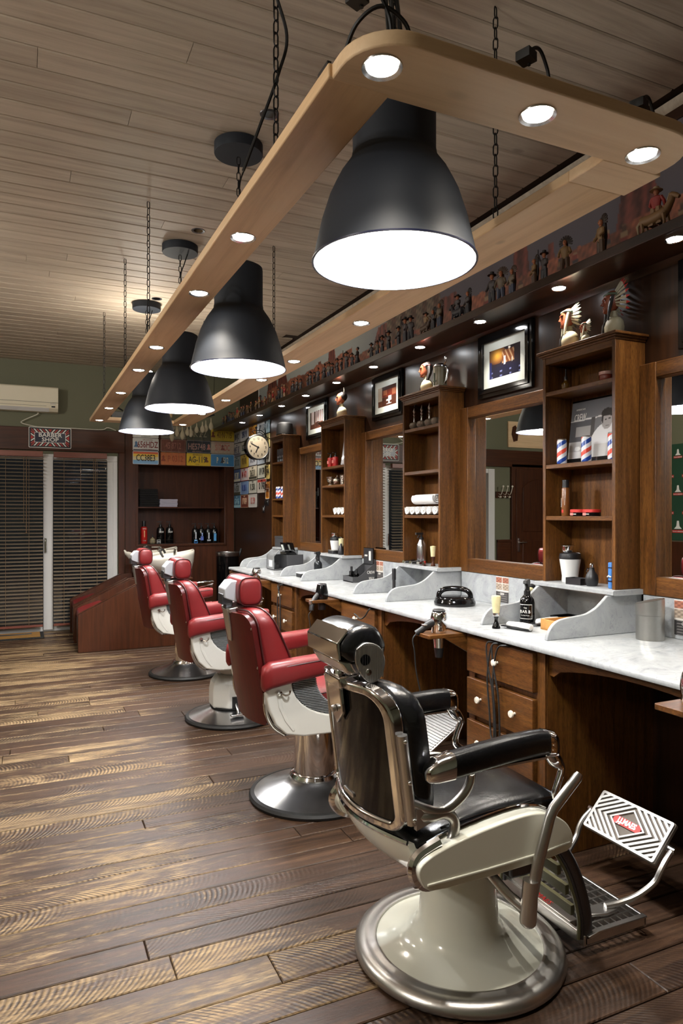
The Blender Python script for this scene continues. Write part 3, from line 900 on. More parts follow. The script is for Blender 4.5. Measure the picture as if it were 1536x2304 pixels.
# ---- four bell pendants
LX = .965
def pendant(y, label, leak=False):
    z = 2.125
    t = thing('pendant_lamp', label, 'lamp', (LX, y, z), group='black bell pendants inside the pine frame')
    prof = [(.1175, .500), (.1195, .488), (.1195, .318), (.1225, .303), (.1215, .296), (.135, .276), (.155, .248), (.173, .213), (.186, .185), (.1955, .155), (.2085, .115), (.219, .069), (.227, .035), (.232, .010), (.2365, .0)]
    top = [(.0001, .512), (.06, .511), (.105, .507)]
    if leak: top = []
    MB().olathe(top + prof, n=48).build('shade', M['shade'], t, angle=60)
    inn = [(max(r - .0035, .0001), zz - .003 if zz > .3 else zz) for r, zz in top + prof]
    MB().olathe(inn, n=48).build('lining', M['lining'], t, angle=60)
    MB().torus_of([(.2315, .002), (.2375, .001), (.2375, -.003), (.2315, -.003)], n=48).build('rim', M['navy'], t)
    MB().lathe([(.0001, .10), (.03, .105), (.055, .13), (.062, .165), (.05, .205), (.03, .235), (.026, .27), (.0001, .275)], n=24).build('bulb', M['bulb'], t)
    MB().cyl((0, 0, .265), (0, 0, .35), .024, .03, 14).build('socket', M['white'], t)
    MB().olathe([(.0001, .505), (.012, .512), (.012, .56), (.0001, .565)], n=12).build('cap', M['shade'], t)
    MB().lathe([(.0001, 1.062), (.118, 1.062), (.12, 1.066), (.12, 1.112), (.0001, 1.115)], n=40).build('canopy', M['shade'], t)
    MB().tube(spline([(.006, .0, .55), (.02, .01, .7), (.004, .0, .9), (.03, 0, 1.0), (.05, 0, 1.064)], 6), .004, 6).build('cord', M['rubber'], t)
    c = link('chain', MB().tube([(0, 0, 0), (0, 0, .02)], .003, 5).mesh('chain_hook', M['iron']), t, (0, 0, .55))
    for k in range(13):
        link('chain_link', _cl, c, (0, 0, .02 + .0385 * k), (0, 0, (pi / 2) * (k % 2)))
    add_light('bulb_light', 'POINT', (0, 0, .07), PENDANT_W, COOL, t, shadow_soft_size=.06)
    if leak:                     # the top cap of this shade is missing, light comes out upwards
        MB().box(-.10, .10, -.006, .006, .50, .512).build('lamp_bracket', M['shade'], t)
        MB().lathe([(.0001, .49), (.05, .49), (.06, .51), (.04, .53), (.0001, .535)], n=20).build('upper_bulb', M['bulb'], t)
        add_light('upper_light', 'POINT', (0, 0, .56), 17, (1, .93, .78), t, shadow_soft_size=.10)
    return t
pendant(1.74, 'nearest and largest looking of the black bell pendants')
pendant(3.33, 'second black bell pendant from the camera')
pendant(4.75, 'third black bell pendant from the camera')
pendant(6.18, 'farthest black bell pendant, before the number plates', True)

# ---- dark recessed ceiling spots, switched off
for y, w in ((3.02, 'nearest of three dark recessed spots in the board ceiling'), (4.45, 'middle one of three dark recessed spots in the board ceiling'), (6.0, 'farthest of three dark recessed spots in the board ceiling')):
    t = thing('recessed_spot', w, 'spotlight', (1.02, y, ZC), group='dark ceiling spots')
    MB().lathe([(.030, .0), (.042, -.003), (.044, .0), (.030, .006)], n=24).build('spot_ring', M['dsteel'], t)
    MB().lathe([(.0001, -.001), (.03, -.001), (.03, .002), (.0001, .002)], n=20).build('spot_glass', M['gloss_black'], t)

# ---- round spots under the lamp ledge
unit(*WALL)
YS = [2.23, 2.985, 3.715, 4.47, 5.23, 6.0, 6.79, 7.55, 8.37, 9.14]
NM = ['first', 'second', 'third', 'fourth', 'fifth', 'sixth', 'seventh', 'eighth', 'ninth', 'tenth']
for i, y in enumerate(YS):
    t = thing('ledge_spot', NM[i] + ' lit spot from the right under the dark ledge', 'spotlight', (2.70, y, 2.66), group='round spots under the ledge')
    rr = 1.0
    MB().olathe([(.036 * rr, .0005), (.045 * rr, -.004), (.046 * rr, .0), (.034 * rr, .003)], n=24).build('spot_ring', M['chrome'], t)
    MB().lathe([(.0001, -.003), (.035 * rr, -.003), (.035 * rr, .0), (.0001, .0)], n=24).build('spot_lens', M['led_cool'], t)
    add_light('spot_beam', 'SPOT', (0, 0, -.012), SHELF_SPOT_W, (1, .93, .82), t, spot_size=radians(110), spot_blend=.8, shadow_soft_size=.025)

unit()
# ---- added fill globes, out of view at the left, to brighten ceiling and room
for x, y, w in ((-1.9, 1.2, 'added unseen fill globe near the front on the waiting side'), (-1.9, 4.9, 'added unseen fill globe far back on the waiting side')):
    t = thing('fill_globe', w, 'lamp', (x, y, 2.55), 0)
    MB().ball((0, 0, 0), .14, 28, 18).build('globe', M['opal'], t, angle=80)
    MB().cyl((0, 0, .13), (0, 0, ZC - 2.55), .008, .008, 8).lathe([(.0001, ZC - 2.57), (.06, ZC - 2.57), (.06, ZC - 2.55), (.0001, ZC - 2.55)], n=24).lathe([(.0001, .125), (.05, .125), (.05, .16), (.0001, .16)], n=20).build('stem', M['black'], t)
    for dz in (-.16, .22):
        add_light('fill_globe_light', 'POINT', (0, .12, dz), FILL_W * .5, (1, .95, .88), t, shadow_soft_size=.08)
unit(*WALL)
# ================================================================== MIRROR WALL
TX0, TX1 = 2.69, 2.896
TOW = {4: (2.572, 3.105), 3: (4.18, 4.715), 2: (5.79, 6.354), 1: (7.46, 7.872)}
SHELF = {4: (2.093, 1.682, 1.392), 3: (2.058, 1.729, 1.398), 2: (1.868, 1.686, 1.396), 1: (2.019, 1.591, 1.395)}
TL = {4: 'right hand oak shelf tower under the feathered busts', 3: 'oak shelf tower with the rolled white towels', 2: 'oak shelf tower with the glass decanter', 1: 'narrow farthest oak shelf tower beside the clock'}
ZT = 1.022
for k, (y0, y1) in TOW.items():
    yc = (y0 + y1) / 2; h = (y1 - y0) / 2; d = TX1 - TX0
    t = thing('shelf_tower', TL[k], 'shelf', (TX0, yc, ZT), group='oak shelf towers between the mirrors')
    H = 2.285 - ZT
    MB().box(0, d, -h, -h + .022, 0, H).build('side_panel', M['oak'], t, bevel=.0015)
    MB().box(0, d, h - .022, h, 0, H).build('side_panel', M['oak'], t, bevel=.0015)
    MB().box(d - .012, d, -h + .022, h - .022, 0, H).build('back_panel', M['oak'], t)
    MB().box(.002, d - .012, -h + .022, h - .022, H - .035, H).build('top_rail', M['oaky'], t)
    cp = []
    c = MB()
    for (o, z0, z1) in ((.006, H, H + .012), (.016, H + .012, H + .022), (.026, H + .022, H + .036)):
        c.box(-o, d, -h - o, min(h + o, 9), z0, z1)
    c.build('cornice', M['oaky'], t, bevel=.003)
    for z in SHELF[k]:
        MB().box(.003, d - .012, -h + .0225, h - .0225, z - .023 - ZT, z - ZT).build('shelf', M['oaky'], t, bevel=.0015)

MIR = {4: (1.48, 2.571), 3: (3.106, 4.179), 2: (4.716, 5.789), 1: (6.355, 7.459)}
ML = {4: 'wall mirror at the right edge of the picture, oak framed', 3: 'largest looking oak framed wall mirror, showing a brown door and coat hooks', 2: 'oak framed wall mirror reflecting the BARBER SHOP sign', 1: 'farthest oak framed wall mirror reflecting the clock'}
mirror_m = plain('mirror glass', (0.86, 0.88, 0.87, 1), 0.008, 1.0)
for k, (y0, y1) in MIR.items():
    yc = (y0 + y1) / 2; h = (y1 - y0) / 2
    t = thing('wall_mirror', ML[k], 'mirror', (2.855, yc, .995), group='oak framed mirrors over the counter')
    Hm = 2.163 - .995
    f = MB()
    MB().box(0, .044, -h, -h + .10, 0, Hm).build('stile', M['oak'], t, bevel=.004)
    MB().box(0, .044, h - .10, h, 0, Hm).build('stile', M['oak'], t, bevel=.004)
    MB().box(.0008, .044, -h + .1, h - .1, Hm - .078, Hm - .0005).build('rail', M['oaky'], t, bevel=.004)
    MB().box(.0008, .044, -h + .1, h - .1, 0.0005, .094).build('rail', M['oaky'], t, bevel=.004)
    MB().box(-.001, .001, -(h - .09), h - .09, .085, Hm - .07).build('glass', mirror_m, t, loc=(.036, 0, 0), smooth=False)

# ---- framed photographs between ledge and mirrors
def photo1(u, v):
    c = (70, 48, 38)
    if .10 < u < .32: c = (206, 190, 186) if v > .2 else (150, 90, 60)
    if .36 < u < .95 and v > .3:
        c = (220, 205, 200) if (int(u * 14) % 2 == 0 and v > .35) else (96, 60, 50)
    if v < .3: c = (88, 50, 38)
    if .45 < u < .7 and .1 < v < .4: c = (60, 34, 28)
    return c
def photo2(u, v):
    c = (106, 40, 26) if v > .45 else (70, 36, 26)
    if v > .8: c = (60, 26, 20)
    if u < .22: c = (186, 170, 150) if (v > .3) else (90, 50, 34)
    if .45 < u < .72 and .12 < v < .5:
        if abs(u - .6) < .035 or (v > .3 and u > .62) or abs(v - .3) < .035 or v < .15: c = (214, 214, 216)
    if .75 < u < .95 and .5 < v < .8: c = (140, 84, 60)
    if .3 < u < .5 and .55 < v < .8: c = (170, 96, 60)
    return c
def photo3(u, v):
    c = (30, 24, 34)
    d = sqrt((u - .25) ** 2 + (v - .78) ** 2)
    if d < .3: c = (230 - 520 * d, 170 - 420 * d, 60 - 100 * d)
    if .42 < u < .8 and .45 < v < .9: c = (92, 52, 32) if int(u * 26 + v * 9) % 3 else (150, 120, 90)
    if .48 < u < .52 and .42 < v < .7: c = (190, 190, 196)
    if .72 < u < .75 and .44 < v < .6: c = (196, 190, 180)
    if v < .38: c = (22, 22, 40)
    if v < .3 and int(u * 17) % 5 == 1 and int(v * 21) % 3 == 1: c = (96, 100, 140)
    if (u - .65) ** 2 + (v - .93) ** 2 < .0012: c = (220, 214, 200)
    if u < .08 and v < .6: c = (30, 36, 84)
    return c
def photo4(u, v):
    return (160 - 60 * v, 150 - 60 * v, 140 - 50 * v) if (u - .5) ** 2 + (v - .45) ** 2 < .1 else (70, 66, 64)
PICS = [('framed_photo', 'black framed photograph of a dim bar with yellow light, left of the feathered busts', 3.42, 3.985, 2.20, 2.632, .060, .060, photo3),
        ('framed_photo', 'black framed photograph of a red room with a white barber chair', 5.06, 5.605, 2.25, 2.634, .050, .055, photo2),
        ('framed_photo', 'black framed photograph of a bright doorway, nearest to the clock', 6.65, 7.23, 2.235, 2.634, .050, .055, photo1),
        ('framed_photo', 'black framed picture cut off by the right edge of the photo', 1.80, 2.36, 2.20, 2.632, .060, .060, photo4)]
for nm, lb, y0, y1, z0, z1, fw, mw, fn in PICS:
    t = thing(nm, lb, 'picture', (2.899, (y0 + y1) / 2, z0), group='framed photographs under the ledge')
    h = (y1 - y0) / 2; H = z1 - z0
    o = [(-h, 0), (h, 0), (h, H), (-h, H)]; i = [(-h + fw, fw), (h - fw, fw), (h - fw, H - fw), (-h + fw, H - fw)]
    i2 = [(-h + fw * .45, fw * .45), (h - fw * .45, fw * .45), (h - fw * .45, H - fw * .45), (-h + fw * .45, H - fw * .45)]
    MB().ring(o, i, 'x', -.024, 0).ring(i2, i, 'x', -.032, -.024).build('frame', M['gloss_black'], t, bevel=.003)
    MB().ring(i, [(-h + fw + mw, fw + mw), (h - fw - mw, fw + mw), (h - fw - mw, H - fw - mw), (-h + fw + mw, H - fw - mw)], 'x', -.015, -.013).build('mount', M['mat'], t, smooth=False)
    picture('print', M['print_gloss'], fn, (-.0125, h - fw - mw + .003, fw + mw - .003), (0, -(2 * (h - fw - mw) + .006), 0), (0, 0, H - 2 * fw - 2 * mw + .006), 56, 40, t)

# ---- western panorama print on the upper wall
MES = [(1.2, .5, .30), (2.42, .13, .36), (3.28, .085, .30), (3.02, .035, .19), (4.05, .16, .2), (4.9, .3, .24), (6.05, .1, .27), (6.35, .05, .18), (7.0, .03, .13), (7.45, .2, .25), (7.8, .2, .3)]
def pano(u, v):
    y = (-1.5 + u * 9.68) / .984; z = (v * .70 - .221) / .984; v = z / .46
    n = sin(y * 9.1) * .5 + sin(y * 23.7 + 1) * .3 + sin(y * 51.3 + z * 20) * .2
    n2 = sin(y * 71 + z * 33) * sin(z * 120 + y * 13) + .5 * sin(y * 190 + z * 77)
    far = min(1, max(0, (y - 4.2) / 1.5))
    sky = (70 + 62 * far, 66 + 72 * far, 76 + 60 * far)  # near end printed darker, standing in for the weaker light there
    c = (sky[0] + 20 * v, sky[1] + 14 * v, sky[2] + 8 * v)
    hz = .13 + .02 * n + (.07 if 5.6 < y < 8 else 0) + max(0, .24 * (2.15 - y)) * (y < 2.15)
    for my, mw, mh in MES:
        d = abs(y - my) / mw
        top = mh * (1 - .08 * abs(n)) if d < .62 else mh * (1 - .08 * abs(n)) * max(0, 1 - (d - .62) * 1.9)
        if z < top + hz * .3 and d < 1.1:
            s = .8 + .2 * sin(y * 90 + 3 * n) + .08 * n2
            c = (112 * s, 56 * s, 46 * s)
    if z < hz:
        s = .85 + .16 * n2 + .2 * n
        c = (134 * s, 76 * s, 54 * s)
    # small printed riders and wagons
    q = (y * 9.0) % 1.0; idx = int(y * 9.0)
    hh = .05 + .05 * ((idx * 7919) % 10) / 10
    base = .03 + .05 * ((idx * 104729) % 7) / 7
    if (idx * 31) % 3 != 0 and abs(q - .5) < .24 and base < z < base + hh:
        w = .24 - .12 * (z - base) / hh
        if abs(q - .5) < w:
            p = [(70, 44, 34), (96, 70, 48), (46, 40, 44), (110, 44, 34), (130, 104, 78)][(idx * 13 + int(z * 40)) % 5]
            c = p
    if 4.15 < y < 4.95 and z > .1:                 # browner painted scene panel
        s = .8 + .22 * n2
        c = (112 * s, 92 * s, 74 * s) if sin(y * 40) > -.2 else (92 * s, 62 * s, 48 * s)
    return c
unit()
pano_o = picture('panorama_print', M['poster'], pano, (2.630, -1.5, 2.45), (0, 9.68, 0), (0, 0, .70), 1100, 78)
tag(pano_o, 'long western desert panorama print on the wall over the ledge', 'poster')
e = MB().box(2.626, 2.6315, 8.178, 8.19, 2.515, 3.15).build('poster_edge_strip', M['paper'])
tag(e, 'thin white strip at the far end of the desert panorama', 'strip')

unit(*WALL)
# ---- little western figures standing along the ledge
SKIN = plain('figure skin', srgb(150, 92, 62), .5)
def pal(a, b_, c): return [plain('figure paint', srgb(*a), .55), plain('figure paint', srgb(*b_), .55), SKIN, plain('figure paint', srgb(*c), .55)]
PAL = [pal((120, 92, 58), (70, 48, 32), (40, 28, 22)), pal((58, 50, 50), (40, 36, 40), (24, 20, 20)), pal((140, 40, 34), (128, 96, 62), (150, 130, 100)), pal((96, 82, 66), (52, 56, 74), (60, 42, 30))]
def man(m, x=0, z=0, hat=True, arm=0):
    m.mat(1)
    for s in (-1, 1): m.tube([(x, s * .014, z), (x, s * .012, z + .035), (x, s * .009, z + .074)], [.009, .0095, .012], 7)
    m.box(x - .016, x + .01, -.025, -.006, z, z + .008).box(x - .016, x + .01, .006, .025, z, z + .008)
    m.mat(0).loft([[(x + a * .8 * cos(t_), a * sin(t_) * 1.25, z + h) for t_ in [2 * pi * k / 10 for k in range(10)]] for h, a in ((.068, .014), (.085, .013), (.105, .016), (.118, .017), (.126, .008))])
    m.tube([(x, -.018, z + .117), (x - .004, -.027, z + .095), (x - .018, -.024, z + .082)], [.0065, .006, .005], 6)
    if arm: m.tube([(x, .018, z + .117), (x - .006, .028, z + .125), (x - .016, .026, z + .15)], [.0065, .006, .005], 6)
    else: m.tube([(x, .018, z + .117), (x - .004, .027, z + .095), (x - .016, .022, z + .078)], [.0065, .006, .005], 6)
    m.mat(2).cyl((x, 0, z + .122), (x, 0, z + .134), .006, .006, 7).ball((x - .001, 0, z + .142), (.0105, .0095, .0125), 8, 6).ball((x - .011, 0, z + .141), .003, 5, 4)
    m.mat(3)
    if hat: m.lathe([(.0001, z + .150), (.022, z + .1485), (.0205, z + .151), (.0105, z + .152), (.0095, z + .164), (.0001, z + .163)], (x, 0, 0), 10)
def fig_hat(): m = MB(); man(m); return m
def fig_arm(): m = MB(); man(m, arm=1); m.mat(3).tube([(-.018, .027, .05), (-.016, .026, .175)], .0025, 5); return m
def fig_chief():
    m = MB(); man(m, hat=False)
    m.mat(3)
    for k in range(11):
        a = -pi * .62 + k * pi * 1.24 / 10
        m.obox((.008, .019 * sin(a), .146 + .019 * cos(a)), (.0015, 0, 0), (0, .0034 * cos(a), -.0034 * sin(a)), (.003, .012 * sin(a), .012 * cos(a)))
    m.tube([(.012, 0, .14), (.018, 0, .09), (.016, 0, .03)], [.01, .008, .004], 6)
    return m
def fig_skirt():
    m = MB(); man(m, hat=False)
    m.mat(1).lathe([(.026, .0), (.024, .03), (.016, .065), (.012, .076), (.0001, .076)], n=12)
    m.mat(3).ball((.003, 0, .147), (.0115, .011, .012), 8, 6)
    return m
def fig_rider():
    m = MB(); m.mat(1)
    m.loft([[(a * sin(t_) * .9, yy, .062 + dz + a * cos(t_)) for t_ in [2 * pi * k / 10 for k in range(10)]] for yy, a, dz in ((-.062, .006, 0), (-.055, .02, 0), (-.02, .019, -.002), (.02, .02, 0), (.04, .018, .006), (.048, .008, .01))])
    m.tube([(0, .038, .07), (0, .058, .095), (0, .064, .112)], [.015, .011, .009], 8).tube([(0, .058, .114), (0, .075, .106), (0, .088, .096)], [.010, .0085, .006], 8)
    for yy in (-.05, .035):
        for s in (-1, 1): m.tube([(s * .01, yy, .058), (s * .012, yy + .006, .03), (s * .012, yy - .002, 0)], [.008, .005, .0045], 6)
    m.mat(3).tube([(0, -.06, .07), (0, -.075, .055), (0, -.072, .025)], [.005, .006, .002], 6).tube([(0, .045, .1), (0, .052, .122)], [.004, .003], 5)
    n0 = MB(); man(n0)
    zs = [(p[0], p[1] * 1.0, p[2] * .78 + .035) for p in n0.v]
    m.v += zs; b0 = len(m.v) - len(zs); m.f += [tuple(i + b0 for i in f) for f in n0.f]; m.mi += n0.mi
    return m
FIGS = [(fig_hat, 'cowboy'), (fig_chief, 'feathered chief'), (fig_skirt, 'woman in a skirt'), (fig_arm, 'man raising a pole'), (fig_rider, 'rider on horseback')]
FC = ['tan and brown', 'near black', 'red and sand', 'grey and blue']
cache = {}
frng = random.Random(5)
y = 2.28; kf = 0; cnt = {}
rows = []
while y < 9.9:
    far = y > 7.6
    near = y < 4.4
    s = frng.choice([0, 0, 3, 2] if 4.4 < y < 6.9 else [0, 1, 2, 3, 4, 1])
    p = frng.choice([1, 1, 3] if 4.4 < y < 6.9 else ([0, 2, 0, 3] if far else [0, 1, 2, 3]))
    rows.append((y, s, p))
    y += (frng.uniform(.082, .115) if frng.random() < .72 else frng.uniform(.16, .26)) * (1.0 if not far else .95)
    if s == 4: y += .10
ORDW = ['first', 'second', 'third', 'fourth', 'fifth', 'sixth', 'seventh', 'eighth', 'ninth', 'tenth', 'eleventh', 'twelfth', 'thirteenth', 'fourteenth', 'fifteenth', 'sixteenth']
for i, (y, s, p) in enumerate(rows):
    if (s, p) not in cache: cache[(s, p)] = FIGS[s][0]().mesh('figurine', PAL[p], 45)
    o = link('figurine', cache[(s, p)], None, (2.632 + frng.uniform(-.008, .010), y, 2.6845), (0, 0, frng.uniform(-.5, .5) if s != 4 else pi * (frng.random() < .5) + frng.uniform(-.1, .1)))
    sc = frng.uniform(.86, 1.12) * (1.22 if y < 4.6 else 1); o.scale = (sc * CAM_SCALE[0],) * 3
    same = [q for q in rows if (q[1], q[2]) == (s, p)]
    nb = same.index((y, s, p))
    lab = '%s %s figurine, %s such from the right' % (FC[p], FIGS[s][1], ORDW[nb])
    tag(o, lab, 'figurine', 'western figurines along the ledge')

# ---- busts, stein and hat on top of the towers
TOPZ = 2.3215
def head(m, c, s, mats, ang=0):
    """a face looking to local -x: skull, nose, brow, lips, chin; mats = (skin, dark)"""
    x, y, z = c
    m.mat(mats[0])
    m.loft([[(x + ox * s + a * s * cos(t_), y + b * s * sin(t_), z + h * s) for t_ in [2 * pi * k / 14 for k in range(14)]]
            for h, a, b, ox in ((-.095, .028, .026, -.038), (-.080, .048, .040, -.028), (-.055, .060, .052, -.016), (-.02, .068, .058, -.006), (.015, .070, .061, -.004), (.05, .070, .060, 0), (.08, .056, .050, .004), (.098, .028, .026, .006))])
    m.prism([(x - .070 * s, z + .028 * s), (x - .098 * s, z - .022 * s), (x - .078 * s, z - .03 * s), (x - .06 * s, z - .02 * s)], 'y', y - .010 * s, y + .010 * s)
    m.box(x - .078 * s, x - .05 * s, y - .042 * s, y + .042 * s, z + .026 * s, z + .036 * s)
    m.ball((x - .072 * s, y, z - .046 * s), (.009 * s, .022 * s, .005 * s), 8, 5).ball((x - .070 * s, y, z - .055 * s), (.009 * s, .018 * s, .005 * s), 8, 5).ball((x - .062 * s, y, z - .082 * s), (.016 * s, .02 * s, .012 * s), 8, 5)
    m.mat(mats[1])
    for sg in (-1, 1): m.ball((x - .066 * s, y + sg * .025 * s, z + .014 * s), (.006 * s, .012 * s, .006 * s), 8, 5)
BUST = [plain('bust skin', srgb(132, 66, 40), .4), plain('bust dark', srgb(26, 20, 18), .4), plain('bust cream', srgb(160, 152, 126), .55), plain('bust feather', srgb(184, 177, 154), .6), plain('bust green', srgb(84, 100, 84), .5), plain('bust red', srgb(186, 52, 50), .5)]
def bust_body(s, shirt):
    m = MB()
    m.mat(0).loft([[(a * s * cos(t_) + ox * s, b * s * sin(t_), h * s) for t_ in [2 * pi * k / 16 for k in range(16)]]
            for h, a, b, ox in ((0, .075, .10, .0), (.03, .085, .125, 0), (.09, .088, .14, .0), (.14, .075, .13, .004), (.17, .055, .085, .004), (.185, .04, .045, 0), (.235, .035, .038, -.004))])
    m.mat(1).prism([(-.082 * s, .03 * s), (-.097 * s, .05 * s), (-.09 * s, .12 * s), (-.055 * s, .178 * s), (-.05 * s, .16 * s)], 'y', -.028 * s, .028 * s)
    return m
def chief(y, x, s, label, long_h, red, rotz):
    t = thing('chief_bust', label, 'bust', (x, y, TOPZ), rotz, 'feathered busts on the right shelf tower')
    bust_body(s, 0).build('shoulders', [BUST[2], BUST[1]], t, angle=50)
    h = MB(); head(h, (-.01 * s, 0, .315 * s), s, (0, 1)); h.build('head', [BUST[0], BUST[1]], t, angle=50)
    for sg in (-1, 1):
        MB().tube([(-.02 * s, sg * .062 * s, .36 * s), (-.045 * s, sg * .068 * s, .25 * s), (-.06 * s, sg * .06 * s, .15 * s)], [.016 * s, .015 * s, .010 * s], 8).build('braid', BUST[1] if not long_h else BUST[3], t)
    MB().tube([(-.075 * s, 0, .375 * s), (-.05 * s, -.055 * s, .38 * s), (.0, -.07 * s, .375 * s), (.05 * s, -.05 * s, .36 * s)], .011 * s, 7).tube([(-.075 * s, 0, .375 * s), (-.05 * s, .055 * s, .38 * s), (0, .07 * s, .375 * s), (.05 * s, .05 * s, .36 * s)], .011 * s, 7).build('headband', BUST[4], t)
    nf = 17
    for k in range(nf):
        a = -pi * .78 + k * pi * 1.56 / (nf - 1)
        yb = .055 * s * sin(a); zb = .335 * s + .06 * s * cos(a)
        ln = (.15 if red else .12) * s
        d = Vector((.75 if not red else .55, .62 * sin(a), .72 * cos(a) + (.08 if not red else .25))).normalized()
        w = Vector((0, cos(a), -sin(a))).normalized() * .013 * s
        b0 = Vector((.0 * s, yb, zb)); n_ = d.cross(w).normalized() * .003 * s
        f = MB().mat(0)
        e1 = b0 + d * ln * .75; e2 = b0 + d * ln
        f.add([b0 - w * .5 + n_, b0 + w * .5 + n_, e1 + w + n_, e1 - w + n_, b0 - w * .5 - n_, b0 + w * .5 - n_, e1 + w - n_, e1 - w - n_], [(0, 1, 2, 3), (7, 6, 5, 4), (0, 4, 5, 1), (1, 5, 6, 2), (2, 6, 7, 3), (3, 7, 4, 0)])
        f.mat(1).add([e1 - w + n_, e1 + w + n_, e2 + n_ * .3, e1 - w - n_, e1 + w - n_, e2 - n_ * .3], [(0, 1, 2), (5, 4, 3), (0, 3, 4, 1), (1, 4, 5, 2), (2, 5, 3, 0)])
        f.build('feather', [BUST[3], BUST[5] if red else (BUST[4] if k % 2 else BUST[3])], t, smooth=False)
    return t
chief(2.985, 2.775, .56, 'tall cream feathered bust, leftmost of three on the right shelf tower', True, False, -.55)
chief(2.835, 2.745, .28, 'smallest feathered bust, between two larger ones on the shelf tower', True, False, -.55)
c3 = chief(2.69, 2.80, .60, 'bust with white and red tipped feathers at the shelf tower corner', False, True, -.6)

t = thing('woman_bust', 'painted dark haired bust in cream robe on the towel shelf tower', 'bust', (2.775, 4.50, TOPZ), -.45)
bust_body(.56, 0).build('shoulders', [BUST[2], BUST[1]], t, angle=50)
h = MB(); head(h, (-.006, 0, .315 * .56), .56, (0, 1)); h.build('head', [BUST[0], BUST[1]], t, angle=50)
MB().ball((.008, 0, .195), (.042, .039, .046), 14, 9).tube([(.02, -.03, .2), (.02, -.04, .15), (.0, -.045, .09)], [.02, .018, .012], 8).tube([(.02, .03, .2), (.02, .04, .15), (.0, .045, .09)], [.02, .018, .012], 8).build('hair', BUST[1], t)
MB().tube([(-.028, -.036, .212), (.02, -.042, .21), (.046, 0, .208), (.02, .042, .21), (-.028, .036, .212), (-.036, 0, .214)], .004, 6, closed=True).build('headband', BUST[5], t)

t = thing('beer_stein', 'grey stoneware beer stein with pewter lid on the towel shelf tower', 'stein', (2.76, 4.285, TOPZ))
MB().lathe([(.0001, 0), (.055, 0), (.056, .012), (.050, .02), (.048, .13), (.050, .15), (.046, .155), (.0001, .156)], n=28).build('body', plain('salt glazed stoneware', srgb(126, 120, 98), .35, bump=.3, bscale=50), t)
MB().lathe([(.051, .156), (.05, .165), (.035, .18), (.012, .186), (.0001, .187)], n=24).build('lid', M['steel'], t)
MB().tube(spline([(.0, -.045, .135), (0, -.085, .14), (0, -.095, .09), (0, -.07, .04), (0, -.05, .03)], 6), .009, 8).tube([(0, -.05, .17), (0, -.075, .185), (0, -.07, .2)], .006, 6).ball((0, -.07, .21), (.006, .017, .017), 10, 7).build('handle', M['steel'], t)
MB().tube([(-.052, -.02, .05), (-.05, .0, .052), (-.052, .02, .05)], .004, 5).tube([(-.052, 0, .02), (-.052, 0, .11)], .004, 5).build('relief', BUST[4], t)

t = thing('man_bust', 'dark haired bust in white shirt throwing a shadow on the decanter tower', 'bust', (2.765, 6.02, TOPZ), -.35)
bust_body(.60, 0).build('shoulders', [BUST[2], BUST[1]], t, angle=50)
h = MB(); head(h, (-.006, 0, .315 * .60), .60, (0, 1)); h.build('head', [BUST[0], BUST[1]], t, angle=50)
MB().ball((.010, 0, .212), (.045, .042, .048), 14, 9).build('hair', BUST[1], t)
MB().tube([(.02, 0, .25), (.022, 0, .275), (.018, 0, .30)], [.004, .006, .002], 6).build('feather', BUST[3], t)

t = thing('bowler_hat', 'black domed hat on the farthest oak shelf tower', 'hat', (2.78, 7.66, TOPZ))
MB().lathe([(.0001, .165), (.06, .163), (.088, .145), (.098, .10), (.10, .0), (.094, .0), (.090, .1), (.0001, .15)], n=32, sy=1.15).build('crown', plain('black felt', srgb(20, 19, 20), .5), t)
MB().mat(0).add([(x, y * 1.15, z) for x, y, z in MB().torus_of([(.099, .0), (.103, .001), (.103, .022), (.099, .023)], n=32).v], MB().torus_of([(.099, .0), (.103, .001), (.103, .022), (.099, .023)], n=32).f).build('hat_band', M['gloss_black'], t)

# ---- number plates
unit(*ENDW)
XP, YC = 2.675, 9.50
def plate(loc, rot, w, h, bg, txt, tc, small, label, group, sc=None, band=None, art=None, worn=0):
    t = thing('number_plate', label, 'number plate', loc, 0, group, rot)
    bgm = plain('plate enamel', srgb(*bg), .38, bump=.25, bscale=40, var=.10 + worn)
    MB().prism(rrect(-w / 2, w / 2, -h / 2, h / 2, .012, 3), 'y', -.004, 0).build('plate', bgm, t, bevel=.001)
    tm = plain('plate letter', srgb(*tc), .4)
    MB().ring(rrect(-w / 2, w / 2, -h / 2, h / 2, .012, 3), rrect(-w / 2 + .005, w / 2 - .005, -h / 2 + .005, h / 2 - .005, .009, 3), 'y', -.0058, -.004).build('rim', plain('plate rim', srgb(*(sc or (200, 200, 196))), .4), t)
    if band:
        for (z0, z1, c) in band:
            MB().box(-w / 2 + .006, w / 2 - .006, -.0046, -.004, z0 * h / 2, z1 * h / 2).build('band', plain('plate band', srgb(*c), .4), t, smooth=False)
    cx = 0
    if art:
        am = plain('plate picture', srgb(*art[0]), .45)
        ax = art[1] * w / 2
        MB().prism([(ax - .03, -.035), (ax + .028, -.035), (ax + .03, -.015), (ax + .012, .0), (ax + .018, .025), (ax, .045), (ax - .016, .028), (ax - .012, .0)], 'y', -.0052, -.004).build('picture', am, t, smooth=False)
        cx = -art[1] * w * .10
    n = max(4, len(txt))
    text('lettering', txt, .118, tm, t, (cx, -.0062, -.004), FACE_S, min(.85, 4.4 / n * .86), ext=.001, bold=.0015)
    if small:
        text('small_lettering', small[0], .026, tm, t, (cx, -.006, h / 2 - .022), FACE_S, .9)
        if small[1]: text('small_lettering', small[1], .022, tm, t, (cx, -.006, -h / 2 + .018), FACE_S, .9)
    return t
PW, PH = .350, .172
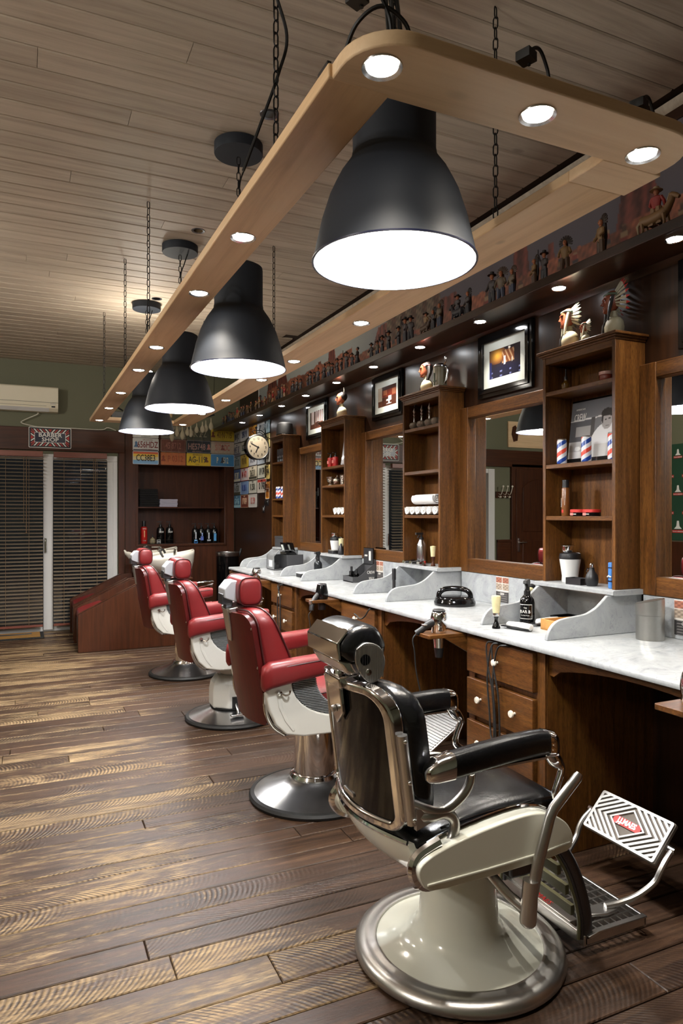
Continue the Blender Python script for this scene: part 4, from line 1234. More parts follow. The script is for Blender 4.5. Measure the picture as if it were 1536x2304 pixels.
BP = [  # row from the top, column from the left: bg, text, colour, small, rim, bands, art, label
    [((208, 206, 198), '73 HLK', (60, 60, 62), ('', 'RECREATION'), None, None, None, 'white', 0), ((120, 116, 100), 'PD 214', (50, 50, 46), None, (90, 88, 78), None, None, 'grey brown', .1), ((74, 76, 58), 'RK 2\u00b7Z', (150, 146, 120), None, (100, 100, 80), None, None, 'olive', .1), ((186, 160, 44), '40\u00b7N\u00b7715', (120, 88, 30), ('', ''), (160, 140, 60), None, ((110, 60, 34), -.8), 'yellow', .1)],
    [((196, 196, 192), '656HDZ', (120, 46, 44), ('OKLAHOMA', 'NATIVE AMERICA'), (214, 214, 210), [(-.98, -.78, (36, 40, 60))], ((70, 104, 140), -.74), 'white', 0), ((104, 60, 48), '45 8712', (150, 100, 84), None, (150, 130, 116), None, None, 'rusty brown', .15), ((34, 36, 40), 'HE5748', (168, 130, 120), ('', 'NEW MEXICO'), (150, 150, 146), None, ((176, 110, 96), .82), 'black', .1), ((168, 152, 132), 'S17 \u00b7 DC', (170, 92, 80), ('SESQUICENTENNIAL', ''), (150, 140, 124), None, ((120, 70, 60), 0.0), 'beige', .1)],
    [((214, 200, 150), 'CC38E3', (34, 34, 40), ('', ''), (206, 214, 224), [(.62, .97, (206, 96, 60)), (.2, .62, (228, 190, 70)), (-.97, -.35, (120, 166, 206))], None, 'sunset coloured', 0), ((176, 100, 54), 'P 0312', (150, 74, 40), ('', ''), (160, 100, 60), None, ((130, 60, 34), -.8), 'faded orange', .15), ((212, 176, 30), 'AG-119', (60, 58, 44), ('ELDORADO', 'TEXAS'), (200, 176, 60), None, ((104, 60, 30), .62), 'bright yellow', 0), ((64, 128, 176), 'P     512', (222, 216, 180), ('', ''), (214, 222, 226), None, ((60, 60, 66), 0.0), 'blue', 0)]]
cx = [1.46, 1.823, 2.168, 2.500]
zr = [2.507, 2.331, 2.155]
RN = ['top', 'middle', 'bottom']; CN = ['first', 'second', 'third', 'fourth']
for r_ in range(3):
    for c_ in range(4):
        bg, tx, tc, sm, rim, band, art, cn, wn = BP[r_][c_]
        plate((cx[c_], YC - .0735, zr[r_]), (0, 0, 0), .335, .170, bg, tx, tc, sm, '%s number plate, %s from the left in the %s row over the alcove shelves' % (cn, CN[c_], RN[r_]), 'number plates over the alcove shelves', rim, band, art, wn)
SCOL = [((176, 178, 184), (70, 74, 84), 'silver grey'), ((210, 212, 216), (40, 60, 110), 'white and blue'), ((216, 150, 40), (120, 50, 20), 'orange'), ((214, 216, 212), (60, 62, 64), 'white'), ((150, 186, 196), (40, 70, 80), 'pale blue'),
        ((184, 182, 178), (90, 92, 110), 'light grey'), ((206, 208, 196), (36, 60, 46), 'white and green'), ((196, 204, 206), (60, 80, 90), 'pale'), ((198, 200, 196), (70, 70, 70), 'plain white'), ((214, 196, 120), (80, 70, 30), 'cream'),
        ((150, 156, 148), (96, 104, 100), 'grey green'), ((208, 170, 30), (110, 84, 20), 'yellow'), ((168, 170, 176), (80, 80, 86), 'mid grey'), ((160, 172, 186), (60, 66, 96), 'blue grey'), ((196, 190, 176), (70, 60, 50), 'off white'),
        ((72, 104, 160), (210, 206, 180), 'blue'), ((206, 200, 200), (160, 44, 44), 'red lettered'), ((208, 196, 170), (60, 60, 50), 'red banded'), ((206, 206, 190), (30, 30, 30), 'black lettered'), ((210, 180, 90), (50, 46, 40), 'gold and white'),
        ((178, 186, 196), (70, 74, 60), 'white and olive'), ((112, 146, 196), (40, 56, 120), 'sky blue'), ((206, 204, 190), (60, 60, 50), 'ivory'), ((210, 202, 190), (36, 36, 40), 'pink footed white'), ((200, 126, 36), (80, 40, 20), 'dull orange'),
        ((70, 126, 164), (150, 190, 200), 'turquoise'), ((128, 56, 40), (206, 170, 140), 'brick red'), ((214, 210, 204), (170, 80, 70), 'rose')]
TXTS = ['884 JC', '2HK 91', '5F0 DA', '6PY 113', '415 BWT', 'WET 37', '3GZ 118', '7ML 402', '271 ZA', 'QN 640', 'LKT 52', 'VS 481', '90 2416', '714 RD', '8JB 33', '95 317', 'M 1471', '26331', '11V 174', '1694', 'A 1576', 'B 2011', 'R 2501', 'O 1742', '6006', 'G4 16', '17 034', '1S 39']
EX = [9.30, 8.935, 8.565, 8.195, 7.975]
q = 0
for r_ in range(6):
    z = 2.475 - .179 * r_
    for c_ in range(5):
        if r_ == 5 and c_ > 2: continue
        bg, tc, cn = SCOL[q]
        bg = tuple(int(.82 * b_ + .18 * sum(bg) / 3) * .92 for b_ in bg)
        w_ = .352 if c_ < 4 else .19
        yy = EX[c_] if c_ < 4 else 7.98
        dz = 0
        if c_ == 4 and r_ >= 3: dz = -.02
        plate((XP - .0005, yy, z + dz), (0, 0, -pi / 2), w_ - .004, .170 if not (c_ == 4 and r_ > 3) else .13, bg, TXTS[q] if c_ < 4 else TXTS[q][-3:], tc, ('STATE', '') if q % 3 else None,
              '%s plate on the clock wall, %s from the corner in the %s row' % (cn, ['first', 'second', 'third', 'fourth', 'fifth'][c_], ['top', 'second', 'third', 'fourth', 'fifth', 'bottom'][r_]), 'number plates beside the clock',
              tuple(min(255, x_ + 20) for x_ in bg) if q % 2 else tc, [(-.96, -.55, tc)] if q in (5, 15, 17, 20, 25) else ([(.55, .96, (170, 60, 50))] if q in (17, 23) else None))
        q += 1
plate((XP - .0005, 7.975, 1.655), (0, 0, -pi / 2), .14, .13, (214, 140, 30), '60', (110, 60, 20), None, 'small orange plate, lowest beside the narrow shelf tower', 'number plates beside the clock')

# ---- double sided wall clock on its bracket
t = thing('wall_clock', 'round black rimmed station clock on an iron bracket before the number plates', 'clock', (2.515, 7.925, 2.205), radians(8))
R_ = .150
MB().lathe([(.0001, -.045), (R_ - .01, -.045), (R_, -.035), (R_, .035), (R_ - .01, .045), (.0001, .045)], n=48, axis='y').build('case', M['gloss_black'], t)
MB().torus_of([(R_ - .016, -.046), (R_ - .008, -.053), (R_ + .003, -.046), (R_ + .003, -.038)], n=48, axis='y').build('bezel', M['black'], t)
MB().lathe([(.0001, -.0475), (R_ - .014, -.0475), (R_ - .014, -.046), (.0001, -.046)], n=48, axis='y').build('dial', plain('ivory dial', srgb(146, 134, 114), .6), t)
for k in range(1, 13):
    a = pi / 2 - 2 * pi * k / 12
    text('numeral', str(k), .036, M['ink_k'], t, (.102 * cos(a), -.0482, .102 * sin(a)), FACE_S, .9, bold=.0006)
for ang, ln, w_ in ((pi / 2 - 2 * pi * (6.83 / 12), .07, .006), (pi / 2 - 2 * pi * (49 / 60), .10, .0045)):
    d = Vector((cos(ang), 0, sin(ang))); s_ = Vector((-sin(ang), 0, cos(ang)))
    MB().obox(Vector((0, -.0495, 0)) + d * ln * .42, d * ln * .58, s_ * w_, (0, .001, 0)).build('hand', M['ink_k'], t, smooth=False)
MB().cyl((0, -.052, 0), (0, -.047, 0), .007, .007, 10).build('hub', M['ink_k'], t)
MB().cyl((0, 0, R_ - .004), (0, 0, R_ + .075), .007, .007, 10).ball((0, 0, R_ + .085), .015, 10, 8).tube(spline([(-.055, 0, R_ + .03), (-.03, 0, R_ + .055), (.0, 0, R_ + .05), (.06, 0, R_ + .055), (.11, 0, R_ + .02), (.146, .0, R_ - .03)], 6), .005, 7).tube(spline([(-.055, 0, R_ + .03), (-.035, 0, R_ + .02), (-.02, 0, R_ + .0)], 5), .004, 6).tube(spline([(.0, 0, R_ + .02), (.05, 0, R_ + .03), (.09, 0, R_ + .01)], 5), .004, 6).build('bracket', M['iron'], t)

# ---- switch and sockets on the dark wall under the plates
t = thing('light_switch', 'small chrome light switch on the dark wall below the number plates', 'switch', (XP, 8.13, 1.468))
MB().box(-.006, 0, -.042, .042, -.042, .042).build('cover', M['dsteel'], t, bevel=.002)
MB().box(-.012, -.006, -.018, .020, -.02, .022).build('rocker', M['alu'], t, bevel=.002)
t = thing('wall_socket', 'dark wall socket just under the lowest orange plate', 'socket', (XP, 8.02, 1.545))
MB().box(-.006, 0, -.075, .075, -.036, .036).build('cover', M['dsteel'], t, bevel=.002)
for s in (-1, 1): MB().lathe([(.0001, -.009), (.02, -.009), (.021, -.006), (.0001, -.006)], (0, s * .036, 0), 16, 'x').build('socket_face', M['gloss_black'], t)
unit(*WALL)
XR = 2.90; ZF = -.1909      # mirror wall and floor before the scaling about the camera
# ================================================================== COUNTER
ZK = .80; XK = 2.125
t = thing('marble_counter', 'long white marble counter top running under the mirrors', 'counter', (XK, 4.1, ZK))
pr = [(0, -.008), (.003, -.003), (.010, 0), (XR - XK - .002, 0), (XR - XK - .002, -.03), (.010, -.03), (.003, -.027), (0, -.02)]
MB().prism(pr, 'y', .55 - 4.1, 7.74 - 4.1).build('slab', M['marble'], t)
SPL = [(.55, 2.552), (3.125, 4.16), (4.735, 5.77), (6.375, 7.44)]
for a, b in SPL:
    MB().box(.735, XR - XK - .002, a - 4.1, b - 4.1, .0005, .193).build('backsplash', M['marble'], t, bevel=.002)
CONS = {4: (2.572, 3.105), 3: (4.18, 4.715), 2: (5.79, 6.354), 1: (7.46, 7.738)}
side = [(0, 0), (.004, .02), (.02, .052), (.045, .077), (.077, .092), (.126, .100), (.198, .106), (.253, .114), (.31, .138), (.35, .166), (.385, .1945), (.62, .1945), (.62, 0)]
s2 = sp2(side[:11], 4) + side[11:]
CL = {4: 'nearest scroll sided marble console with the wooden tray in it', 3: 'scroll sided marble console under the white towels tower', 2: 'scroll sided marble console with a spray bottle in it', 1: 'farthest and narrow scroll sided marble console'}
for k, (y0, y1) in CONS.items():
    t = thing('marble_console', CL[k], 'console', (2.255, (y0 + y1) / 2, ZK + .0005), group='marble consoles on the counter')
    h = (y1 - y0) / 2
    for s in (-1, 1):
        MB().prism(s2, 'y', s * h - (.020 if s > 0 else 0), s * h + (.020 if s < 0 else 0)).build('side_scroll', M['marble'], t, bevel=.003)
    MB().box(.600, .640, -h + .02, h - .02, 0, .1945).build('back_slab', M['marble'], t)
    MB().prism([(.402, .1948), (.395, .199), (.395, .216), (.402, .2205), (.640, .2205), (.640, .1948)], 'y', -h - .024, h + .024 if k > 1 else h).build('top_slab', M['marble'], t)

# ---- drawer cabinets
UNITS = [('A', 2.49, 3.085), ('B', 4.09, 4.70), ('C', 5.68, 6.31), ('D', 7.34, 7.80), ('E', .88, 1.475)]
UL = {'A': 'nearest wooden drawer cabinet with black cable loops over its drawers', 'B': 'second wooden drawer cabinet, partly behind the black chair headrest', 'C': 'third wooden drawer cabinet, behind the arms of the red chairs', 'D': 'farthest wooden drawer cabinet at the end of the counter', 'E': 'wooden drawer cabinet just out of the right edge of the picture'}
knobm = MB().lathe([(.0001, 0), (.007, 0), (.006, .010), (.0085, .014), (.0165, .018), (.0185, .023), (.016, .029), (.0001, .031)], n=18).mesh('knob', M['knob'], 50)
for nm, y0, y1 in UNITS:
    yc = (y0 + y1) / 2; h = (y1 - y0) / 2
    t = thing('drawer_cabinet', UL[nm], 'cabinet', (2.17, yc, 0), group='drawer cabinets under the counter')
    MB().box(.012, .725, -h, h, ZF, .7695).build('body', M['oak'], t, bevel=.003)
    MB().box(.002, .012, -h, h, ZF, ZF + .06).build('plinth', M['oaky'], t)
    for sy in (-1, 1):
        MB().box(.0, .012, sy * h - (.052 if sy > 0 else 0), sy * h + (.052 if sy < 0 else 0), ZF + .06, .7695).build('stile', M['oak'], t, bevel=.002)
    ds = [(-h + .06, h - .01, .568, .752)]
    mid = .0
    for z0, z1 in ((.345, .535), (.115, .312), (-.115, .085)):
        ds += [(-h + .06, -.012 + .03, z0, z1), (.012 + .03, h - .01, z0, z1)]
    for (a, b, z0, z1) in ds:
        dr = MB().box(-.022, .012, a, b, z0, z1).build('drawer', M['oaky'], t, bevel=.003)
        kb = link('knob', knobm, dr, (-.022, (a + b) / 2, (z0 + z1) / 2 + .0), (0, -pi / 2, 0))
GAPS = [(3.085, 4.09), (4.70, 5.68), (6.31, 7.34), (1.475, 2.49)]
for i, (a, b) in enumerate(GAPS):
    pts = [(a + .001, .7695)] + [(a + .001, .66)] + [(a + .03, .657)] + [(a + (b - a) * u, .657 + .075 * sin(pi * u) ** .6) for u in [k / 14 for k in range(1, 14)]] + [(b - .03, .657), (b - .001, .66), (b - .001, .7695)]
    lab = ['curved wooden apron under the counter behind the silver hair dryer', 'curved wooden apron under the counter beside the black hair dryer', 'farthest curved wooden apron under the counter', 'nearest curved wooden apron under the counter, right of the near drawers'][i]
    o = MB().prism(pts, 'x', 2.195, 2.215).build('counter_apron', M['oaky'], bevel=.002)
    tag(o, lab, 'apron', 'curved aprons between the drawer cabinets')
struct('trim_8', MB().box(2.86, 2.899, .55, 7.87, ZF, .769), M['dark'])

# ---- hair dryers on their boards
def dryer(yb, kind, blabel, dlabel, rz=0):
    b = thing('dryer_shelf', blabel, 'shelf', (2.04, yb, .745), group='dryer boards at the cabinets')
    # board with a hole, under the counter edge
    o = rrect(-.115, .128, -.072, .075, .008, 3); n = len(o)
    inn = [(-.01 + .038 * cos(pi + .0 + 2 * pi * k / n + pi / 4), .038 * sin(pi + 2 * pi * k / n + pi / 4)) for k in range(n)]
    MB().ring(o, inn, 'z', 0, .02).build('board', M['oakx'], b, bevel=.002)
    MB().prism([(.128, .0), (-.02, .0), (.128, -.085)], 'y', -.072, -.054).build('support', M['oakx'], b)
    t = thing('hair_dryer', dlabel, 'hair dryer', (2.03, yb, .766), radians(rz), group='hair dryers standing in the boards')
    body = M['chrome'] if kind == 'chrome' else M['gloss_black']
    if kind == 'chrome':
        MB().lathe([(.040, 0), (.043, .012), (.041, .03), (.043, .034), (.0455, .06), (.0445, .085), (.038, .105), (.034, .110)], n=32).build('body', body, t)
        MB().lathe([(.034, .108), (.0345, .118), (.028, .124), (.0001, .125)], n=24).build('rear_grille', M['black'], t)
        MB().lathe([(.0335, .0), (.030, -.04), (.026, -.085)], n=24).build('nozzle', M['steel'], t)
        MB().lathe([(.027, -.083), (.024, -.105), (.020, -.135), (.0001, -.135)], n=20).build('nozzle_tip', M['black'], t)
        MB().tube(spline([(-.030, .0, .058), (-.055, .012, .045), (-.085, .028, .018), (-.115, .045, -.005)], 4), [.024, .024, .023, .022, .021, .02, .019, .018, .0175, .017, .017, .0165, .016], 12).build('handle', M['black'], t)
        MB().box(-.092, -.07, .0, .03, .038, .046).build('switch', M['alu'], t, bevel=.002)
    else:
        MB().lathe([(.044, 0), (.050, .02), (.048, .05), (.036, .105), (.034, .112), (.03, .116), (.0001, .117)], n=28).build('body', body, t)
        MB().lathe([(.036, .106), (.0365, .112), (.033, .116), (.031, .114)], n=24).build('rear_grille', M['dsteel'], t)
        MB().lathe([(.0335, .0), (.030, -.04), (.028, -.08), (.0001, -.08)], n=20).build('nozzle', M['black'], t)
        MB().tube(spline([(-.035, -.01, .035), (-.075, -.03, .0), (-.10, -.045, -.045), (-.105, -.05, -.075)], 4), [.02] * 4 + [.019] * 4 + [.018] * 5, 12).build('handle', M['black'], t)
        MB().box(-.118, -.10, -.06, -.03, -.03, .0).build('switch', M['alu'], t, bevel=.002)
    e = (-.115, .045, -.008) if kind == 'chrome' else (-.105, -.05, -.078)
    MB().tube(spline([e, (e[0] - .02, e[1] + .002, e[2] - .03), (e[0] - .012, e[1] - .002, e[2] - .09), (e[0] - .004, e[1] - .008, e[2] - .2), (e[0] + .02, e[1] - .02, e[2] - .33)], 6), .0038, 6).build('cord', M['rubber'], t)
dryer(3.165, 'chrome', 'wooden dryer board at the nearest drawer cabinet', 'chrome hair dryer with black handle beside the nearest drawer cabinet')
dryer(4.78, 'black', 'wooden dryer board at the second drawer cabinet', 'black hair dryer at the second drawer cabinet')
dryer(6.39, 'chrome', 'wooden dryer board at the third drawer cabinet', 'farthest chrome hair dryer, above the red headrest')
dryer(1.60, 'chrome', 'wooden dryer board cut by the right edge of the picture', 'chrome hair dryer cut by the right edge of the picture', 110)

# ---- loops of black cable over the drawers
t = thing('cable_loops', 'black clipper cable hung in loops over the nearest top drawer', 'cable', (2.14, 2.78, .76))
for dy, w_, zb in ((.0, .055, -.52), (.045, .03, -.46)):
    MB().tube(spline([(.02, dy - w_, -.01), (-.004, dy - w_ * .9, .0), (-.012, dy - w_ * .2 + .02, -.03), (-.022, dy + .03, -.18), (-.024, dy + .012, -.33), (-.026, dy - .005, zb), (-.03, dy - .03, zb - .02), (-.026, dy - .03, -.4), (-.022, dy - .012, -.25), (-.018, dy + .03, -.12), (-.012, dy + .05, -.02), (.0, dy + .02, .0), (.02, dy - .0, -.01)], 8), .0045, 6).build('cable', M['rubber'], t)
t = thing('cable_loops', 'black clipper cable hung in loops over the third cabinet drawer', 'cable', (2.14, 6.0, .76))
for dy, w_, zb in ((.0, .055, -.46),):
    MB().tube(spline([(.02, dy - w_, -.01), (-.004, dy - w_ * .9, .0), (-.012, dy - w_ * .2 + .02, -.03), (-.024, dy + .03, -.18), (-.026, dy + .012, -.33), (-.026, dy - .005, zb), (-.03, dy - .03, zb - .02), (-.026, dy - .05, -.4), (-.024, dy - .042, -.25), (-.018, dy - .02, -.12), (-.012, dy + .05, -.02), (.0, dy + .02, .0), (.02, dy - .0, -.01)], 8), .006, 6).build('cable', M['rubber'], t)
t = thing('cable_loops', 'black cable hanging from the second cabinet top drawer', 'cable', (2.14, 4.22, .755))
MB().tube(spline([(.02, -.03, .0), (-.01, -.03, -.0), (-.03, -.0, -.05), (-.034, .06, -.075), (-.03, .13, -.06), (-.026, .17, -.055)], 8), .005, 6).build('cable', M['rubber'], t)

# ================================================================== THINGS ON THE COUNTER AND SHELVES
Z0 = ZK + .0005
# near console: tray, clippers, mats
t = thing('wooden_tray', 'light wooden drawer tray standing in the nearest console', 'tray', (2.59, 2.735, Z0), radians(-4))
MB().box(-.14, .14, -.11, .11, 0, .008).build('bottom', M['tray'], t)
for a in ((-.14, -.128, -.11, .11), (.128, .14, -.11, .11), (-.128, .128, -.11, -.10), (-.128, .128, .10, .11)):
    MB().box(a[0], a[1], a[2], a[3], .0, .055).build('side', M['tray'], t, bevel=.0015)
t = thing('hair_comb', 'dark comb lying inside the light wooden tray', 'comb', (2.58, 2.73, Z0 + .0085), .5)
m = MB().box(-.08, .08, -.004, .008, 0, .004)
for k in range(22): m.box(-.078 + k * .0072, -.0755 + k * .0072, -.02, -.004, 0, .003)
m.build('comb_body', M['tray'], t)
t = thing('grooming_tray', 'black plastic tray at the back of the nearest console', 'tray', (2.775, 2.97, Z0), 0)
t.scale = (.55, .55, .6)
MB().box(-.11, .11, -.15, .15, 0, .01).build('bottom', M['black'], t, bevel=.003)
MB().ring(rrect(-.115, .115, -.155, .155, .02), rrect(-.10, .10, -.14, .14, .015), 'z', .004, .045).build('rim', M['gloss_black'], t, bevel=.003)
m = MB()
for i_ in range(7):
    for j_ in range(5): m.box(-.09 + j_ * .04, -.072 + j_ * .04, -.12 + i_ * .036, -.104 + i_ * .036, .01, .013)
m.build('nubs', M['gloss_black'], t)
def clipper(loc, rz, label, col=None):
    t = thing('hair_clipper', label, 'hair clipper', loc, rz, 'hair clippers')
    MB().loft([[(x, w * cos(a), .022 + hh * sin(a)) for a in [2 * pi * k / 12 for k in range(12)]] for x, w, hh in ((-.075, .016, .013), (-.07, .020, .018), (-.02, .022, .020), (.03, .020, .018), (.07, .019, .016), (.078, .012, .01))]).build('shell', M['white'] if col is None else col, t, angle=50)
    MB().loft([[(x, w * cos(a) * 1.02, .013 + hh * sin(a)) for a in [2 * pi * k / 12 for k in range(12)]] for x, w, hh in ((-.07, .018, .012), (.0, .0225, .013), (.07, .019, .012))]).build('underside', M['black'], t, angle=50)
    m = MB().box(.072, .10, -.022, .022, .010, .016)
    for k in range(9): m.box(.10, .108, -.022 + k * .005, -.0195 + k * .005, .010, .014)
    m.build('blade', M['dsteel'], t)
    return t
clipper((2.335, 2.872, Z0), radians(103), 'white and black hair clipper lying before the wooden tray')
clipper((2.585, 2.945, Z0), radians(183), 'second white hair clipper, behind the wooden tray')
t = thing('neck_brush', 'pale bristled neck brush standing upright on the counter edge', 'brush', (2.258, 2.967, Z0))
MB().lathe([(.0001, 0), (.021, .0), (.022, .006), (.017, .018), (.010, .035), (.009, .05), (.013, .06), (.017, .066)], n=20).build('handle', M['gloss_black'], t)
MB().lathe([(.017, .065), (.019, .07), (.0185, .082), (.016, .083)], n=18).build('collar', M['steel'], t)
MB().lathe([(.0175, .082), (.021, .12), (.0245, .165), (.022, .172), (.0001, .174)], n=18).build('bristles', M['bristle'], t)
def spray(loc, label, txt, rz=0, s=1.0, clear=False):
    t = thing('spray_bottle', label, 'spray bottle', loc, rz, 'spray bottles')
    MB().lathe([(.0001, 0), (.036, 0), (.040, .005), (.040, .115), (.036, .135), (.022, .152), (.017, .158), (.017, .166), (.0001, .166)], n=28).build('bottle', M['gloss_black'] if not clear else plain('smoke plastic', srgb(40, 42, 46), .1, trans=.3), t)
    MB().lathe([(.018, .158), (.018, .178), (.014, .182)], n=18).build('collar', M['black'], t)
    h = MB().box(-.012, .014, -.011, .011, .180, .205).prism([(-.050, .222), (-.046, .238), (.022, .244), (.034, .224), (.016, .200), (-.014, .200), (-.02, .216)], 'y', -.010, .010)
    h.tube([(-.018, 0, .214), (-.034, 0, .190), (-.030, 0, .168)], [.006, .0055, .004], 6)
    h.build('trigger_head', M['black'], t, bevel=.002)
    if txt:
        L = 40 * .001
        lb = MB(); n = 12
        for rad, z0, z1, a0, mi in ((.0404, .028, .108, .95, 0), (.0407, .031, .105, .90, 1)):
            vs = [(rad * cos(pi + a0 * (2 * k / n - 1)), rad * sin(pi + a0 * (2 * k / n - 1)), z) for z in (z0, z1) for k in range(n + 1)]
            lb.mat(mi).add(vs, [(k, k + 1, n + 2 + k, n + 1 + k) for k in range(n)])
        lb.build('label', [M['ink_w'], M['gloss_black']], t)
        text('lettering', 'THE', .012, M['ink_w'], t, (-.0412, .0, .088), FACE_W, .8)
        text('lettering', txt, .024, M['ink_w'], t, (-.0414, .0, .068), FACE_W, .9)
        text('lettering', 'The Man of style', .0068, M['ink_w'], t, (-.0412, .0, .048), FACE_W, 1)
    return t
spray((2.52, 3.035, Z0), 'black spray bottle lettered BAR in the nearest console', 'BAR B', .62)
spray((2.58, 6.17, Z0), 'dark spray bottle in the console with the tall scrolls behind the red chair', None, .5, clear=True)
t = thing('small_bottle', 'small dark bottle beside the far spray bottle in the console', 'bottle', (2.62, 6.02, Z0))
MB().lathe([(.0001, 0), (.022, 0), (.023, .06), (.012, .072), (.011, .078)], n=18).build('bottle', plain('olive glass', srgb(70, 68, 48), .15), t)
MB().lathe([(.013, .078), (.013, .10), (.0001, .10)], n=14).build('cap', M['black'], t)
t = thing('cape_bundle', 'dark folded bundle with pale tip hanging behind the black spray bottle', 'cloth', (2.66, 3.16, Z0 + .0))
MB().lathe([(.0001, 0), (.02, 0), (.022, .12), (.012, .15), (.012, .165)], n=14).build('stand', M['alu'], t)
MB().ball((-.01, 0, .185), (.03, .022, .018), 12, 8).build('cloth', M['black'], t)
MB().ball((-.03, -.015, .172), (.026, .014, .012), 10, 7).build('tip', M['bristle'], t)
# leaflet strips on the backsplash
for y0, lab in ((3.69, 'printed price leaflet on the backsplash behind the BAR spray bottle'), (5.42, 'printed price leaflet on the backsplash left of the towel tower'), (2.30, 'printed price leaflet at the right edge of the picture')):
    t = thing('price_leaflet', lab, 'leaflet', (2.859, y0, Z0 + .02), group='price leaflets')
    def leaf(u, v):
        if v < .42: return (48, 46, 46) if not (.12 < u < .88 and (int(v * 60) % 5 == 0)) else (120, 116, 112)
        if v < .48: return (214, 208, 200)
        k = int((v - .48) / .26); w = (v - .48) % .26
        if w < .02 or abs(u - .5) < .03: return (220, 210, 200)
        q = .8 + .2 * sin(u * 23 + k * 3) * sin(v * 50)
        return (178 * q, 112 * q, 88 * q) if k else (190 * q, 170 * q, 150 * q)
    picture('sheet', M['print'], leaf, (-.0015, .065, 0), (0, -.13, 0), (0, 0, .168), 22, 36, t)
    text('lettering', 'CREW', .022, M['ink_w'], t, (-.003, 0, .056), FACE_W, .7)
    MB().box(-.001, .0, -.066, .066, 0, .169).build('backing', M['paper'], t, smooth=False)
# lid with handle
t = thing('black_lid', 'round glossy black lid with arched handle on the counter', 'lid', (2.60, 3.86, Z0), radians(53))
MB().lathe([(.0001, 0), (.134, 0), (.137, .010), (.137, .022), (.130, .034), (.128, .046), (.118, .054), (.08, .060), (.0001, .062)], n=48).build('dome', M['gloss_black'], t)
MB().tube(spline([(-.02, -.105, .050), (-.018, -.10, .078), (-.012, -.075, .100), (0, -.03, .108), (0, .03, .108), (-.012, .075, .100), (-.018, .10, .078), (-.02, .105, .050)], 5), .013, 10, flat=1.3).build('handle', M['gloss_black'], t)
# steel bin
t = thing('table_bin', 'small brushed steel swing lid bin on the counter before the right mirror', 'bin', (2.735, 2.40, Z0))
MB().lathe([(.0001, 0), (.064, 0), (.064, .118), (.0001, .118)], n=40).build('body', M['bin'], t)
n = 40; R0 = .0655
top = [(R0 * cos(2 * pi * k / n), R0 * sin(2 * pi * k / n)) for k in range(n)]
def ztop(x, y): return .205 - .032 * (1 - ((x * .75 - y * .65) / R0)) * .5
MB().loft([[(x, y, .119) for x, y in top], [(x, y, .185 + .012 * (x / R0) * .7 + .012 * (-y / R0)) for x, y in top]]).build('lid_collar', M['bin'], t)
MB().add([(R0 * .97 * cos(2 * pi * k / n), R0 * .97 * sin(2 * pi * k / n), .1855 + .012 * (cos(2 * pi * k / n)) * .7 - .012 * sin(2 * pi * k / n)) for k in range(n)] + [(0, 0, .176)], [(k, (k + 1) % n, n) for k in range(n)]).build('swing_flap', M['chrome'], t)
# towel tower console: scissors, brush, comb
t = thing('counter_brush', 'black upright styling brush inside the towel tower console', 'brush', (2.56, 4.62, Z0))
MB().lathe([(.0001, 0), (.016, 0), (.016, .01), (.012, .03), (.012, .10)], n=14).build('handle', M['black'], t)
MB().box(-.012, .012, -.014, .014, .10, .19).build('head', M['black'], t, bevel=.005)
t = thing('powder_puff', 'round black brush head in the towel tower console', 'brush', (2.66, 4.44, Z0))
MB().lathe([(.0001, 0), (.03, 0), (.034, .012), (.028, .032), (.0001, .038)], n=18).build('pad', M['black'], t)
MB().lathe([(.0001, .036), (.007, .036), (.009, .05), (.0001, .056)], n=12).build('grip', M['gloss_black'], t)
# CREW display tray
t = thing('display_tray', 'grey card display tray lettered CREW on the counter before the second mirror', 'display', (2.72, 5.575, Z0), 0)
m = MB().box(-.10, .12, -.10, .10, 0, .008).box(-.10, -.094, -.10, .10, 0, .05).box(.114, .12, -.10, .10, 0, .20)
for s in (-1, 1): m.prism([(-.10, 0), (.12, 0), (.12, .165), (.06, .125), (-.02, .062), (-.05, .05), (-.10, .05)], 'y', s * .10 - .003, s * .10 + .003)
m.build('card_tray', M['box'], t)
MB().box(.105, .113, -.095, .095, .15, .30).build('header_card', M['gloss_black'], t)
picture('header_print', M['print'], lambda u, v: (200, 196, 190) if (.55 < u < .8 and .2 < v < .85) or (.08 < u < .42 and .45 < v < .58) else (30, 30, 32), (.104, .09, .155), (0, -.18, 0), (0, 0, .14), 26, 20, t)
text('lettering', 'CREW', .038, M['ink_w'], t, (.078, -.1035, .085), FACE_S, .72)
text('lettering', 'WAX', .038, M['ink_w'], t, (.085, -.1035, .03), FACE_S, .6)
for i_, (x, y) in enumerate(((-.05, .03), (-.02, -.015))):
    b = thing('wax_bottle', ['dark bottle in the card display tray, left one', 'dark bottle in the card display tray, right one'][i_], 'bottle', (2.72 + x, 5.575 + y, Z0 + .0085))
    MB().box(-.016, .016, -.02, .02, 0, .085 - .02 * i_).build('body', M['gloss_black'], b, bevel=.004)
    MB().lathe([(.011, .084 - .02 * i_), (.011, .125 - .02 * i_), (.0001, .125 - .02 * i_)], n=14).build('cap', M['black'], b)
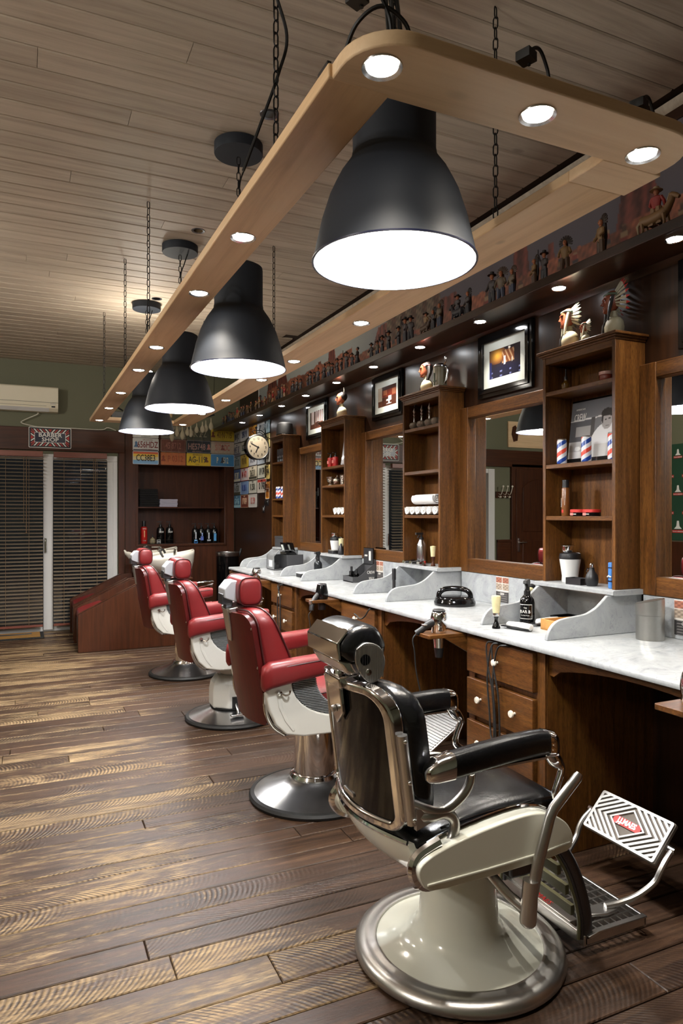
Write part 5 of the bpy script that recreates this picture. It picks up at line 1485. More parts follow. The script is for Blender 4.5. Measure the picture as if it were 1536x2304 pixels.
# grey card box with window, leaflet stack on it
t = thing('product_box', 'large grey cardboard box with clear front on the far counter', 'box', (2.60, 7.16, Z0), 0)
MB().box(-.17, .17, -.12, .12, 0, .012).box(-.17, .17, .105, .12, .012, .16).box(-.02, .17, -.12, .105, .012, .16).build('carton', M['box'], t, bevel=.002)
MB().prism([(-.17, .012), (-.165, .012), (-.165, .15), (-.10, .21), (.05, .21), (.11, .16), (.17, .16), (.17, .165), (.11, .167), (.05, .216), (-.105, .216), (-.17, .155)], 'y', -.119, .118).build('clear_lid', plain('clear plastic', (.8, .82, .84, 1), .05, trans=.85), t)
MB().box(-.13, -.09, -.06, .02, .012, .08).build('inner_jar', M['gloss_black'], t, bevel=.003)
MB().box(-.1725, -.1705, -.07, .03, .035, .105).build('price_card', M['paper'], t)
MB().box(-.02, .1, -.1, .1, .161, .19).build('top_flap', M['gloss_black'], t, bevel=.004)
for i_, x in enumerate((-.03, .03)):
    c = thing('leaflet_holder', ['left dark leaflet stand on the grey box', 'right dark leaflet stand on the grey box'][i_], 'leaflet', (2.67 + x, 7.14 - .03 * i_, Z0 + .191))
    MB().prism([(-.06, 0), (-.015, 0), (-.045, .10), (-.085, .105)], 'y', -.055, .055).build('card', M['gloss_black'], c)
    MB().prism([(-.066, .022), (-.064, .022), (-.082, .08), (-.084, .08)], 'y', -.03, .03).build('printed_panel', M['mat'], c)
t = thing('product_carton', 'brownish small carton inside the farthest console', 'box', (2.70, 7.62, Z0))
MB().box(-.05, .05, -.05, .05, 0, .15).build('carton', M['mah'], t, bevel=.002)
t = thing('tissue_slab', 'dark slab with white top lying in the far console', 'box', (2.50, 6.18, Z0), radians(0))
MB().box(-.12, .12, -.06, .06, 0, .035).build('body', M['black'], t, bevel=.003)
MB().box(-.122, .122, -.062, .062, .0355, .045).build('top', M['white'], t, bevel=.003)

# ---- things on the tower shelves (top of the marble: ZT)
ZM = ZK + .2215
def mug(loc, label, lid=True, s=1.0, lean=0):
    t = thing('hot_towel_pot', label, 'pot', loc)
    MB().lathe([(.0001, 0), (.044 * s, 0), (.046 * s, .004), (.044 * s, .035 * s), (.056 * s, .115 * s), (.058 * s, .130 * s), (.0001, .13 * s)], n=32).build('body', M['white'], t)
    MB().lathe([(.0001, .130 * s), (.059 * s, .130 * s), (.060 * s, .136 * s), (.056 * s, .160 * s), (.03 * s, .166 * s), (.0001, .167 * s)], n=32).build('lid', M['black'], t)
    MB().prism([(.048 * s, .118 * s), (.064 * s, .124 * s), (.064 * s, .16 * s), (.05 * s, .165 * s)], 'y', -.016, .016).build('clasp', M['white'], t, bevel=.002)
    b = thing('steel_bowl', label.replace('white pot with black lid', 'small chrome bowl on the lid of the pot'), 'bowl', (loc[0] - .01, loc[1] + .012, loc[2] + .1675 * s))
    MB().olathe([(.0001, 0), (.026 * s, .0), (.030 * s, .008), (.032 * s, .034), (.041 * s, .037), (.041 * s, .040), (.03 * s, .037), (.024, .006), (.0001, .005)], n=28).build('bowl_wall', M['chrome'], b)
mug((2.785, 2.99, ZM), 'white pot with black lid on the nearest marble console top')
mug((2.80, 6.245, ZM), 'white pot with black lid on the marble under the decanter tower', s=.95)
t = thing('chrome_tray', 'open metal box with blades on the nearest marble console top', 'box', (2.725, 2.87, ZM), .1)
m = MB().box(-.035, .035, -.05, .05, 0, .003)
for a in ((-.035, -.033, -.05, .05), (.033, .035, -.05, .05), (-.033, .033, -.05, -.048), (-.033, .033, .048, .05)): m.box(a[0], a[1], a[2], a[3], .003, .036)
m.build('tin', M['dsteel'], t)
MB().box(-.03, .03, -.03, .04, .003, .02).build('blade_pack', M['alu'], t, bevel=.002)
t = thing('shaving_flask', 'round black flask with small handle on the nearest marble console top', 'flask', (2.735, 2.775, ZM))
MB().lathe([(.0001, 0), (.026, 0), (.033, .018), (.034, .04), (.029, .06), (.017, .078), (.013, .088), (.013, .098)], n=28).build('body', M['black'], t, angle=60)
MB().tube(spline([(0, .026, .062), (0, .038, .075), (0, .03, .09), (0, .012, .09)], 5), .004, 7).build('handle', M['chrome'], t)
MB().lathe([(.010, .097), (.011, .108), (.012, .114), (.008, .120), (.0001, .122)], n=16).build('stopper', M['chrome'], t)
t = thing('blue_clipper', 'narrow blue trimmer standing at the right end of the console top', 'trimmer', (2.725, 2.632, ZM))
MB().box(-.012, .012, -.012, .012, 0, .135).build('body', M['blue'], t, bevel=.005)
MB().box(-.0135, .0135, -.0135, .0135, .035, .042).box(-.0135, .0135, -.0135, .0135, .105, .110).build('bands', M['navy'], t)
MB().tube([(-.014, -.012, .06), (-.02, .0, .066), (-.014, .012, .06)], .004, 6).build('switch', M['white'], t)
# towel tower bottom
t = thing('aluminium_bottle', 'brushed aluminium spray bottle on the towel tower marble top', 'bottle', (2.79, 4.60, ZM))
MB().lathe([(.0001, 0), (.036, 0), (.037, .004), (.037, .135), (.034, .150), (.020, .178), (.017, .186)], n=32).build('bottle', M['steel'], t)
MB().lathe([(.018, .185), (.018, .202), (.0001, .204)], n=18).box(-.05, .012, -.009, .009, .222, .240).cyl((0, 0, .2), (0, 0, .225), .008, .008, 8).tube([(-.018, 0, .226), (-.034, 0, .2)], .004, 6).build('pump', M['black'], t)
t = thing('shaving_brush', 'cream shaving brush on a dark stem on the towel tower marble top', 'brush', (2.73, 4.335, ZM))
MB().lathe([(.0001, 0), (.017, 0), (.018, .006), (.009, .026), (.008, .045), (.014, .062), (.017, .07)], n=18).build('handle', M['mahx'], t)
MB().lathe([(.016, .069), (.019, .11), (.022, .145), (.0001, .15)], n=18).build('bristles', M['bristle'], t)
t = thing('red_flask', 'small red flask behind the cream shaving brush', 'flask', (2.775, 4.29, ZM))
MB().lathe([(.0001, 0), (.022, 0), (.025, .02), (.022, .07), (.012, .09)], n=20).build('bottle', M['redplastic'], t)
MB().lathe([(.010, .089), (.010, .105), (.006, .12), (.012, .13), (.007, .155), (.0001, .158)], n=14).tube(spline([(0, .005, .15), (0, .03, .14), (0, .04, .11)], 4), .004, 6).build('stopper', M['black'], t)
for i_, (y, col, lab) in enumerate(((4.64, 'dsteel', 'left steel hair clip lying on the towel tower marble edge'), (4.56, 'black', 'black clipper handle lying on the towel tower marble edge'), (4.47, 'dsteel', 'middle steel hair clip lying on the towel tower marble edge'), (4.42, 'redplastic', 'dark red clip lying on the towel tower marble edge'))):
    t = thing('hair_clip', lab, 'clip', (2.705, y, ZM), radians(30 + 8 * i_), 'clips on the towel tower marble')
    MB().loft([[(x, w * cos(a), .013 + hh * sin(a) + x * x * 1.2) for a in [2 * pi * k / 10 for k in range(10)]] for x, w, hh in ((-.075, .007, .005), (-.05, .011, .010), (.02, .013, .012), (.08, .010, .008), (.085, .006, .004))]).build('grip', M[col], t, angle=50)
    MB().cyl((-.073, 0, .019), (-.088, 0, .021), .010, .011, 10).build('end_cap', M['chrome'], t)
# decanter tower bottom
t = thing('cream_brush', 'cream bristle brush behind the dark flask on the decanter tower marble', 'brush', (2.755, 6.01, ZM))
MB().lathe([(.0001, 0), (.015, 0), (.015, .01), (.010, .04), (.014, .07)], n=16).build('handle', M['gloss_black'], t)
MB().lathe([(.0145, .069), (.024, .09), (.026, .15), (.0001, .152)], n=16).build('bristles', M['bristle'], t)
t = thing('dark_flask', 'dark pear shaped flask on the decanter tower marble', 'flask', (2.715, 5.93, ZM))
MB().lathe([(.0001, 0), (.024, 0), (.03, .02), (.027, .05), (.012, .085), (.008, .105), (.0001, .107)], n=22).build('body', M['black'], t, angle=60)
MB().tube(spline([(0, .022, .06), (0, .034, .075), (0, .012, .09)], 5), .003, 6).build('handle', M['dsteel'], t)
t = thing('blade_box', 'low grey box before the white pot on the decanter tower marble', 'box', (2.72, 6.12, ZM))
MB().box(-.03, .03, -.06, .06, 0, .03).build('base', M['dsteel'], t, bevel=.002)
MB().box(-.031, .031, -.061, .061, .0305, .036).build('lid', M['alu'], t, bevel=.002)
# narrow tower
t = thing('storage_box', 'dark grey box on the marble under the narrow shelf tower', 'box', (2.79, 7.66, ZM))
MB().box(-.08, .08, -.16, .16, 0, .10).build('box_body', M['box'], t, bevel=.003)
MB().box(-.082, .082, -.162, .162, .1005, .125).build('lid', M['box'], t, bevel=.003)

# ---- striped cans
def can(loc, label, rz=0, s=1.0):
    t = thing('striped_can', label, 'can', loc, rz, 'striped barber cans')
    MB().lathe([(.0001, 0), (.022 * s, 0), (.0262 * s, .005), (.0265 * s, .008), (.0265 * s, .128), (.025 * s, .134)], n=32).build('body', M['can'], t)
    MB().lathe([(.0255 * s, .133), (.024 * s, .139), (.023 * s, .140), (.0225 * s, .136), (.0001, .136)], n=28).build('rim', M['alu'], t)
can((2.73, 2.995, 1.6825), 'leftmost striped can before the black and white poster', .4)
can((2.735, 2.815, 1.6825), 'middle striped can before the black and white poster', .9)
can((2.74, 2.635, 1.6825), 'rightmost striped can, half hidden by the shelf tower side', 1.5)
can((2.73, 7.755, 1.5915), 'left striped can on the narrow shelf tower', .4)
can((2.73, 7.695, 1.5915), 'middle striped can on the narrow shelf tower', .9)
can((2.745, 7.62, 1.5915), 'right striped can on the narrow shelf tower', 1.2)
for i_, y in enumerate((7.76, 7.69, 7.61)):
    t = thing('grey_can', ['left', 'middle', 'right'][i_] + ' tall grey can pair on the upper shelf of the narrow tower', 'can', (2.745, y, 2.0195), 0, 'grey cans on the narrow tower')
    MB().lathe([(.0001, 0), (.024, .0), (.025, .004), (.025, .07), (.022, .075), (.025, .08), (.025, .15), (.02, .156), (.0001, .156)], n=24).build('body', plain('grey tin', srgb(96, 98, 104), .3, .6), t)
    MB().torus_of([(.0252, .03), (.0256, .03), (.0256, .05), (.0252, .05)], n=24).build('band', M['ink_k'], t)
# ---- poster on the right tower
t = thing('poster', 'black and white CREW poster of a man leaning in the right shelf tower', 'poster', (2.835, 2.835, 1.683), 0, None, (0, radians(7), 0))
def crew(u, v):
    c = (92, 92, 94)
    if v > .72: c = (86, 86, 88)
    if abs(v - (.69 + .06 * (u - .5))) < .012: c = (176, 174, 172)
    if v < .66 and u < .40: c = (70, 70, 72)
    if .1 < u < .36 and .38 < v < .56: c = (128, 126, 124)
    if v < .30: c = (150, 148, 146)
    if v < .12: c = (176, 174, 172)
    if .36 < u < .42 and .3 < v < .7: c = (64, 62, 62)
    # man in a white shirt
    if ((u - .66) / .30) ** 2 + ((v - .18) / .40) ** 2 < 1: c = (190, 188, 184)
    if .44 < u < .9 and v < .22: c = (168, 166, 162)
    if ((u - .62) / .085) ** 2 + ((v - .60) / .15) ** 2 < 1: c = (134, 130, 128)
    if ((u - .62) / .10) ** 2 + ((v - .73) / .085) ** 2 < 1 and v > .68 - .1 * (u - .62): c = (34, 33, 34)
    if u < .56 and ((u - .56) / .03) ** 2 + ((v - .66) / .1) ** 2 < 1: c = (36, 35, 36)
    if ((u - .60) / .02) ** 2 + ((v - .62) / .012) ** 2 < 1 or ((u - .66) / .02) ** 2 + ((v - .63) / .012) ** 2 < 1: c = (54, 52, 52)
    if ((u - .635) / .028) ** 2 + ((v - .515) / .01) ** 2 < 1: c = (86, 82, 80)
    if ((u - .16) / .05) ** 2 + ((v - .17) / .04) ** 2 < 1: c = (186, 184, 180)
    return tuple(min(235, x_ * 1.28) for x_ in c)
MB().box(0, .006, -.21, .235, 0, .37).build('board', M['gloss_black'], t)
picture('print', M['print_gloss'], crew, (-.0012, .232, .035), (0, -.44, 0), (0, 0, .325), 110, 80, t)
text('lettering', 'CREW', .058, M['ink_w'], t, (-.003, .16, .268), FACE_W, .55)
text('lettering', 'AMERICAN', .014, M['ink_w'], t, (-.003, .16, .315), FACE_W, 1)
# product row on the third shelf
t = thing('spray_can', 'brown styling spray can with black cap and white lettering in the right tower', 'spray can', (2.73, 2.965, 1.3925))
MB().lathe([(.0001, 0), (.021, 0), (.022, .004), (.022, .15), (.018, .158), (.0001, .158)], n=24).build('body', plain('amber brown can', srgb(104, 62, 26), .3), t)
MB().lathe([(.0185, .157), (.0185, .2), (.0001, .201)], n=20).build('cap', M['black'], t)
for k in range(5):
    text('lettering', ['GROOMING', 'CREAM', 'STRONG HOLD', 'MATTE', 'BARBER'][k], .010, M['ink_w'], t, (-.0185, .013 - .0055 * k, .075), (pi / 2, radians(90), -pi / 2), .9)
MB().box(-.0226, -.021, -.006, .008, .018, .035).build('emblem', M['ink_r'], t, smooth=False)
for i_, y in enumerate((2.868, 2.775)):
    t = thing('pomade_tin', ['left flat red and black pomade tin in the right tower', 'right flat red and black pomade tin in the right tower'][i_], 'tin', (2.735, y, 1.3925), 0, 'pomade tins')
    MB().lathe([(.0001, 0), (.044, 0), (.0455, .003), (.0455, .020), (.0001, .020)], n=32).build('base', M['gloss_black'], t)
    MB().lathe([(.0465, .0195), (.0465, .033), (.044, .036), (.0001, .036)], n=32).build('lid', M['ink_r'], t)
    MB().box(-.0475, -.044, -.004, .018, .004, .017).build('label', plain('rose label', srgb(220, 120, 110), .5), t)
    text('lettering', 'POMADE', .008, M['ink_w'], t, (-.047, -.016, .01), FACE_W, .7)
# top shelf of the right tower
t = thing('amber_flacon', 'small amber glass flacon on the top shelf of the right tower', 'bottle', (2.745, 2.98, 2.0935))
MB().lathe([(.0001, 0), (.022, 0), (.023, .004), (.023, .036), (.012, .048), (.008, .052), (.008, .06)], n=24).build('bottle', M['amber'], t)
MB().lathe([(.009, .059), (.009, .075), (.005, .082), (.003, .12), (.0001, .121)], n=14).build('dropper', M['black'], t)
t = thing('pomade_jar', 'reddish glass jar with pale lid on the top shelf of the right tower', 'jar', (2.76, 2.70, 2.0935))
MB().lathe([(.0001, 0), (.028, 0), (.034, .012), (.035, .03), (.032, .038)], n=28).build('jar', plain('red brown glass', srgb(110, 44, 30), .08), t)
MB().lathe([(.0001, .036), (.036, .036), (.037, .038), (.037, .052), (.0001, .054)], n=28).build('lid', plain('pink beige lid', srgb(180, 140, 130), .4), t)
# top shelf of the towel tower: bulbs of atomizers
for i_, (y, hh) in enumerate(((4.63, .165), (4.52, .17), (4.41, .17), (4.32, .1))):
    t = thing('atomizer', ['first', 'second', 'third', 'fourth'][i_] + ' glass atomizer from the left on the top shelf of the towel tower', 'atomizer', (2.745, y, 2.0585), 0, 'glass atomizers')
    MB().lathe([(.0001, 0), (.020, 0), (.035, .014), (.040, .030), (.034, .048), (.018, .058), (.0001, .06)], n=24).build('bulb', plain('cut smoke glass', srgb(120, 108, 96), .12, .2, bump=.6, bscale=120), t)
    if i_ < 3:
        MB().lathe([(.008, .058), (.005, .08), (.010, .092), (.005, .10), (.011, .115), (.005, .125), (.012, .14), (.006, .155), (.0001, hh + .01)], n=14).build('stem', M['alu'], t)
    if i_ == 0: MB().tube(spline([(0, 0, .17), (-.005, -.02, .19), (-.005, -.05, .188)], 4), .003, 5).build('hose', M['rubber'], t)
# middle tower shelves
t = thing('glass_decanter', 'tall fluted glass decanter on the second tower top shelf', 'decanter', (2.755, 5.882, 1.8685))
m = MB(); prof = [(.0001, 0), (.058, 0), (.060, .01), (.052, .05), (.034, .18), (.028, .24), (.030, .25), (.0001, .25)]
n = 14; vs = []; fs = []
for r_, z_ in prof:
    for k in range(2 * n):
        q_ = r_ * (1 if k % 2 else .93); vs.append((q_ * cos(pi * k / n), q_ * sin(pi * k / n), z_))
fs = [(i * 2 * n + k, i * 2 * n + (k + 1) % (2 * n), (i + 1) * 2 * n + (k + 1) % (2 * n), (i + 1) * 2 * n + k) for i in range(len(prof) - 1) for k in range(2 * n)]
m.add(vs, fs).build('body', plain('fluted glass', srgb(206, 206, 210), .05, .25), t, smooth=False)
MB().lathe([(.012, .25), (.014, .262), (.024, .275), (.026, .295), (.016, .315), (.009, .325), (.011, .34), (.0001, .365)], n=18).build('stopper', plain('glass stopper', srgb(190, 188, 186), .05, .3), t)
for i_, y in enumerate((6.215, 6.10)):
    t = thing('red_bottle', ['left', 'right'][i_] + ' small red bottle with black pump on the second tower', 'bottle', (2.735, y, 1.8685), 0, 'red bottles on the second tower')
    MB().lathe([(.0001, 0), (.030, 0), (.031, .004), (.031, .085), (.025, .092), (.0001, .094)], n=22).build('body', M['redplastic'], t)
    MB().box(-.032, -.028, -.02, .02, .03, .06).build('label', plain('pink label', srgb(206, 120, 110), .5), t)
    MB().lathe([(.014, .092), (.014, .105), (.006, .11), (.006, .13)], n=12).box(-.03, .008, -.006, .006, .128, .136).build('pump', M['black'], t)
CUP = plain('hammered silver', srgb(196, 186, 174), .18, 1.0, bump=.8, bscale=110)
for i_, (y, kind) in enumerate(((6.215, 0), (6.06, 1), (5.925, 2))):
    t = thing('silver_cup', ['silver footed cup, leftmost on the second tower', 'round silver bowl with lid, in the middle of the second tower', 'silver beaker at the right of the second tower shelf'][i_], 'cup', (2.735, y, 1.6865), 0, 'silver cups on the second tower')
    if kind == 0: MB().lathe([(.0001, 0), (.030, 0), (.03, .006), (.016, .014), (.018, .024), (.036, .038), (.038, .07), (.044, .084), (.040, .084), (.034, .07), (.0001, .04)], n=26).build('cup', CUP, t)
    elif kind == 1:
        MB().lathe([(.0001, 0), (.02, 0), (.036, .012), (.044, .034), (.036, .056), (.024, .062)], n=26).build('bowl', CUP, t)
        MB().lathe([(.026, .061), (.02, .07), (.008, .076), (.006, .085), (.009, .092), (.0001, .096)], n=18).build('lid', CUP, t)
    else: MB().lathe([(.0001, 0), (.026, 0), (.032, .08), (.034, .088), (.03, .088), (.0001, .04)], n=26).build('cup', CUP, t)

# ---- rolled white towels
def towel(loc, ry, label, r=.036, ln=.17, group='rolled white towels on the towel tower'):
    t = thing('rolled_towel', label, 'towel', loc, ry, group)
    # spiral strip rolled round the x axis
    n = 64; turns = 3.1; th = r / (turns + .25)
    vs = []; fs = []
    rg = random.Random(hash(label) % 1000)
    for k in range(n + 1):
        a = turns * 2 * pi * k / n; q_ = .004 + (r - .004) * k / n
        for w_, x in ((0, -ln / 2), (0, ln / 2), (1, -ln / 2), (1, ln / 2)):
            qq = q_ - (th * .62 if w_ else 0)
            jx = (.003 * sin(a * 2.3 + x * 40)) * (1 if x < 0 else -1)
            vs.append((x + jx, qq * cos(a), r + qq * sin(a) * .96))
    for k in range(n):
        b_ = 4 * k; c_ = b_ + 4
        fs += [(b_, b_ + 1, c_ + 1, c_), (b_ + 2, c_ + 2, c_ + 3, b_ + 3), (b_, c_, c_ + 2, b_ + 2), (b_ + 1, b_ + 3, c_ + 3, c_ + 1)]
    fs += [(0, 2, 3, 1), (4 * n, 4 * n + 1, 4 * n + 3, 4 * n + 2)]
    MB().add(vs, fs).build('roll', M['towel_w'], t, angle=60)
    return t
zt = 1.3985
TY = [4.655, 4.580, 4.500, 4.420, 4.340, 4.258]
for i_, y in enumerate(TY):
    towel((2.775, y, zt), radians(3 * (i_ % 2)), ['leftmost', 'second', 'third', 'fourth', 'fifth', 'rightmost'][i_] + ' rolled white towel in the lower row on the towel tower shelf', .0365, .165)
towel((2.765, 4.48, zt + .0735), radians(90), 'thick long rolled white towel lying across the other rolls', .048, .30)
for i_, y in enumerate((6.05, 5.965, 5.88)):
    towel((2.78, y, 1.3965), 0, ['left', 'middle', 'right'][i_] + ' rolled white towel on the decanter tower', .042, .15, 'rolled white towels on the decanter tower')
unit(*ENDW)
# ================================================================== ALCOVE, WASHING PLACES
yA = YC - .06                                  # front of the wooden alcove cabinet
t = thing('alcove_cabinet', 'brown built in shelf niche with towels and pump bottles behind the basins', 'cabinet', (1.95, yA, 0))
cx0, cx1 = 1.20, 2.668
def R_(x): return x - 1.95
o = [(R_(cx0), -.066), (R_(cx1), -.066), (R_(cx1), 2.56), (R_(cx0), 2.56)]
i = [(R_(1.365), 1.005), (R_(2.530), 1.005), (R_(2.530), 2.062), (R_(1.365), 2.062)]
MB().ring(o, i, 'y', 0, .022).build('front_panel', M['mah'], t, bevel=.002)
i2 = [(R_(1.385), 1.025), (R_(2.510), 1.025), (R_(2.510), 2.042), (R_(1.385), 2.042)]
MB().ring([(R_(1.335), .975), (R_(2.56), .975), (R_(2.56), 2.092), (R_(1.335), 2.092)], i, 'y', -.012, 0).build('moulding', M['mah'], t, bevel=.003)
struct_niche = MB().box(R_(1.365), R_(2.530), .30, .31, 1.005, 2.062).box(R_(1.355), R_(1.365), .022, .31, 1.0, 2.07).box(R_(2.530), R_(2.540), .022, .31, 1.0, 2.07).box(R_(1.355), R_(2.54), .022, .31, .985, 1.005).box(R_(1.355), R_(2.54), .022, .31, 2.062, 2.08)
struct_niche.build('niche_box', M['mah'], t)
MB().box(R_(1.366), R_(2.529), .02, .298, 1.487, 1.505).build('shelf', M['mahx'], t, bevel=.0015)
yN = yA + .13
def fold(loc, n, w, d, hh, mat, label, group, rz=0):
    for k in range(n):
        rg = random.Random(k * 7 + n)
        t = thing('folded_towel', label % (['lowest', 'second', 'third', 'fourth', 'fifth', 'sixth', 'seventh', 'topmost'][k if k < n - 1 else 7]), 'towel', (loc[0] + rg.uniform(-.006, .006), loc[1], loc[2] + k * (hh + .0006)), rz + rg.uniform(-.03, .03), group)
        prof = [(-w / 2, .0)] + [(-w / 2 + w * u, 0) for u in (.25, .5, .75)] + [(w / 2 - .006, 0), (w / 2, hh * .3), (w / 2, hh * .7), (w / 2 - .006, hh)] + [(w / 2 - w * u, hh - .003 * rg.random()) for u in (.25, .5, .75)] + [(-w / 2 + .006, hh), (-w / 2 - .003, hh * .8), (-w / 2, hh * .52), (-w / 2 - .003, hh * .25)]
        MB().prism(prof, 'y', -d / 2, d / 2).build('cloth', mat, t, bevel=.003)
fold((1.51, yN, 1.5055), 8, .245, .2, .0295, M['towel_k'], '%s black towel in the stack on the niche shelf', 'black towels in the niche')
fold((1.775, yN, 1.5055), 4, .235, .2, .026, M['towel_g'], '%s pale lilac towel in the stack on the niche shelf', 'lilac towels in the niche')
zN = 1.0065
t = thing('shampoo_bottle', 'tall red bottle with black cap at the left of the niche', 'bottle', (1.455, yN - .03, zN))
MB().lathe([(.0001, 0), (.042, 0), (.044, .005), (.044, .215), (.032, .232), (.0001, .233)], n=28).build('body', M['redplastic'], t)
MB().lathe([(.024, .232), (.024, .30), (.022, .31), (.0001, .311)], n=20).build('cap', M['black'], t)
text('lettering', '1', .13, plain('gold ink', srgb(220, 170, 120), .4), t, (0, -.0455, .13), FACE_S, .9)
text('lettering', 'UNIQ', .022, M['ink_w'], t, (0, -.0455, .205), FACE_S, .9)
text('lettering', 'ONE', .022, M['ink_w'], t, (0, -.0455, .045), FACE_S, .9)
t = thing('round_flacon', 'small round glass flacon beside the tall red bottle', 'bottle', (1.565, yN - .05, zN))
MB().lathe([(.0001, 0), (.026, 0), (.038, .02), (.04, .04), (.032, .066), (.012, .08), (.011, .09)], n=24).build('bottle', plain('pale gold glass', srgb(150, 140, 110), .1, .2), t)
MB().lathe([(.013, .089), (.013, .105), (.005, .11), (.004, .13), (.0001, .131)], n=14).build('cap', M['black'], t)
def pump(x, dy, label, s, art, txt, group):
    t = thing('pump_bottle', label, 'bottle', (x, yN + dy, zN), 0, group)
    MB().lathe([(.0001, 0), (.047 * s, 0), (.05 * s, .006), (.05 * s, .175 * s), (.042 * s, .205 * s), (.02 * s, .218 * s), (.017 * s, .226 * s), (.017 * s, .24 * s)], n=28).build('body', M['gloss_black'], t)
    MB().lathe([(.018 * s, .238 * s), (.018 * s, .252 * s), (.006, .256 * s), (.006, .28 * s)], n=14).box(-.045 * s, .012, -.008, .008, .276 * s, .288 * s).build('pump_head', M['black'], t)
    if art:
        for (x0, x1, z0, z1, c) in art:
            MB().box(x0 * s, x1 * s, -.0525 * s, -.048 * s, z0 * s, z1 * s).build('label', plain('bottle label', srgb(*c), .4), t, smooth=False)
    if txt: text('lettering', txt, .034 * s, M['ink_w'], t, (0, -.0525 * s, .150 * s), FACE_S, .62)
pump(1.675, -.02, 'left black CREW pump bottle in the niche', 1.05, None, 'CREW', 'black CREW pump bottles')
pump(1.797, -.02, 'right black CREW pump bottle in the niche', 1.05, None, 'CREW', 'black CREW pump bottles')
PL = [[(-.02, .02, .01, .05, (120, 176, 226)), (-.026, .026, .0, .03, (70, 140, 210)), (-.008, .008, .06, .16, (206, 212, 220))],
      [(-.02, .02, .04, .10, (96, 120, 200)), (-.006, .01, .09, .15, (150, 170, 220)), (-.04, -.028, .05, .07, (220, 220, 220))],
      [(-.026, .026, .03, .05, (190, 196, 204)), (-.010, .008, .06, .15, (200, 206, 214))],
      [(-.018, .018, .03, .14, (90, 160, 214)), (-.006, .008, .13, .165, (190, 214, 230))]]
for k in range(4):
    pump(2.145 + .091 * k, -.03 + .02 * (k % 2), ['first', 'second', 'third', 'fourth'][k] + ' dark pump bottle with blue label from the left in the niche', .95, PL[k], None, 'blue labelled pump bottles')
t = thing('price_card', 'tiny black and white CREW card standing before the pump bottles', 'card', (1.64, yA + .04, zN))
MB().box(-.024, .024, -.002, .002, 0, .056).build('card', M['paper'], t, smooth=False)
MB().box(-.02, .02, -.003, -.002, .006, .05).build('print', M['box'], t, smooth=False)
text('lettering', 'CREW', .02, M['ink_w'], t, (0, -.0035, .028), FACE_S, .6)
t = thing('display_rack', 'thin black wire rack before the bottles at the left of the niche', 'rack', (1.62, yA + .03, zN))
MB().box(-.245, .24, -.004, .0, .0, .006).box(-.245, .24, -.004, .0, .05, .053).box(-.245, -.242, -.004, 0, .006, .05).box(-.07, -.067, -.004, 0, .006, .05).box(.10, .103, -.004, 0, .006, .05).box(.237, .24, -.004, 0, .006, .05).build('wires', M['iron'], t)
t = thing('door_catch', 'small white catch on the left side of the niche', 'fitting', (1.366, yA + .05, 1.74))
MB().box(0, .006, -.012, .012, -.06, .06).build('plate', M['white'], t, bevel=.001)
MB().cyl((.005, 0, 0), (.009, 0, 0), .006, .006, 10).build('screw', M['steel'], t)

unit()
# ---- feather ornament hanging before the plates
t = thing('feather_ornament', 'hanging ornament of pale tufts and feathers before the number plates', 'ornament', (1.72, 8.45, 2.58))
MB().tube(spline([(-.35, .0, .0), (-.12, 0, -.075), (.1, 0, -.05), (.30, 0, .02), (.42, 0, .06)], 6), .010, 7).build('cord', M['rubber'], t)
org = random.Random(3)
for k in range(13):
    x = -.34 + .72 * k / 12; z = -.10 * sin(pi * (k + 1) / 14) + .04 * (k / 12) - .0
    ln = org.uniform(.10, .17) * (1.3 if 3 < k < 9 else .9)
    MB().lathe([(.0001, 0), (.006, -.01), (.008, -ln * .35), (.026, -ln * .6), (.030, -ln * .8), (.016, -ln), (.0001, -ln * 1.06)], (x + org.uniform(-.01, .01), org.uniform(-.03, .03), z), 10).build('tuft', plain('pale feather', srgb(176, 166, 140), .9, bump=1, bscale=200), t)
for k in range(6):
    x = -.2 + .09 * k
    MB().tube([(x, 0, -.1), (x + org.uniform(-.02, .02), 0, -.3), (x + org.uniform(-.05, .05), 0, -.52)], .0015, 4).build('strand', M['cord'], t)
MB().tube([(-.345, 0, .0), (-.36, 0, .62)], .003, 5).tube([(.41, 0, .06), (.42, 0, .62)], .003, 5).build('hanging_cord', M['iron'], t)
t = thing('wooden_mask', 'pale wooden figure hanging behind the farthest pendant', 'ornament', (1.62, 8.6, 2.75))
MB().lathe([(.0001, -.16), (.03, -.15), (.05, -.02), (.065, .10), (.05, .18), (.0001, .2)], n=14, sy=.5).build('carving', plain('pale wood', srgb(200, 176, 130), .6), t)
MB().tube([(0, 0, .19), (0, 0, .44)], .003, 5).build('cord', M['iron'], t)

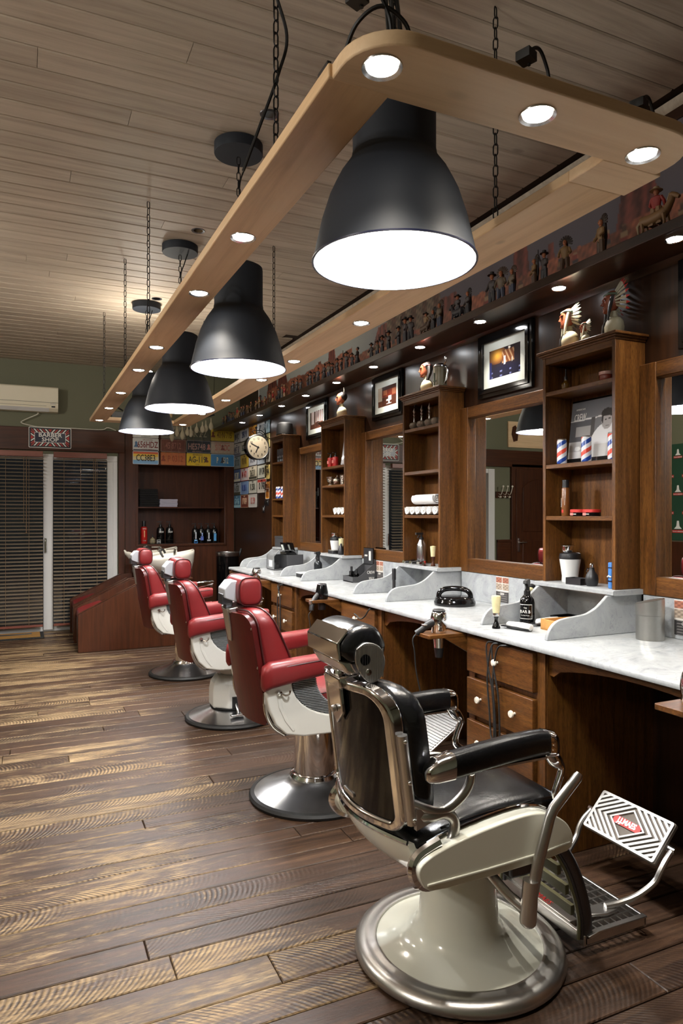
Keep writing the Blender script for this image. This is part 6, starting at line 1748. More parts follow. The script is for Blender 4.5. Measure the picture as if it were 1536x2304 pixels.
# ---- washing places: sloping wooden bodies, red cushions
def washer(y0, label):
    t = thing('washing_unit', label, 'washing unit', (.488, y0, 0), group='washing places')
    W = .62
    side = [(0, 0), (0, .386), (.575, .668), (.86, .70), (1.14, .70), (1.14, 0)]
    for yy in (0, W - .035):
        MB().prism(side, 'y', yy, yy + .035).build('side_panel', M['mah'], t, bevel=.004)
        e_ = [(-.004, .386), (.575, .672), (.575, .680), (-.004, .394)]
        MB().prism(e_, 'y', yy - .003, yy + .038).build('edge_strip', M['mahx'], t)
    MB().box(.02, .05, .035, W - .035, 0.02, .30).build('foot_board', M['mah'], t)
    cs = [(.02, .30), (.02, .375), (.08, .405), (.24, .455), (.29, .45), (.28, .36), (.05, .29)]
    MB().prism(cs, 'y', .04, W - .04).build('seat_cushion', M['red'], t, bevel=.02, seg=3)
    bc = [(.34, .26), (.36, .33), (.60, .55), (.68, .56), (.70, .52), (.48, .27)]
    MB().prism(bc, 'y', .05, W - .05).build('back_cushion', M['red'], t, bevel=.03, seg=3)
    MB().box(.70, 1.16, -.005, W + .005, .702, .722).build('top_board', M['mahx'], t, bevel=.003)
    return t
washer(7.45, 'nearer sloping brown washing unit with red cushions beside the far red chair')
washer(8.21, 'farther sloping brown washing unit, against the blinds')
def basin(x, y, label, s=1.0):
    t = thing('wash_basin', label, 'basin', (x, y, .7225), 0, 'white wash basins')
    n = 36
    # outline rings from the foot to the rim (tipped towards the neck), then back down inside
    def ring(zf, sc, xo, inset):
        out = []
        for k in range(n):
            a = 2 * pi * k / n
            cxx = cos(a); syy = sin(a)
            xx = (.315 if cxx > 0 else .315) * cxx * sc * (1 - .25 * (cxx < 0) * abs(syy) ** 2)
            yy = .235 * syy * sc * (1 - .30 * max(0, -cxx) ** 1.5)
            rim = .235 + .055 * max(0, cxx) ** 2 * (1 - .2 * abs(syy)) - .045 * max(0, -cxx + .2) * (abs(syy) ** .5) + .075 * max(0, -cxx) ** 6
            # neck dip
            if cxx < -.55 and abs(syy) < .45: rim -= .05 * (1 - (abs(syy) / .45) ** 2)
            out.append((xx * (1 - inset) + xo, yy * (1 - inset), rim * zf))
        return out
    rings = [ring(0.0, .42, .13, 0), ring(.08, .50, .12, 0), ring(.30, .70, .07, 0), ring(.55, .88, .03, 0), ring(.85, .985, .005, 0), ring(.97, 1.0, 0, 0), ring(1.0, .99, 0, .02), ring(.97, .95, 0, .03), ring(.7, .84, .02, .02), ring(.42, .62, .05, 0), ring(.28, .34, .08, 0)]
    MB().loft(rings).build('bowl', M['ceramic'], t, angle=70)
    MB().cyl((.12, .08, .17), (.12, .08, .285), .024, .020, 14).cyl((.12, .08, .285), (.02, .08, .285), .010, .008, 10).build('tap', M['chrome'], t)
    MB().tube(spline([(.0, .05, .25), (-.03, .03, .29), (-.06, .0, .265), (-.04, -.05, .21)], 5), .012, 8).build('hand_shower', M['black'], t)
    MB().tube(spline([(-.005, .055, .27), (-.05, .03, .30), (-.09, .02, .285)], 5), .010, 8).build('shower_head', M['chrome'], t)
    return t
basin(1.425, 7.79, 'nearer white wash basin with black hand shower')
basin(1.385, 8.55, 'farther white wash basin, mostly behind the nearer one')

# ---- tall bin in the corner
t = thing('tall_bin', 'tall black bin with steel rim in the corner under the number plates', 'bin', (2.28, 8.35, 0))
MB().lathe([(.0001, 0), (.13, 0), (.135, .01), (.14, .90), (.0001, .90)], n=32).build('body', M['gloss_black'], t)
MB().torus_of([(.141, .89), (.145, .90), (.145, .935), (.138, .94), (.128, .93), (.128, .90)], n=32).build('rim', M['steel'], t)
MB().cyl((.135, -.03, .88), (.165, -.03, .98), .014, .014, 10).build('hinge', M['black'], t)
# ================================================================== BARBER CHAIRS
def slab_frame(xt, zt, xb, zb):
    """frame of a leaning back: returns function (y, s, d) -> point; s runs up from bottom, d is depth forward"""
    up = Vector((xt - xb, 0, zt - zb)); ln = up.length; up.normalize()
    fw = Vector((up.z, 0, -up.x))
    b = Vector((xb, 0, zb))
    return (lambda y, s, d: tuple(b + up * s + fw * d + Vector((0, y, 0)))), ln

def mapped(mb, fn):
    mb.v = [fn(*p) for p in mb.v]
    return mb

def curved(fn, hw, bulge):
    return lambda y, s, d: fn(y, s, d - bulge * (1 - min(1, (y / hw) ** 2)))

def hwid(s, W, L, rb, rt):
    if s < rb: return W - rb + sqrt(max(0, rb * rb - (rb - s) ** 2))
    if s > L - rt: return W - rt + sqrt(max(0, rt * rt - (s - L + rt) ** 2))
    return W

def levels(L, rb, rt, n=6):
    return [rb * (1 - cos(pi / 2 * k / n)) for k in range(n)] + [rb + (L - rb - rt) * k / 6 for k in range(7)] + [L - rt + rt * sin(pi / 2 * k / n) for k in range(1, n + 1)]

def slab(W, L, rb, rt, d0, d1, fn, s0=0, N=14):
    m = MB(); rings = []
    for s in levels(L, rb, rt):
        h = max(.004, hwid(s, W, L, rb, rt))
        rings.append([fn(h * (2 * k / N - 1), s0 + s, d1) for k in range(N + 1)] + [fn(h * (1 - 2 * k / N), s0 + s, d0) for k in range(N + 1)])
    return m.loft(rings)

def cushion(W, L, rb, rt, d0, d1, fn, s0=0, soft=.03, N=28, e=.42, crown=0.0, taper=0.0):
    m = MB(); rings = []
    for s in levels(L, rb, rt):
        h = max(.01, hwid(s, W, L, rb, rt))
        q = min(1, (min(s, L - s) + .002) / soft); q = sqrt(1 - (1 - q) ** 2)
        dt = d1 - taper * (s / L) ** 1.3
        dm = (d0 + dt) / 2; dh = (dt - d0) / 2 * max(.15, q)
        r = []
        for k in range(N):
            a = 2 * pi * k / N
            y = h * (abs(cos(a)) ** .32) * (1 if cos(a) > 0 else -1)
            d = dm + dh * (abs(sin(a)) ** e) * (1 if sin(a) > 0 else -1)
            if sin(a) > 0: d += crown * (1 - (2 * s / L - 1) ** 2) * (1 - .5 * (y / h) ** 2)
            r.append(fn(y, s0 + s, d))
        rings.append(r)
    return m.loft(rings)

def dens(pts, step):
    out = []
    for i, p in enumerate(pts):
        q = pts[(i + 1) % len(pts)]
        n = max(1, int(sqrt((p[0] - q[0]) ** 2 + (p[1] - q[1]) ** 2) / step))
        out += [(p[0] + (q[0] - p[0]) * k / n, p[1] + (q[1] - p[1]) * k / n) for k in range(n)]
    return out

def curved_ring(W, L, rb, rt, w, d0, d1, fn):
    """frame of constant width w that follows the curved back"""
    o = dens(rrect(-W, W, 0, L, (rb, rb, rt, rt), 8), .03)
    n = len(o); inn = []
    for i, p in enumerate(o):
        a = o[i - 1]; b = o[(i + 1) % n]
        t = Vector((b[0] - a[0], b[1] - a[1], 0)).normalized()
        inn.append((p[0] - t.y * w, p[1] + t.x * w))
    return mapped(MB().ring(o, inn, 'z', d0, d1), fn)

def clip_rect(poly, x0, x1, y0, y1):
    for ax, lim, sg in ((0, x0, 1), (0, x1, -1), (1, y0, 1), (1, y1, -1)):
        out = []
        for i, p in enumerate(poly):
            q = poly[(i + 1) % len(poly)]
            a = (p[ax] - lim) * sg; b = (q[ax] - lim) * sg
            if a >= 0: out.append(p)
            if a * b < 0:
                u = a / (a - b); out.append((p[0] + (q[0] - p[0]) * u, p[1] + (q[1] - p[1]) * u))
        poly = out
        if len(poly) < 3: return []
    return poly

def black_chair():
    t = thing('barber_chair', 'black leather and cream enamel antique barber chair with chrome arms, nearest to the camera', 'chair', (1.272, 1.868, 0))
    # base
    MB().torus_of([(.270, .006), (.327, .004), (.335, .012), (.333, .026), (.320, .040), (.298, .044), (.284, .040), (.276, .046), (.266, .044), (.262, .030)], n=64).build('base_ring', M['alu'], t, angle=60)
    MB().lathe([(.0001, .02), (.264, .02), (.264, .038), (.235, .042), (.20, .048), (.170, .057), (.150, .070), (.137, .088), (.129, .115), (.124, .16), (.118, .23), (.112, .30), (.106, .375), (.0001, .375)], n=64).build('pedestal', M['enamel'], t, angle=60)
    MB().lathe([(.0001, .374), (.090, .374), (.098, .380), (.098, .392), (.088, .400), (.07, .404), (.07, .43), (.0001, .43)], n=40).build('collar', M['chrome'], t)
    # enamel tub: two side panels, rear panel, under plate
    pan = sp2([(-.305, .404), (-.321, .444), (-.298, .474), (-.219, .500), (-.095, .522), (.037, .535), (.12, .525), (.185, .488), (.213, .440), (.206, .412)], 5) + [(.19, .402), (.097, .392), (-.066, .387), (-.232, .386), (-.285, .390)]
    for s in (-1, 1):
        a, b = sorted((s * .228, s * .288))
        p = MB().prism(pan, 'y', a, b).build('side_panel', M['enamel'], t, bevel=.014, seg=4)
        rib = [(-.295, .412), (-.10, .414), (.10, .421), (.200, .430), (.200, .424), (.10, .414), (-.10, .407), (-.295, .405)]
        MB().prism(rib, 'y', *sorted((s * .286, s * .2915))).build('moulded_ridge', M['enamel'], p, bevel=.002)
        tp = sp2([(-.275, .484), (-.215, .504), (-.095, .526), (.037, .539), (.12, .529), (.17, .503)], 5)
        MB().tube([(x, s * .236, z) for x, z in tp], .006, 6).build('chrome_bead', M['chrome'], p)
    rear = MB(); N = 14
    rv = []
    for (z, xo, w) in ((.360, -.215, .222), (.390, -.262, .228), (.43, -.300, .232), (.465, -.322, .234), (.50, -.336, .234)):
        row = [(xo - .055 * cos(pi / 2 * (2 * k / N - 1)) + .012, w * (2 * k / N - 1), z) for k in range(N + 1)]
        inn = [(p[0] + .02, p[1], p[2]) for p in reversed(row)]
        rv.append(row + inn)
    rear.loft(rv).build('rear_panel', M['enamel'], t, angle=60)
    MB().tube([(.0 + p[0], p[1], p[2] + .004) for p in rv[-1][:N + 1]], .007, 6).build('rear_bead', M['chrome'], t)
    for s in (-1, 1):
        MB().tube(spline([(-.24, s * .245, .382), (-.295, s * .258, .396), (-.324, s * .262, .436), (-.306, s * .258, .476), (-.24, s * .262, .505)], 5), [.018] * 21, 8, flat=.8).build('corner_band', M['chrome'], t)
    MB().box(-.21, .20, -.226, .226, .39, .418).build('seat_pan', M['dsteel'], t, bevel=.006)
    # seat cushion
    N = 20
    def sec(x, z0, z1, hw, crown):
        out = []
        for k in range(24):
            a = 2 * pi * k / 24
            yy = hw * (abs(cos(a)) ** .35) * (1 if cos(a) > 0 else -1)
            zz = (z0 + z1) / 2 + (z1 - z0) / 2 * (abs(sin(a)) ** .6) * (1 if sin(a) > 0 else -1)
            if sin(a) > 0: zz += crown * (1 - (yy / hw) ** 2) - .012 * math.exp(-((yy / .07) ** 2 + ((x + .03) / .06) ** 2))
            out.append((x, yy, zz))
        return out
    MB().loft([sec(-.285, .44, .492, .19, 0), sec(-.27, .41, .508, .212, .002), sec(-.18, .42, .528, .222, .010), sec(-.10, .43, .540, .222, .014), sec(-.06, .43, .545, .222, .014), sec(-.03, .43, .547, .222, .014), sec(.0, .43, .549, .222, .014), sec(.05, .44, .552, .222, .014), sec(.14, .45, .553, .222, .010), sec(.20, .455, .549, .220, .004), sec(.215, .47, .538, .205, 0)]).build('seat_cushion', M['leather'], t, angle=60)
    MB().tube([(-.21, -.223, .519), (-.05, -.2245, .535), (.10, -.2245, .541), (.21, -.220, .537), (.217, -.19, .536), (.217, .19, .536), (.21, .220, .537), (-.21, .223, .519)], .004, 6).build('seat_piping', M['gloss_black'], t)
    # back
    f0, ln = slab_frame(-.374, .925, -.322, .520)
    fn = curved(f0, .222, .058)
    fe = f0
    curved_ring(.222, ln, .05, .095, .027, -.006, .034, fn).build('back_frame', M['chrome'], t, bevel=.008, seg=3, angle=50)
    slab(.198, ln - .048, .035, .075, .004, .03, fn, .025).build('rear_shell', M['gloss_black'], t, angle=50)
    cushion(.226, ln - .008, .07, .105, .030, .112, fn, .004, .05, crown=.012).build('back_cushion', M['leather'], t, angle=60)
    mapped(MB().prism(rrect(-.02, .055, .045, .058, .006, 3), 'z', -.0005, .005), fn).build('maker_badge', M['alu'], t)
    # tongue plate with bolt on the rear top
    mapped(MB().prism([(-.035, ln + .004), (-.045, ln - .02), (-.043, ln - .095), (0, ln - .135), (.043, ln - .095), (.045, ln - .02), (.035, ln + .004)], 'z', -.016, -.003), fn).build('tongue_plate', M['chrome'], t, bevel=.003)
    mapped(MB().lathe([(.0001, -.028), (.009, -.027), (.011, -.022), (.011, -.016), (.0001, -.016)], (0, ln - .09, 0), 14), fn).build('bolt', M['alu'], t)
    mapped(MB().box(-.055, .055, ln - .022, ln + .012, -.02, .05), fn).build('top_clamp', M['chrome'], t, bevel=.006, seg=3)
    # headrest
    MB().tube([(-.425, 0, .905), (-.422, 0, .95), (-.41, 0, .985)], [.017, .015, .013], 10).tube([(-.405, -.05, .965), (-.405, .05, .965)], .017, 12).ball((-.427, -.0, .955), (.02, .024, .02), 12, 8).build('headrest_post', M['chrome'], t)
    hr = [(-.080, .0), (-.075, .030), (-.045, .062), (.0, .075), (.045, .062), (.07, .020), (.062, -.020), (.02, -.03), (-.04, -.03)]
    hx, hz = -.395, 1.012
    def hrp(pts, k): return [(hx + x * k, hz + z * k) for x, z in sp2(pts + [pts[0]], 4)[:-1]]
    MB().loft([[(x, y, z) for x, z in hrp(hr, k)] for y, k in ((-.118, .70), (-.112, .92), (-.09, 1.0), (0, 1.02), (.09, 1.0), (.112, .92), (.118, .70))]).build('headrest_cushion', M['leather'], t, angle=60)
    MB().prism([(hx - .083, hz - .02), (hx - .086, hz + .028), (hx - .052, hz + .066), (hx - .048, hz + .060), (hx - .076, hz + .026), (hx - .072, hz - .02)], 'y', -.112, .112).build('headrest_band', M['chrome'], t, bevel=.003)
    MB().prism([(hx - .078, hz - .022), (hx + .03, hz - .035), (hx - .01, hz - .075), (hx - .05, hz - .065)], 'y', -.10, .10).build('headrest_cradle', M['chrome'], t, bevel=.010, seg=3)
    sidep = sp2([(-.042, .012), (-.012, .026), (.030, .012), (.048, -.030), (.036, -.074), (.002, -.090), (-.030, -.060), (-.047, -.020), (-.042, .012)], 4)[:-1]
    for s in (-1, 1):
        a, b = sorted((s * .118, s * .126))
        sp = MB().prism([(hx + x + .012, hz + z) for x, z in sidep], 'y', a, b).build('side_plate', M['alu'], t, bevel=.002)
        g = MB()
        for k in range(12):
            x = -.045 + k * .0075
            zz = [q[1] for q in sidep if abs(q[0] - x) < .009]
            if len(zz) > 1: g.box(hx + .012 + x, hx + .012 + x + .004, *sorted((s * .126, s * .1275)), hz + min(zz) + .006, hz + max(zz) - .006)
        g.build('plate_ribs', M['alu'], sp, smooth=False)['kind'] = 'stuff'
        MB().lathe([(.0001, s * .130), (.009, s * .129), (.010, s * .126), (.0001, s * .126)], (hx + .006, 0, hz - .058), 12, 'y').build('screw', M['chrome'], sp)
        MB().lathe([(.0001, s * .1275), (.016, s * .1275), (.016, s * .126), (.0001, s * .126)], (hx - .004, 0, hz - .022), 16, 'y').build('slot', M['black'], sp)
    # arms with chrome ends
    for s in (-1, 1):
        yc = s * .262
        def arm_ring(x, z, w, h, n=16):
            return [(x, yc + w * (abs(cos(a)) ** .6) * (1 if cos(a) > 0 else -1), z + h * (abs(sin(a)) ** .7) * (1 if sin(a) > 0 else -1)) for a in [2 * pi * k / n for k in range(n)]]
        pad = MB().loft([arm_ring(-.205, .708, .030, .036), arm_ring(-.12, .716, .031, .037), arm_ring(0, .726, .031, .037), arm_ring(.08, .729, .031, .037), arm_ring(.125, .727, .030, .036)]).build('arm_pad', M['leather'], t, angle=50)
        MB().loft([arm_ring(-.287, .690, .010, .010), arm_ring(-.280, .694, .022, .022), arm_ring(-.255, .701, .030, .033), arm_ring(-.204, .708, .0325, .0385)]).build('rear_cap', M['chrome'], pad, angle=60)
        MB().loft([arm_ring(.124, .727, .0325, .0385), arm_ring(.146, .722, .032, .039), arm_ring(.160, .715, .027, .035), arm_ring(.166, .708, .014, .022)]).build('front_cap', M['chrome'], pad, angle=60)
        MB().box(-.2, .12, yc - .020, yc + .020, .684, .690).build('under_plate', M['alu'], pad)
        # rear bracket: bar screwed to the back, U and leg
        ys = s * .246
        P = lambda q: [fn(s * .232, a_, d_) for a_, d_ in q]
        bar = MB()
        for a0 in (.06, ):
            bar.tube([fe(s * .231, .03, .018), fe(s * .231, .28, .018)], .015, 8, flat=1.0)
        bar.tube(spline([fe(s * .231, .09, .02), (-.255, ys, .585), (-.205, ys, .580), (-.150, ys, .612), (-.125, ys, .652), (-.128, ys, .690)], 5), .014, 8, flat=.9)
        bar.tube(spline([fe(s * .231, .05, .03), (-.262, ys, .570), (-.212, ys, .570), (-.182, ys, .545), (-.190, s * .25, .50), (-.230, s * .262, .470)], 5), .016, 8, flat=.9)
        bar.prism([(-.305, .60), (-.235, .578), (-.165, .600), (-.19, .560), (-.24, .560), (-.305, .54)], 'y', *sorted((s * .236, s * .250)))
        bar.build('rear_bracket', M['alu'], t, angle=60)
        for a0 in (.045, .15, .265): MB().ball(fe(s * .246, a0, .018), (.006, .005, .006), 8, 6).build('bracket_screw', M['chrome'], t)
        MB().ball((-.128, ys, .685), (.020, .022, .026), 12, 8).build('bracket_knuckle', M['chrome'], t)
        # front support
        MB().tube(spline([(.135, yc, .695), (.165, yc, .668), (.190, yc, .640), (.175, s * .264, .600), (.165, s * .262, .56), (.195, s * .258, .535)], 5), [.012, .014, .017, .020, .022, .022, .021, .019, .016, .014, .013, .012, .012, .012, .012, .012, .012, .012, .012, .012, .012, .012, .012, .012, .012, .012], 10, flat=.75).build('front_support', M['chrome'], t, angle=60)
    # lever on the near side
    MB().tube([(.208, -.318, .640), (.200, -.318, .630), (.112, -.316, .553), (.098, -.316, .530), (.058, -.312, .40), (.036, -.308, .30)], [.012, .017, .018, .018, .0185, .020], 12, flat=.7).build('lever_handle', M['alu'], t, angle=50)
    MB().tube([(.036, -.308, .36), (.028, -.306, .245)], [.022, .024], 14).ball((.028, -.306, .245), (.024, .024, .02), 12, 8).tube(spline([(.03, -.30, .27), (.0, -.25, .30), (-.02, -.16, .345), (-.03, -.09, .36)], 5), .015, 10).build('lever_socket', M['alu'], t, angle=60)
    MB().tube([(.03, -.29, .26), (.0, .0, .33)], .012, 8).build('lever_rod', M['steel'], t)
    # footrest carrier: two curved side cheeks, ladder between
    for s in (-1, 1):
        arc = spline([(.17, s * .175, .405), (.245, s * .18, .365), (.30, s * .185, .29), (.335, s * .19, .20), (.352, s * .195, .12), (.352, s * .195, .055)], 5)
        m = MB().tube(arc, .022, 8, flat=.55)
        m.tube([(p[0] - .020, p[1], p[2]) for p in arc], .009, 6)
        m.build('curved_cheek', M['dsteel'], t, angle=60)
        MB().tube([(p[0] - .031, p[1], p[2]) for p in arc], .006, 6).build('cheek_edge', M['olive'], t)
    for k, (x, z) in enumerate(((.225, .34), (.262, .28), (.295, .21), (.318, .14))):
        MB().box(x - .012, x + .004, -.178, .178, z - .016, z + .016).build('ladder_slat', M['olive'], t, bevel=.002)
    MB().box(.09, .18, -.15, .15, .27, .39).build('carrier_box', M['dsteel'], t, bevel=.01)
    # low grid step
    fg, lg = slab_frame(.600, .062, .345, .058)
    gm = MB()
    step = MB()
    step.box(.34, .605, -.205, -.195, .034, .066).box(.34, .605, .195, .205, .034, .066).box(.596, .607, -.205, .205, .030, .066).box(.335, .350, -.205, .205, .03, .066)
    step.build('step_frame', M['alu'], t, bevel=.003)
    for k in range(8):
        x = .378 + k * .028
        MB().box(x, x + .006, -.195, .195, .044, .062).build('grid_bar', M['alu'], t, smooth=False)
    for k in range(1, 11):
        y = -.195 + k * .0355
        MB().box(.35, .596, y, y + .006, .048, .0655).build('grid_cross_bar', M['alu'], t, smooth=False)
    nb = MB().box(.345, .380, -.13, .19, .0655, .0705).build('name_bar', M['alu'], t, bevel=.002)
    text('lettering', 'J.J. MAES', .032, M['ink_r'], nb, (.3615, .03, .0712), (0, 0, pi / 2 + pi), .95)
    MB().prism([(.355, .055), (.40, .066), (.60, .066), (.60, .072), (.39, .074), (.345, .066)], 'y', -.215, -.195).build('step_foot', M['alu'], t, bevel=.002)
    # S shaped tubes carrying the tilted foot plate
    for s in (-1, 1):
        MB().tube(spline([(.50, s * .13, .085), (.55, s * .145, .092), (.61, s * .165, .112), (.668, s * .182, .150), (.69, s * .188, .185), (.715, s * .188, .215), (.755, s * .184, .245)], 5), .0105, 10).build('plate_arm', M['alu'], t)
        MB().prism([(.42, s * .10), (.50, s * .105), (.545, s * .13), (.53, s * .155), (.48, s * .16), (.42, s * .14)] if s > 0 else [(.42, s * .14), (.48, s * .16), (.53, s * .155), (.545, s * .13), (.50, s * .105), (.42, s * .10)], 'z', .070, .080).build('arm_plate', M['alu'], t, bevel=.003)
        MB().cyl((.755, s * .165, .245), (.755, s * .198, .245), .013, .013, 12).build('pivot', M['chrome'], t)
    fp, lp = slab_frame(.812, .305, .700, .187)
    plate_ = MB(); mapped(plate_.prism(rrect(-.165, .165, 0, lp, .008, 3), 'z', .004, .018), lambda y, s, d: fp(y, s, -d))
    ft = plate_.build('foot_plate', M['dalu'], t, bevel=.002)
    rb = MB(); zt = (-.0255, -.0175)
    rb.ring(rrect(-.163, .163, .002, lp - .002, .008, 3), rrect(-.152, .152, .012, lp - .012, .004, 3), 'z', *zt)
    cs0 = lp / 2; A_, B_ = 1.35, 1.0
    for q, wq in [(.052, .008)] + [(.072 + .0215 * k, .0115) for k in range(8)]:
        for sx in (-1, 1):
            for sy in (-1, 1):
                band = [(sx * q * A_, 0), (sx * (q + wq) * A_, 0), (0, sy * (q + wq) * B_), (0, sy * q * B_)]
                pl = clip_rect(band, -.153, .153, -(lp / 2 - .011), lp / 2 - .011)
                if pl: rb.prism([(px, cs0 + ps) for px, ps in pl], 'z', *zt)
    mapped(rb, fp).build('ribs', M['ribs'], ft, smooth=False)
    mapped(MB().box(-.062, .062, cs0 - .015, cs0 + .015, -.0245, -.0175), fp).build('name_field', M['ink_r'], ft, smooth=False)
    up = Vector(fp(0, 1, 0)) - Vector(fp(0, 0, 0)); nrm = -(Vector(fp(0, 0, 1)) - Vector(fp(0, 0, 0)))
    tx = text('lettering', 'J.J.MAES', .029, M['alu'], ft, fp(0, cs0 + .001, -.0250), (0, 0, 0), .85, bold=.0008)
    xax = Vector((0, -1, 0)); zax = xax.cross(up)
    tx.rotation_euler = Matrix((xax, up, zax)).transposed().to_euler()
    return t
black_chair()


def red_chair(loc, label, base='disc', socket=False):
    t = thing('barber_chair', label, 'chair', loc, 0, 'red vinyl barber chairs')
    # base
    MB().torus_of([(.298, .0), (.322, .002), (.326, .014), (.318, .026), (.300, .030), (.296, .02)], n=64).build('rubber_ring', M['rubber'], t)
    MB().lathe([(.0001, .01), (.301, .01), (.302, .028), (.275, .036), (.22, .052), (.16, .075), (.128, .092), (.118, .104), (.0001, .104)], n=64).build('base_plate', M['steel'], t, angle=60)
    if base == 'disc':
        MB().lathe([(.116, .09), (.124, .104), (.116, .118), (.104, .122)], n=48).build('collar', M['chrome'], t)
        MB().lathe([(.0001, .10), (.102, .10), (.102, .40), (.0001, .40)], n=48).build('column', M['chrome'], t)
    else:
        hx = lambda r, z: [(r * 1.05 * cos(pi / 4 * k + pi / 8), r * sin(pi / 4 * k + pi / 8), z) for k in range(8)]
        MB().loft([hx(.150, .088), hx(.158, .10), hx(.158, .20), hx(.148, .255), hx(.118, .30), hx(.110, .31)]).build('housing', M['offwhite'], t, bevel=.006, angle=20)
        MB().lathe([(.0001, .085), (.155, .085), (.156, .096), (.0001, .096)], n=32).build('housing_gasket', M['rubber'], t)
        MB().lathe([(.0001, .30), (.088, .30), (.088, .40), (.0001, .40)], n=40).build('column', M['offwhite'], t)
        MB().box(-.045, .005, -.162, -.140, .10, .175).build('pedal_slot', M['black'], t)
        MB().tube([(-.02, -.14, .14), (-.02, -.19, .10), (-.02, -.21, .075)], .010, 8).box(-.075, .02, -.235, -.20, .066, .078).build('pedal', M['steel'], t, bevel=.003)
    # white side panels with scoop
    scoop_c = (.035, .640); ro = .262
    outer = [(-.345, .652), (-.348, .60), (-.335, .53), (-.305, .462), (-.255, .412), (-.17, .394), (-.02, .390), (.10, .398), (.22, .43), (.295, .462), (.31, .50)]
    KZ = .64
    arcp = [(scoop_c[0] + ro * cos(a), scoop_c[1] + ro * KZ * sin(a)) for a in [radians(-18 - k * (162 / 14)) for k in range(15)]]
    panp = outer + [(.30, .58)] + arcp + [(-.25, .68)]
    for s in (-1, 1):
        a, b = sorted((s * .252, s * .292))
        sp = MB().prism(panp, 'y', a, b).build('side_panel', M['offwhite'], t, bevel=.008, seg=3)
        emb = [(-.30, .60), (-.292, .54), (-.262, .475), (-.225, .425), (-.215, .428), (-.248, .48), (-.276, .545), (-.284, .60)]
        MB().prism(emb, 'y', *sorted((s * .2915, s * .2945))).build('pressed_edge', M['offwhite'], sp, bevel=.0015)
        # grille: crescent of horizontal ribs inside the scoop
        dk = MB(); ri = .188
        AA = [radians(172 + k * 9.2) for k in range(14)]
        cres = [(scoop_c[0] + (ro - .001) * cos(a), scoop_c[1] + (ro - .001) * KZ * sin(a)) for a in AA]
        cin = [(scoop_c[0] + .045 + ri * cos(a), scoop_c[1] + .012 + ri * .80 * sin(a)) for a in AA]
        dk.prism(cres + cin[::-1], 'y', *sorted((s * .262, s * .272)))
        dk.build('grille_back', M['black'], sp)
        gr = MB()
        for k in range(22):
            z = .650 - k * .0078
            dz = (z - scoop_c[1]) / (ro * KZ)
            if abs(dz) >= .985: continue
            x0 = scoop_c[0] - ro * sqrt(1 - dz * dz)
            dz2 = (z - scoop_c[1] - .012) / (ri * .80)
            x1 = scoop_c[0] + .045 - ri * sqrt(max(0, 1 - dz2 * dz2)) if abs(dz2) < 1 else scoop_c[0] + .11
            gr.box(x0 + .004, max(x0 + .02, x1), *sorted((s * .270, s * .289)), z - .0019, z + .0019)
        gr.build('grille_ribs', plain('grey grille', srgb(88, 90, 92), .4) if 'grille' not in M else M['grille'], sp, smooth=False)['kind'] = 'stuff'
        # coat hook
        MB().lathe([(.0001, s * .309), (.011, s * .307), (.013, s * .300), (.008, s * .292), (.0001, s * .292)], (-.29, 0, .605), 14, 'y').tube(spline([(-.281, s * .30, .603), (-.265, s * .312, .595), (-.250, s * .318, .602), (-.247, s * .318, .617)], 4), .004, 7).build('coat_hook', M['chrome'], sp)
        if s < 0:
            MB().box(.275, .300, -.298, -.29, .455, .50).build('hinge_plate', M['steel'], sp, bevel=.002)
        if socket and s < 0:
            k_ = MB().prism(rrect(-.115, -.025, .425, .510, .005), 'y', -.298, -.291).build('socket_plate', M['white'], sp, bevel=.0015)
            [MB().lathe([(.0001, -.2995), (.003, -.2995), (.003, -.298), (.0001, -.298)], (-.07 + dx_, 0, .468), 10, 'y').build('pin_hole', M['ink_k'], sp) for dx_ in (-.010, .010)]
            MB().tube([(-.07 + .024 * cos(a), -.2985, .468 + .024 * sin(a)) for a in [2 * pi * q_ / 20 for q_ in range(20)]], .0025, 5, closed=True).build('socket_ring', M['ink_k'], sp)
    # under tray
    MB().box(-.25, .25, -.25, .25, .392, .44).build('seat_pan', M['dsteel'], t, bevel=.01)
    # chrome trim below the back
    for s in (-1, 1):
        MB().tube(spline([(-.34, s * .247, .60), (-.338, s * .25, .52), (-.305, s * .25, .445), (-.25, s * .25, .400)], 6), .010, 8, flat=.6).build('side_trim', M['chrome'], t)
    rows = []
    for (z, xo) in ((.398, -.235), (.42, -.272), (.445, -.30), (.458, -.312)):
        row = [(xo - .02 * cos(pi / 2 * (2 * k / 10 - 1)), .25 * (2 * k / 10 - 1), z) for k in range(11)]
        rows.append(row + [(p[0] + .012, p[1], p[2] + .003) for p in reversed(row)])
    MB().loft(rows).build('rear_trim', M['chrome'], t, angle=60)
    # seat cushion
    MB().loft([[(x, hw * (abs(cos(a)) ** .4) * (1 if cos(a) > 0 else -1), .5 * (z0 + z1) + .5 * (z1 - z0) * (abs(sin(a)) ** .55) * (1 if sin(a) > 0 else -1)) for a in [2 * pi * k / 20 for k in range(20)]]
               for x, z0, z1, hw in ((-.20, .47, .545, .20), (-.18, .445, .565, .225), (-.05, .445, .585, .235), (.12, .45, .60, .235), (.25, .455, .605, .232), (.29, .47, .585, .22), (.30, .49, .56, .20))]).build('seat_cushion', M['red'], t, angle=60)
    MB().tube([(-.17, -.230, .55), (.0, -.240, .572), (.2, -.240, .587), (.285, -.225, .575), (.297, 0, .572), (.285, .225, .575), (.2, .24, .587), (-.17, .23, .55)], .0035, 6).build('seat_piping', M['piping'], t)
    # back: dark rear shell, red cushion with piping
    f0, ln = slab_frame(-.405, .965, -.318, .445)
    fn = curved(f0, .24, .045)
    slab(.236, ln - .012, .03, .07, -.004, .020, fn).build('rear_shell', M['dred'], t, angle=50)
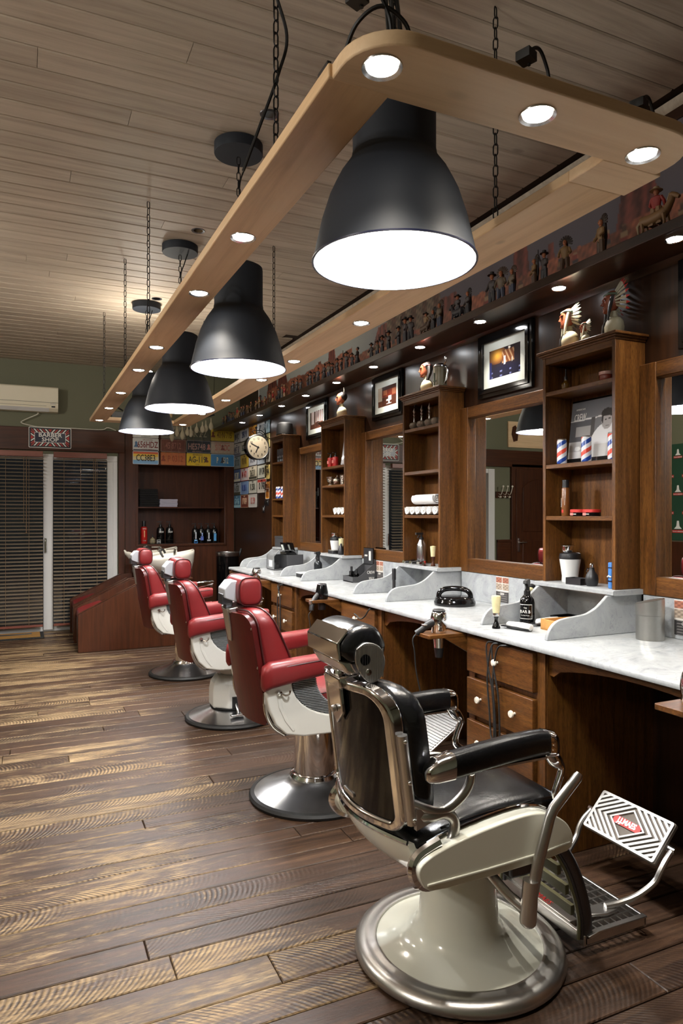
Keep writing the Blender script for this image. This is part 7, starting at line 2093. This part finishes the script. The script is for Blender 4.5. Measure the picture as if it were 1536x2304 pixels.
    cushion(.246, ln - .08, .04, .085, .018, .200, fn, .08, .03, crown=.012, e=.26, taper=.105).build('back_cushion', M['red'], t, angle=60)
    oc = dens(rrect(-.247, .247, .08, ln, (.04, .04, .085, .085), 5), .03)
    for d in (1, 0):
        MB().tube([fn(a_, b_, .022 if not d else .186 - .105 * max(0, (b_ - .08) / (ln - .08)) ** 1.3) for a_, b_ in oc], .0042, 6, closed=True).build('piping', M['piping'], t)
    for s in (-1, 1):
        for q_ in (.10, .27, .45): MB().ball(fn(s * .228, q_, -.003), (.004, .006, .006), 8, 5).build('rivet', M['chrome'], t)
    # headrest
    mapped(MB().prism([(-.045, ln - .002), (-.04, ln - .09), (-.022, ln - .155), (.022, ln - .155), (.04, ln - .09), (.045, ln - .002)], 'z', -.012, -.003), fn).build('tongue_plate', M['alu'], t, bevel=.002)
    mapped(MB().box(-.075, .075, ln - .015, ln + .006, -.012, .06), fn).build('top_clamp', M['alu'], t, bevel=.004)
    MB().box(-.462, -.428, -.022, .022, .955, 1.035).box(-.482, -.43, -.038, .038, .978, 1.028).build('headrest_post', M['dsteel'], t, bevel=.003)
    blk = [(-.475, 1.012), (-.475, 1.052), (-.445, 1.088), (-.395, 1.092), (-.39, 1.01), (-.42, .99)]
    MB().prism(blk, 'y', -.060, .060).build('headrest_shell', M['greycast'], t, bevel=.004)
    MB().loft([[(-.365 + .052 * k * (abs(cos(a)) ** .6) * (1.0 if cos(a) > 0 else -1.12), y, 1.042 + .066 * k * (abs(sin(a)) ** .62) * (1 if sin(a) > 0 else -1)) for a in [2 * pi * q_ / 20 for q_ in range(20)]] for y, k in ((-.128, .70), (-.124, .86), (-.115, .97), (-.10, 1.0), (0, 1.02), (.10, 1.0), (.115, .97), (.124, .86), (.128, .70))]).build('headrest_cushion', M['red'], t, angle=60)
    for y in (-.117, .117):
        MB().tube([(-.365 + .051 * (abs(cos(a)) ** .6) * (1.0 if cos(a) > 0 else -1.12), y, 1.042 + .065 * (abs(sin(a)) ** .62) * (1 if sin(a) > 0 else -1)) for a in [2 * pi * q_ / 20 for q_ in range(20)]], .0035, 5, closed=True).build('headrest_piping', M['piping'], t)
    # arms
    for s in (-1, 1):
        yc = s * .292
        def ring(x, z, w, h, n=16): return [(x, yc + w * (abs(cos(a)) ** .55) * (1 if cos(a) > 0 else -1), z + h * (abs(sin(a)) ** .65) * (1 if sin(a) > 0 else -1)) for a in [2 * pi * k / n for k in range(n)]]
        pad = MB().loft([ring(-.372, .665, .012, .03), ring(-.362, .672, .036, .055), ring(-.33, .688, .044, .058), ring(-.20, .704, .046, .052), ring(-.02, .722, .046, .046), ring(.12, .736, .044, .042), ring(.155, .739, .038, .036)]).build('arm_pad', M['red'], t, angle=60)
        MB().tube([(-.355, yc - .0, .726), (-.335, yc + s * .036, .718), (-.20, yc + s * .043, .734), (-.02, yc + s * .043, .748), (.13, yc + s * .041, .760)], .0035, 6).build('arm_piping', M['piping'], pad)
        if s < 0: continue
        MB().prism([(.15, .712), (.31, .748), (.318, .772), (.305, .782), (.15, .772)], 'y', yc - .03, yc + .03).build('arm_tip', M['chrome'], pad, bevel=.008, seg=3)
        MB().box(.285, .305, yc - .012, yc + .012, .725, .748).build('ashtray_catch', M['steel'], pad)
    # towel bar on the far side and footrest
    MB().tube([(.20, .30, .56), (.34, .30, .565), (.345, .28, .565), (.345, .15, .565)], .005, 7).build('towel_bar', M['chrome'], t)
    for s in (-1, 1):
        MB().tube(spline([(.22, s * .16, .43), (.36, s * .165, .38), (.47, s * .165, .28), (.53, s * .16, .20), (.56, s * .15, .17)], 5), .016, 10).build('foot_arm', M['chrome'], t)
    fp, lp = slab_frame(.80, .305, .585, .165)
    ft = mapped(MB().prism(rrect(-.16, .16, 0, lp, .01, 3), 'z', -.012, .004), lambda y, s_, d: fp(y, s_, d)).build('foot_plate', M['alu'], t, bevel=.003)
    r_ = MB()
    for k in range(15): r_.box(-.152, .152, .012 + k * lp * .064, .012 + k * lp * .064 + .008, -.018, -.012)
    mapped(r_, fp).build('ribs', M['ribs'], ft, smooth=False)['kind'] = 'stuff'
    return t
M['grille'] = plain('grey grille', srgb(128, 131, 132), .35)
red_chair((1.32, 3.205, 0), 'red barber chair with steel base and coat hook, directly behind the black chair')
red_chair((1.31, 4.665, 0), 'middle red barber chair with a white socket plate and angular cream base', 'housing', True)
red_chair((1.30, 6.125, 0), 'farthest red barber chair, before the sloping washing units')
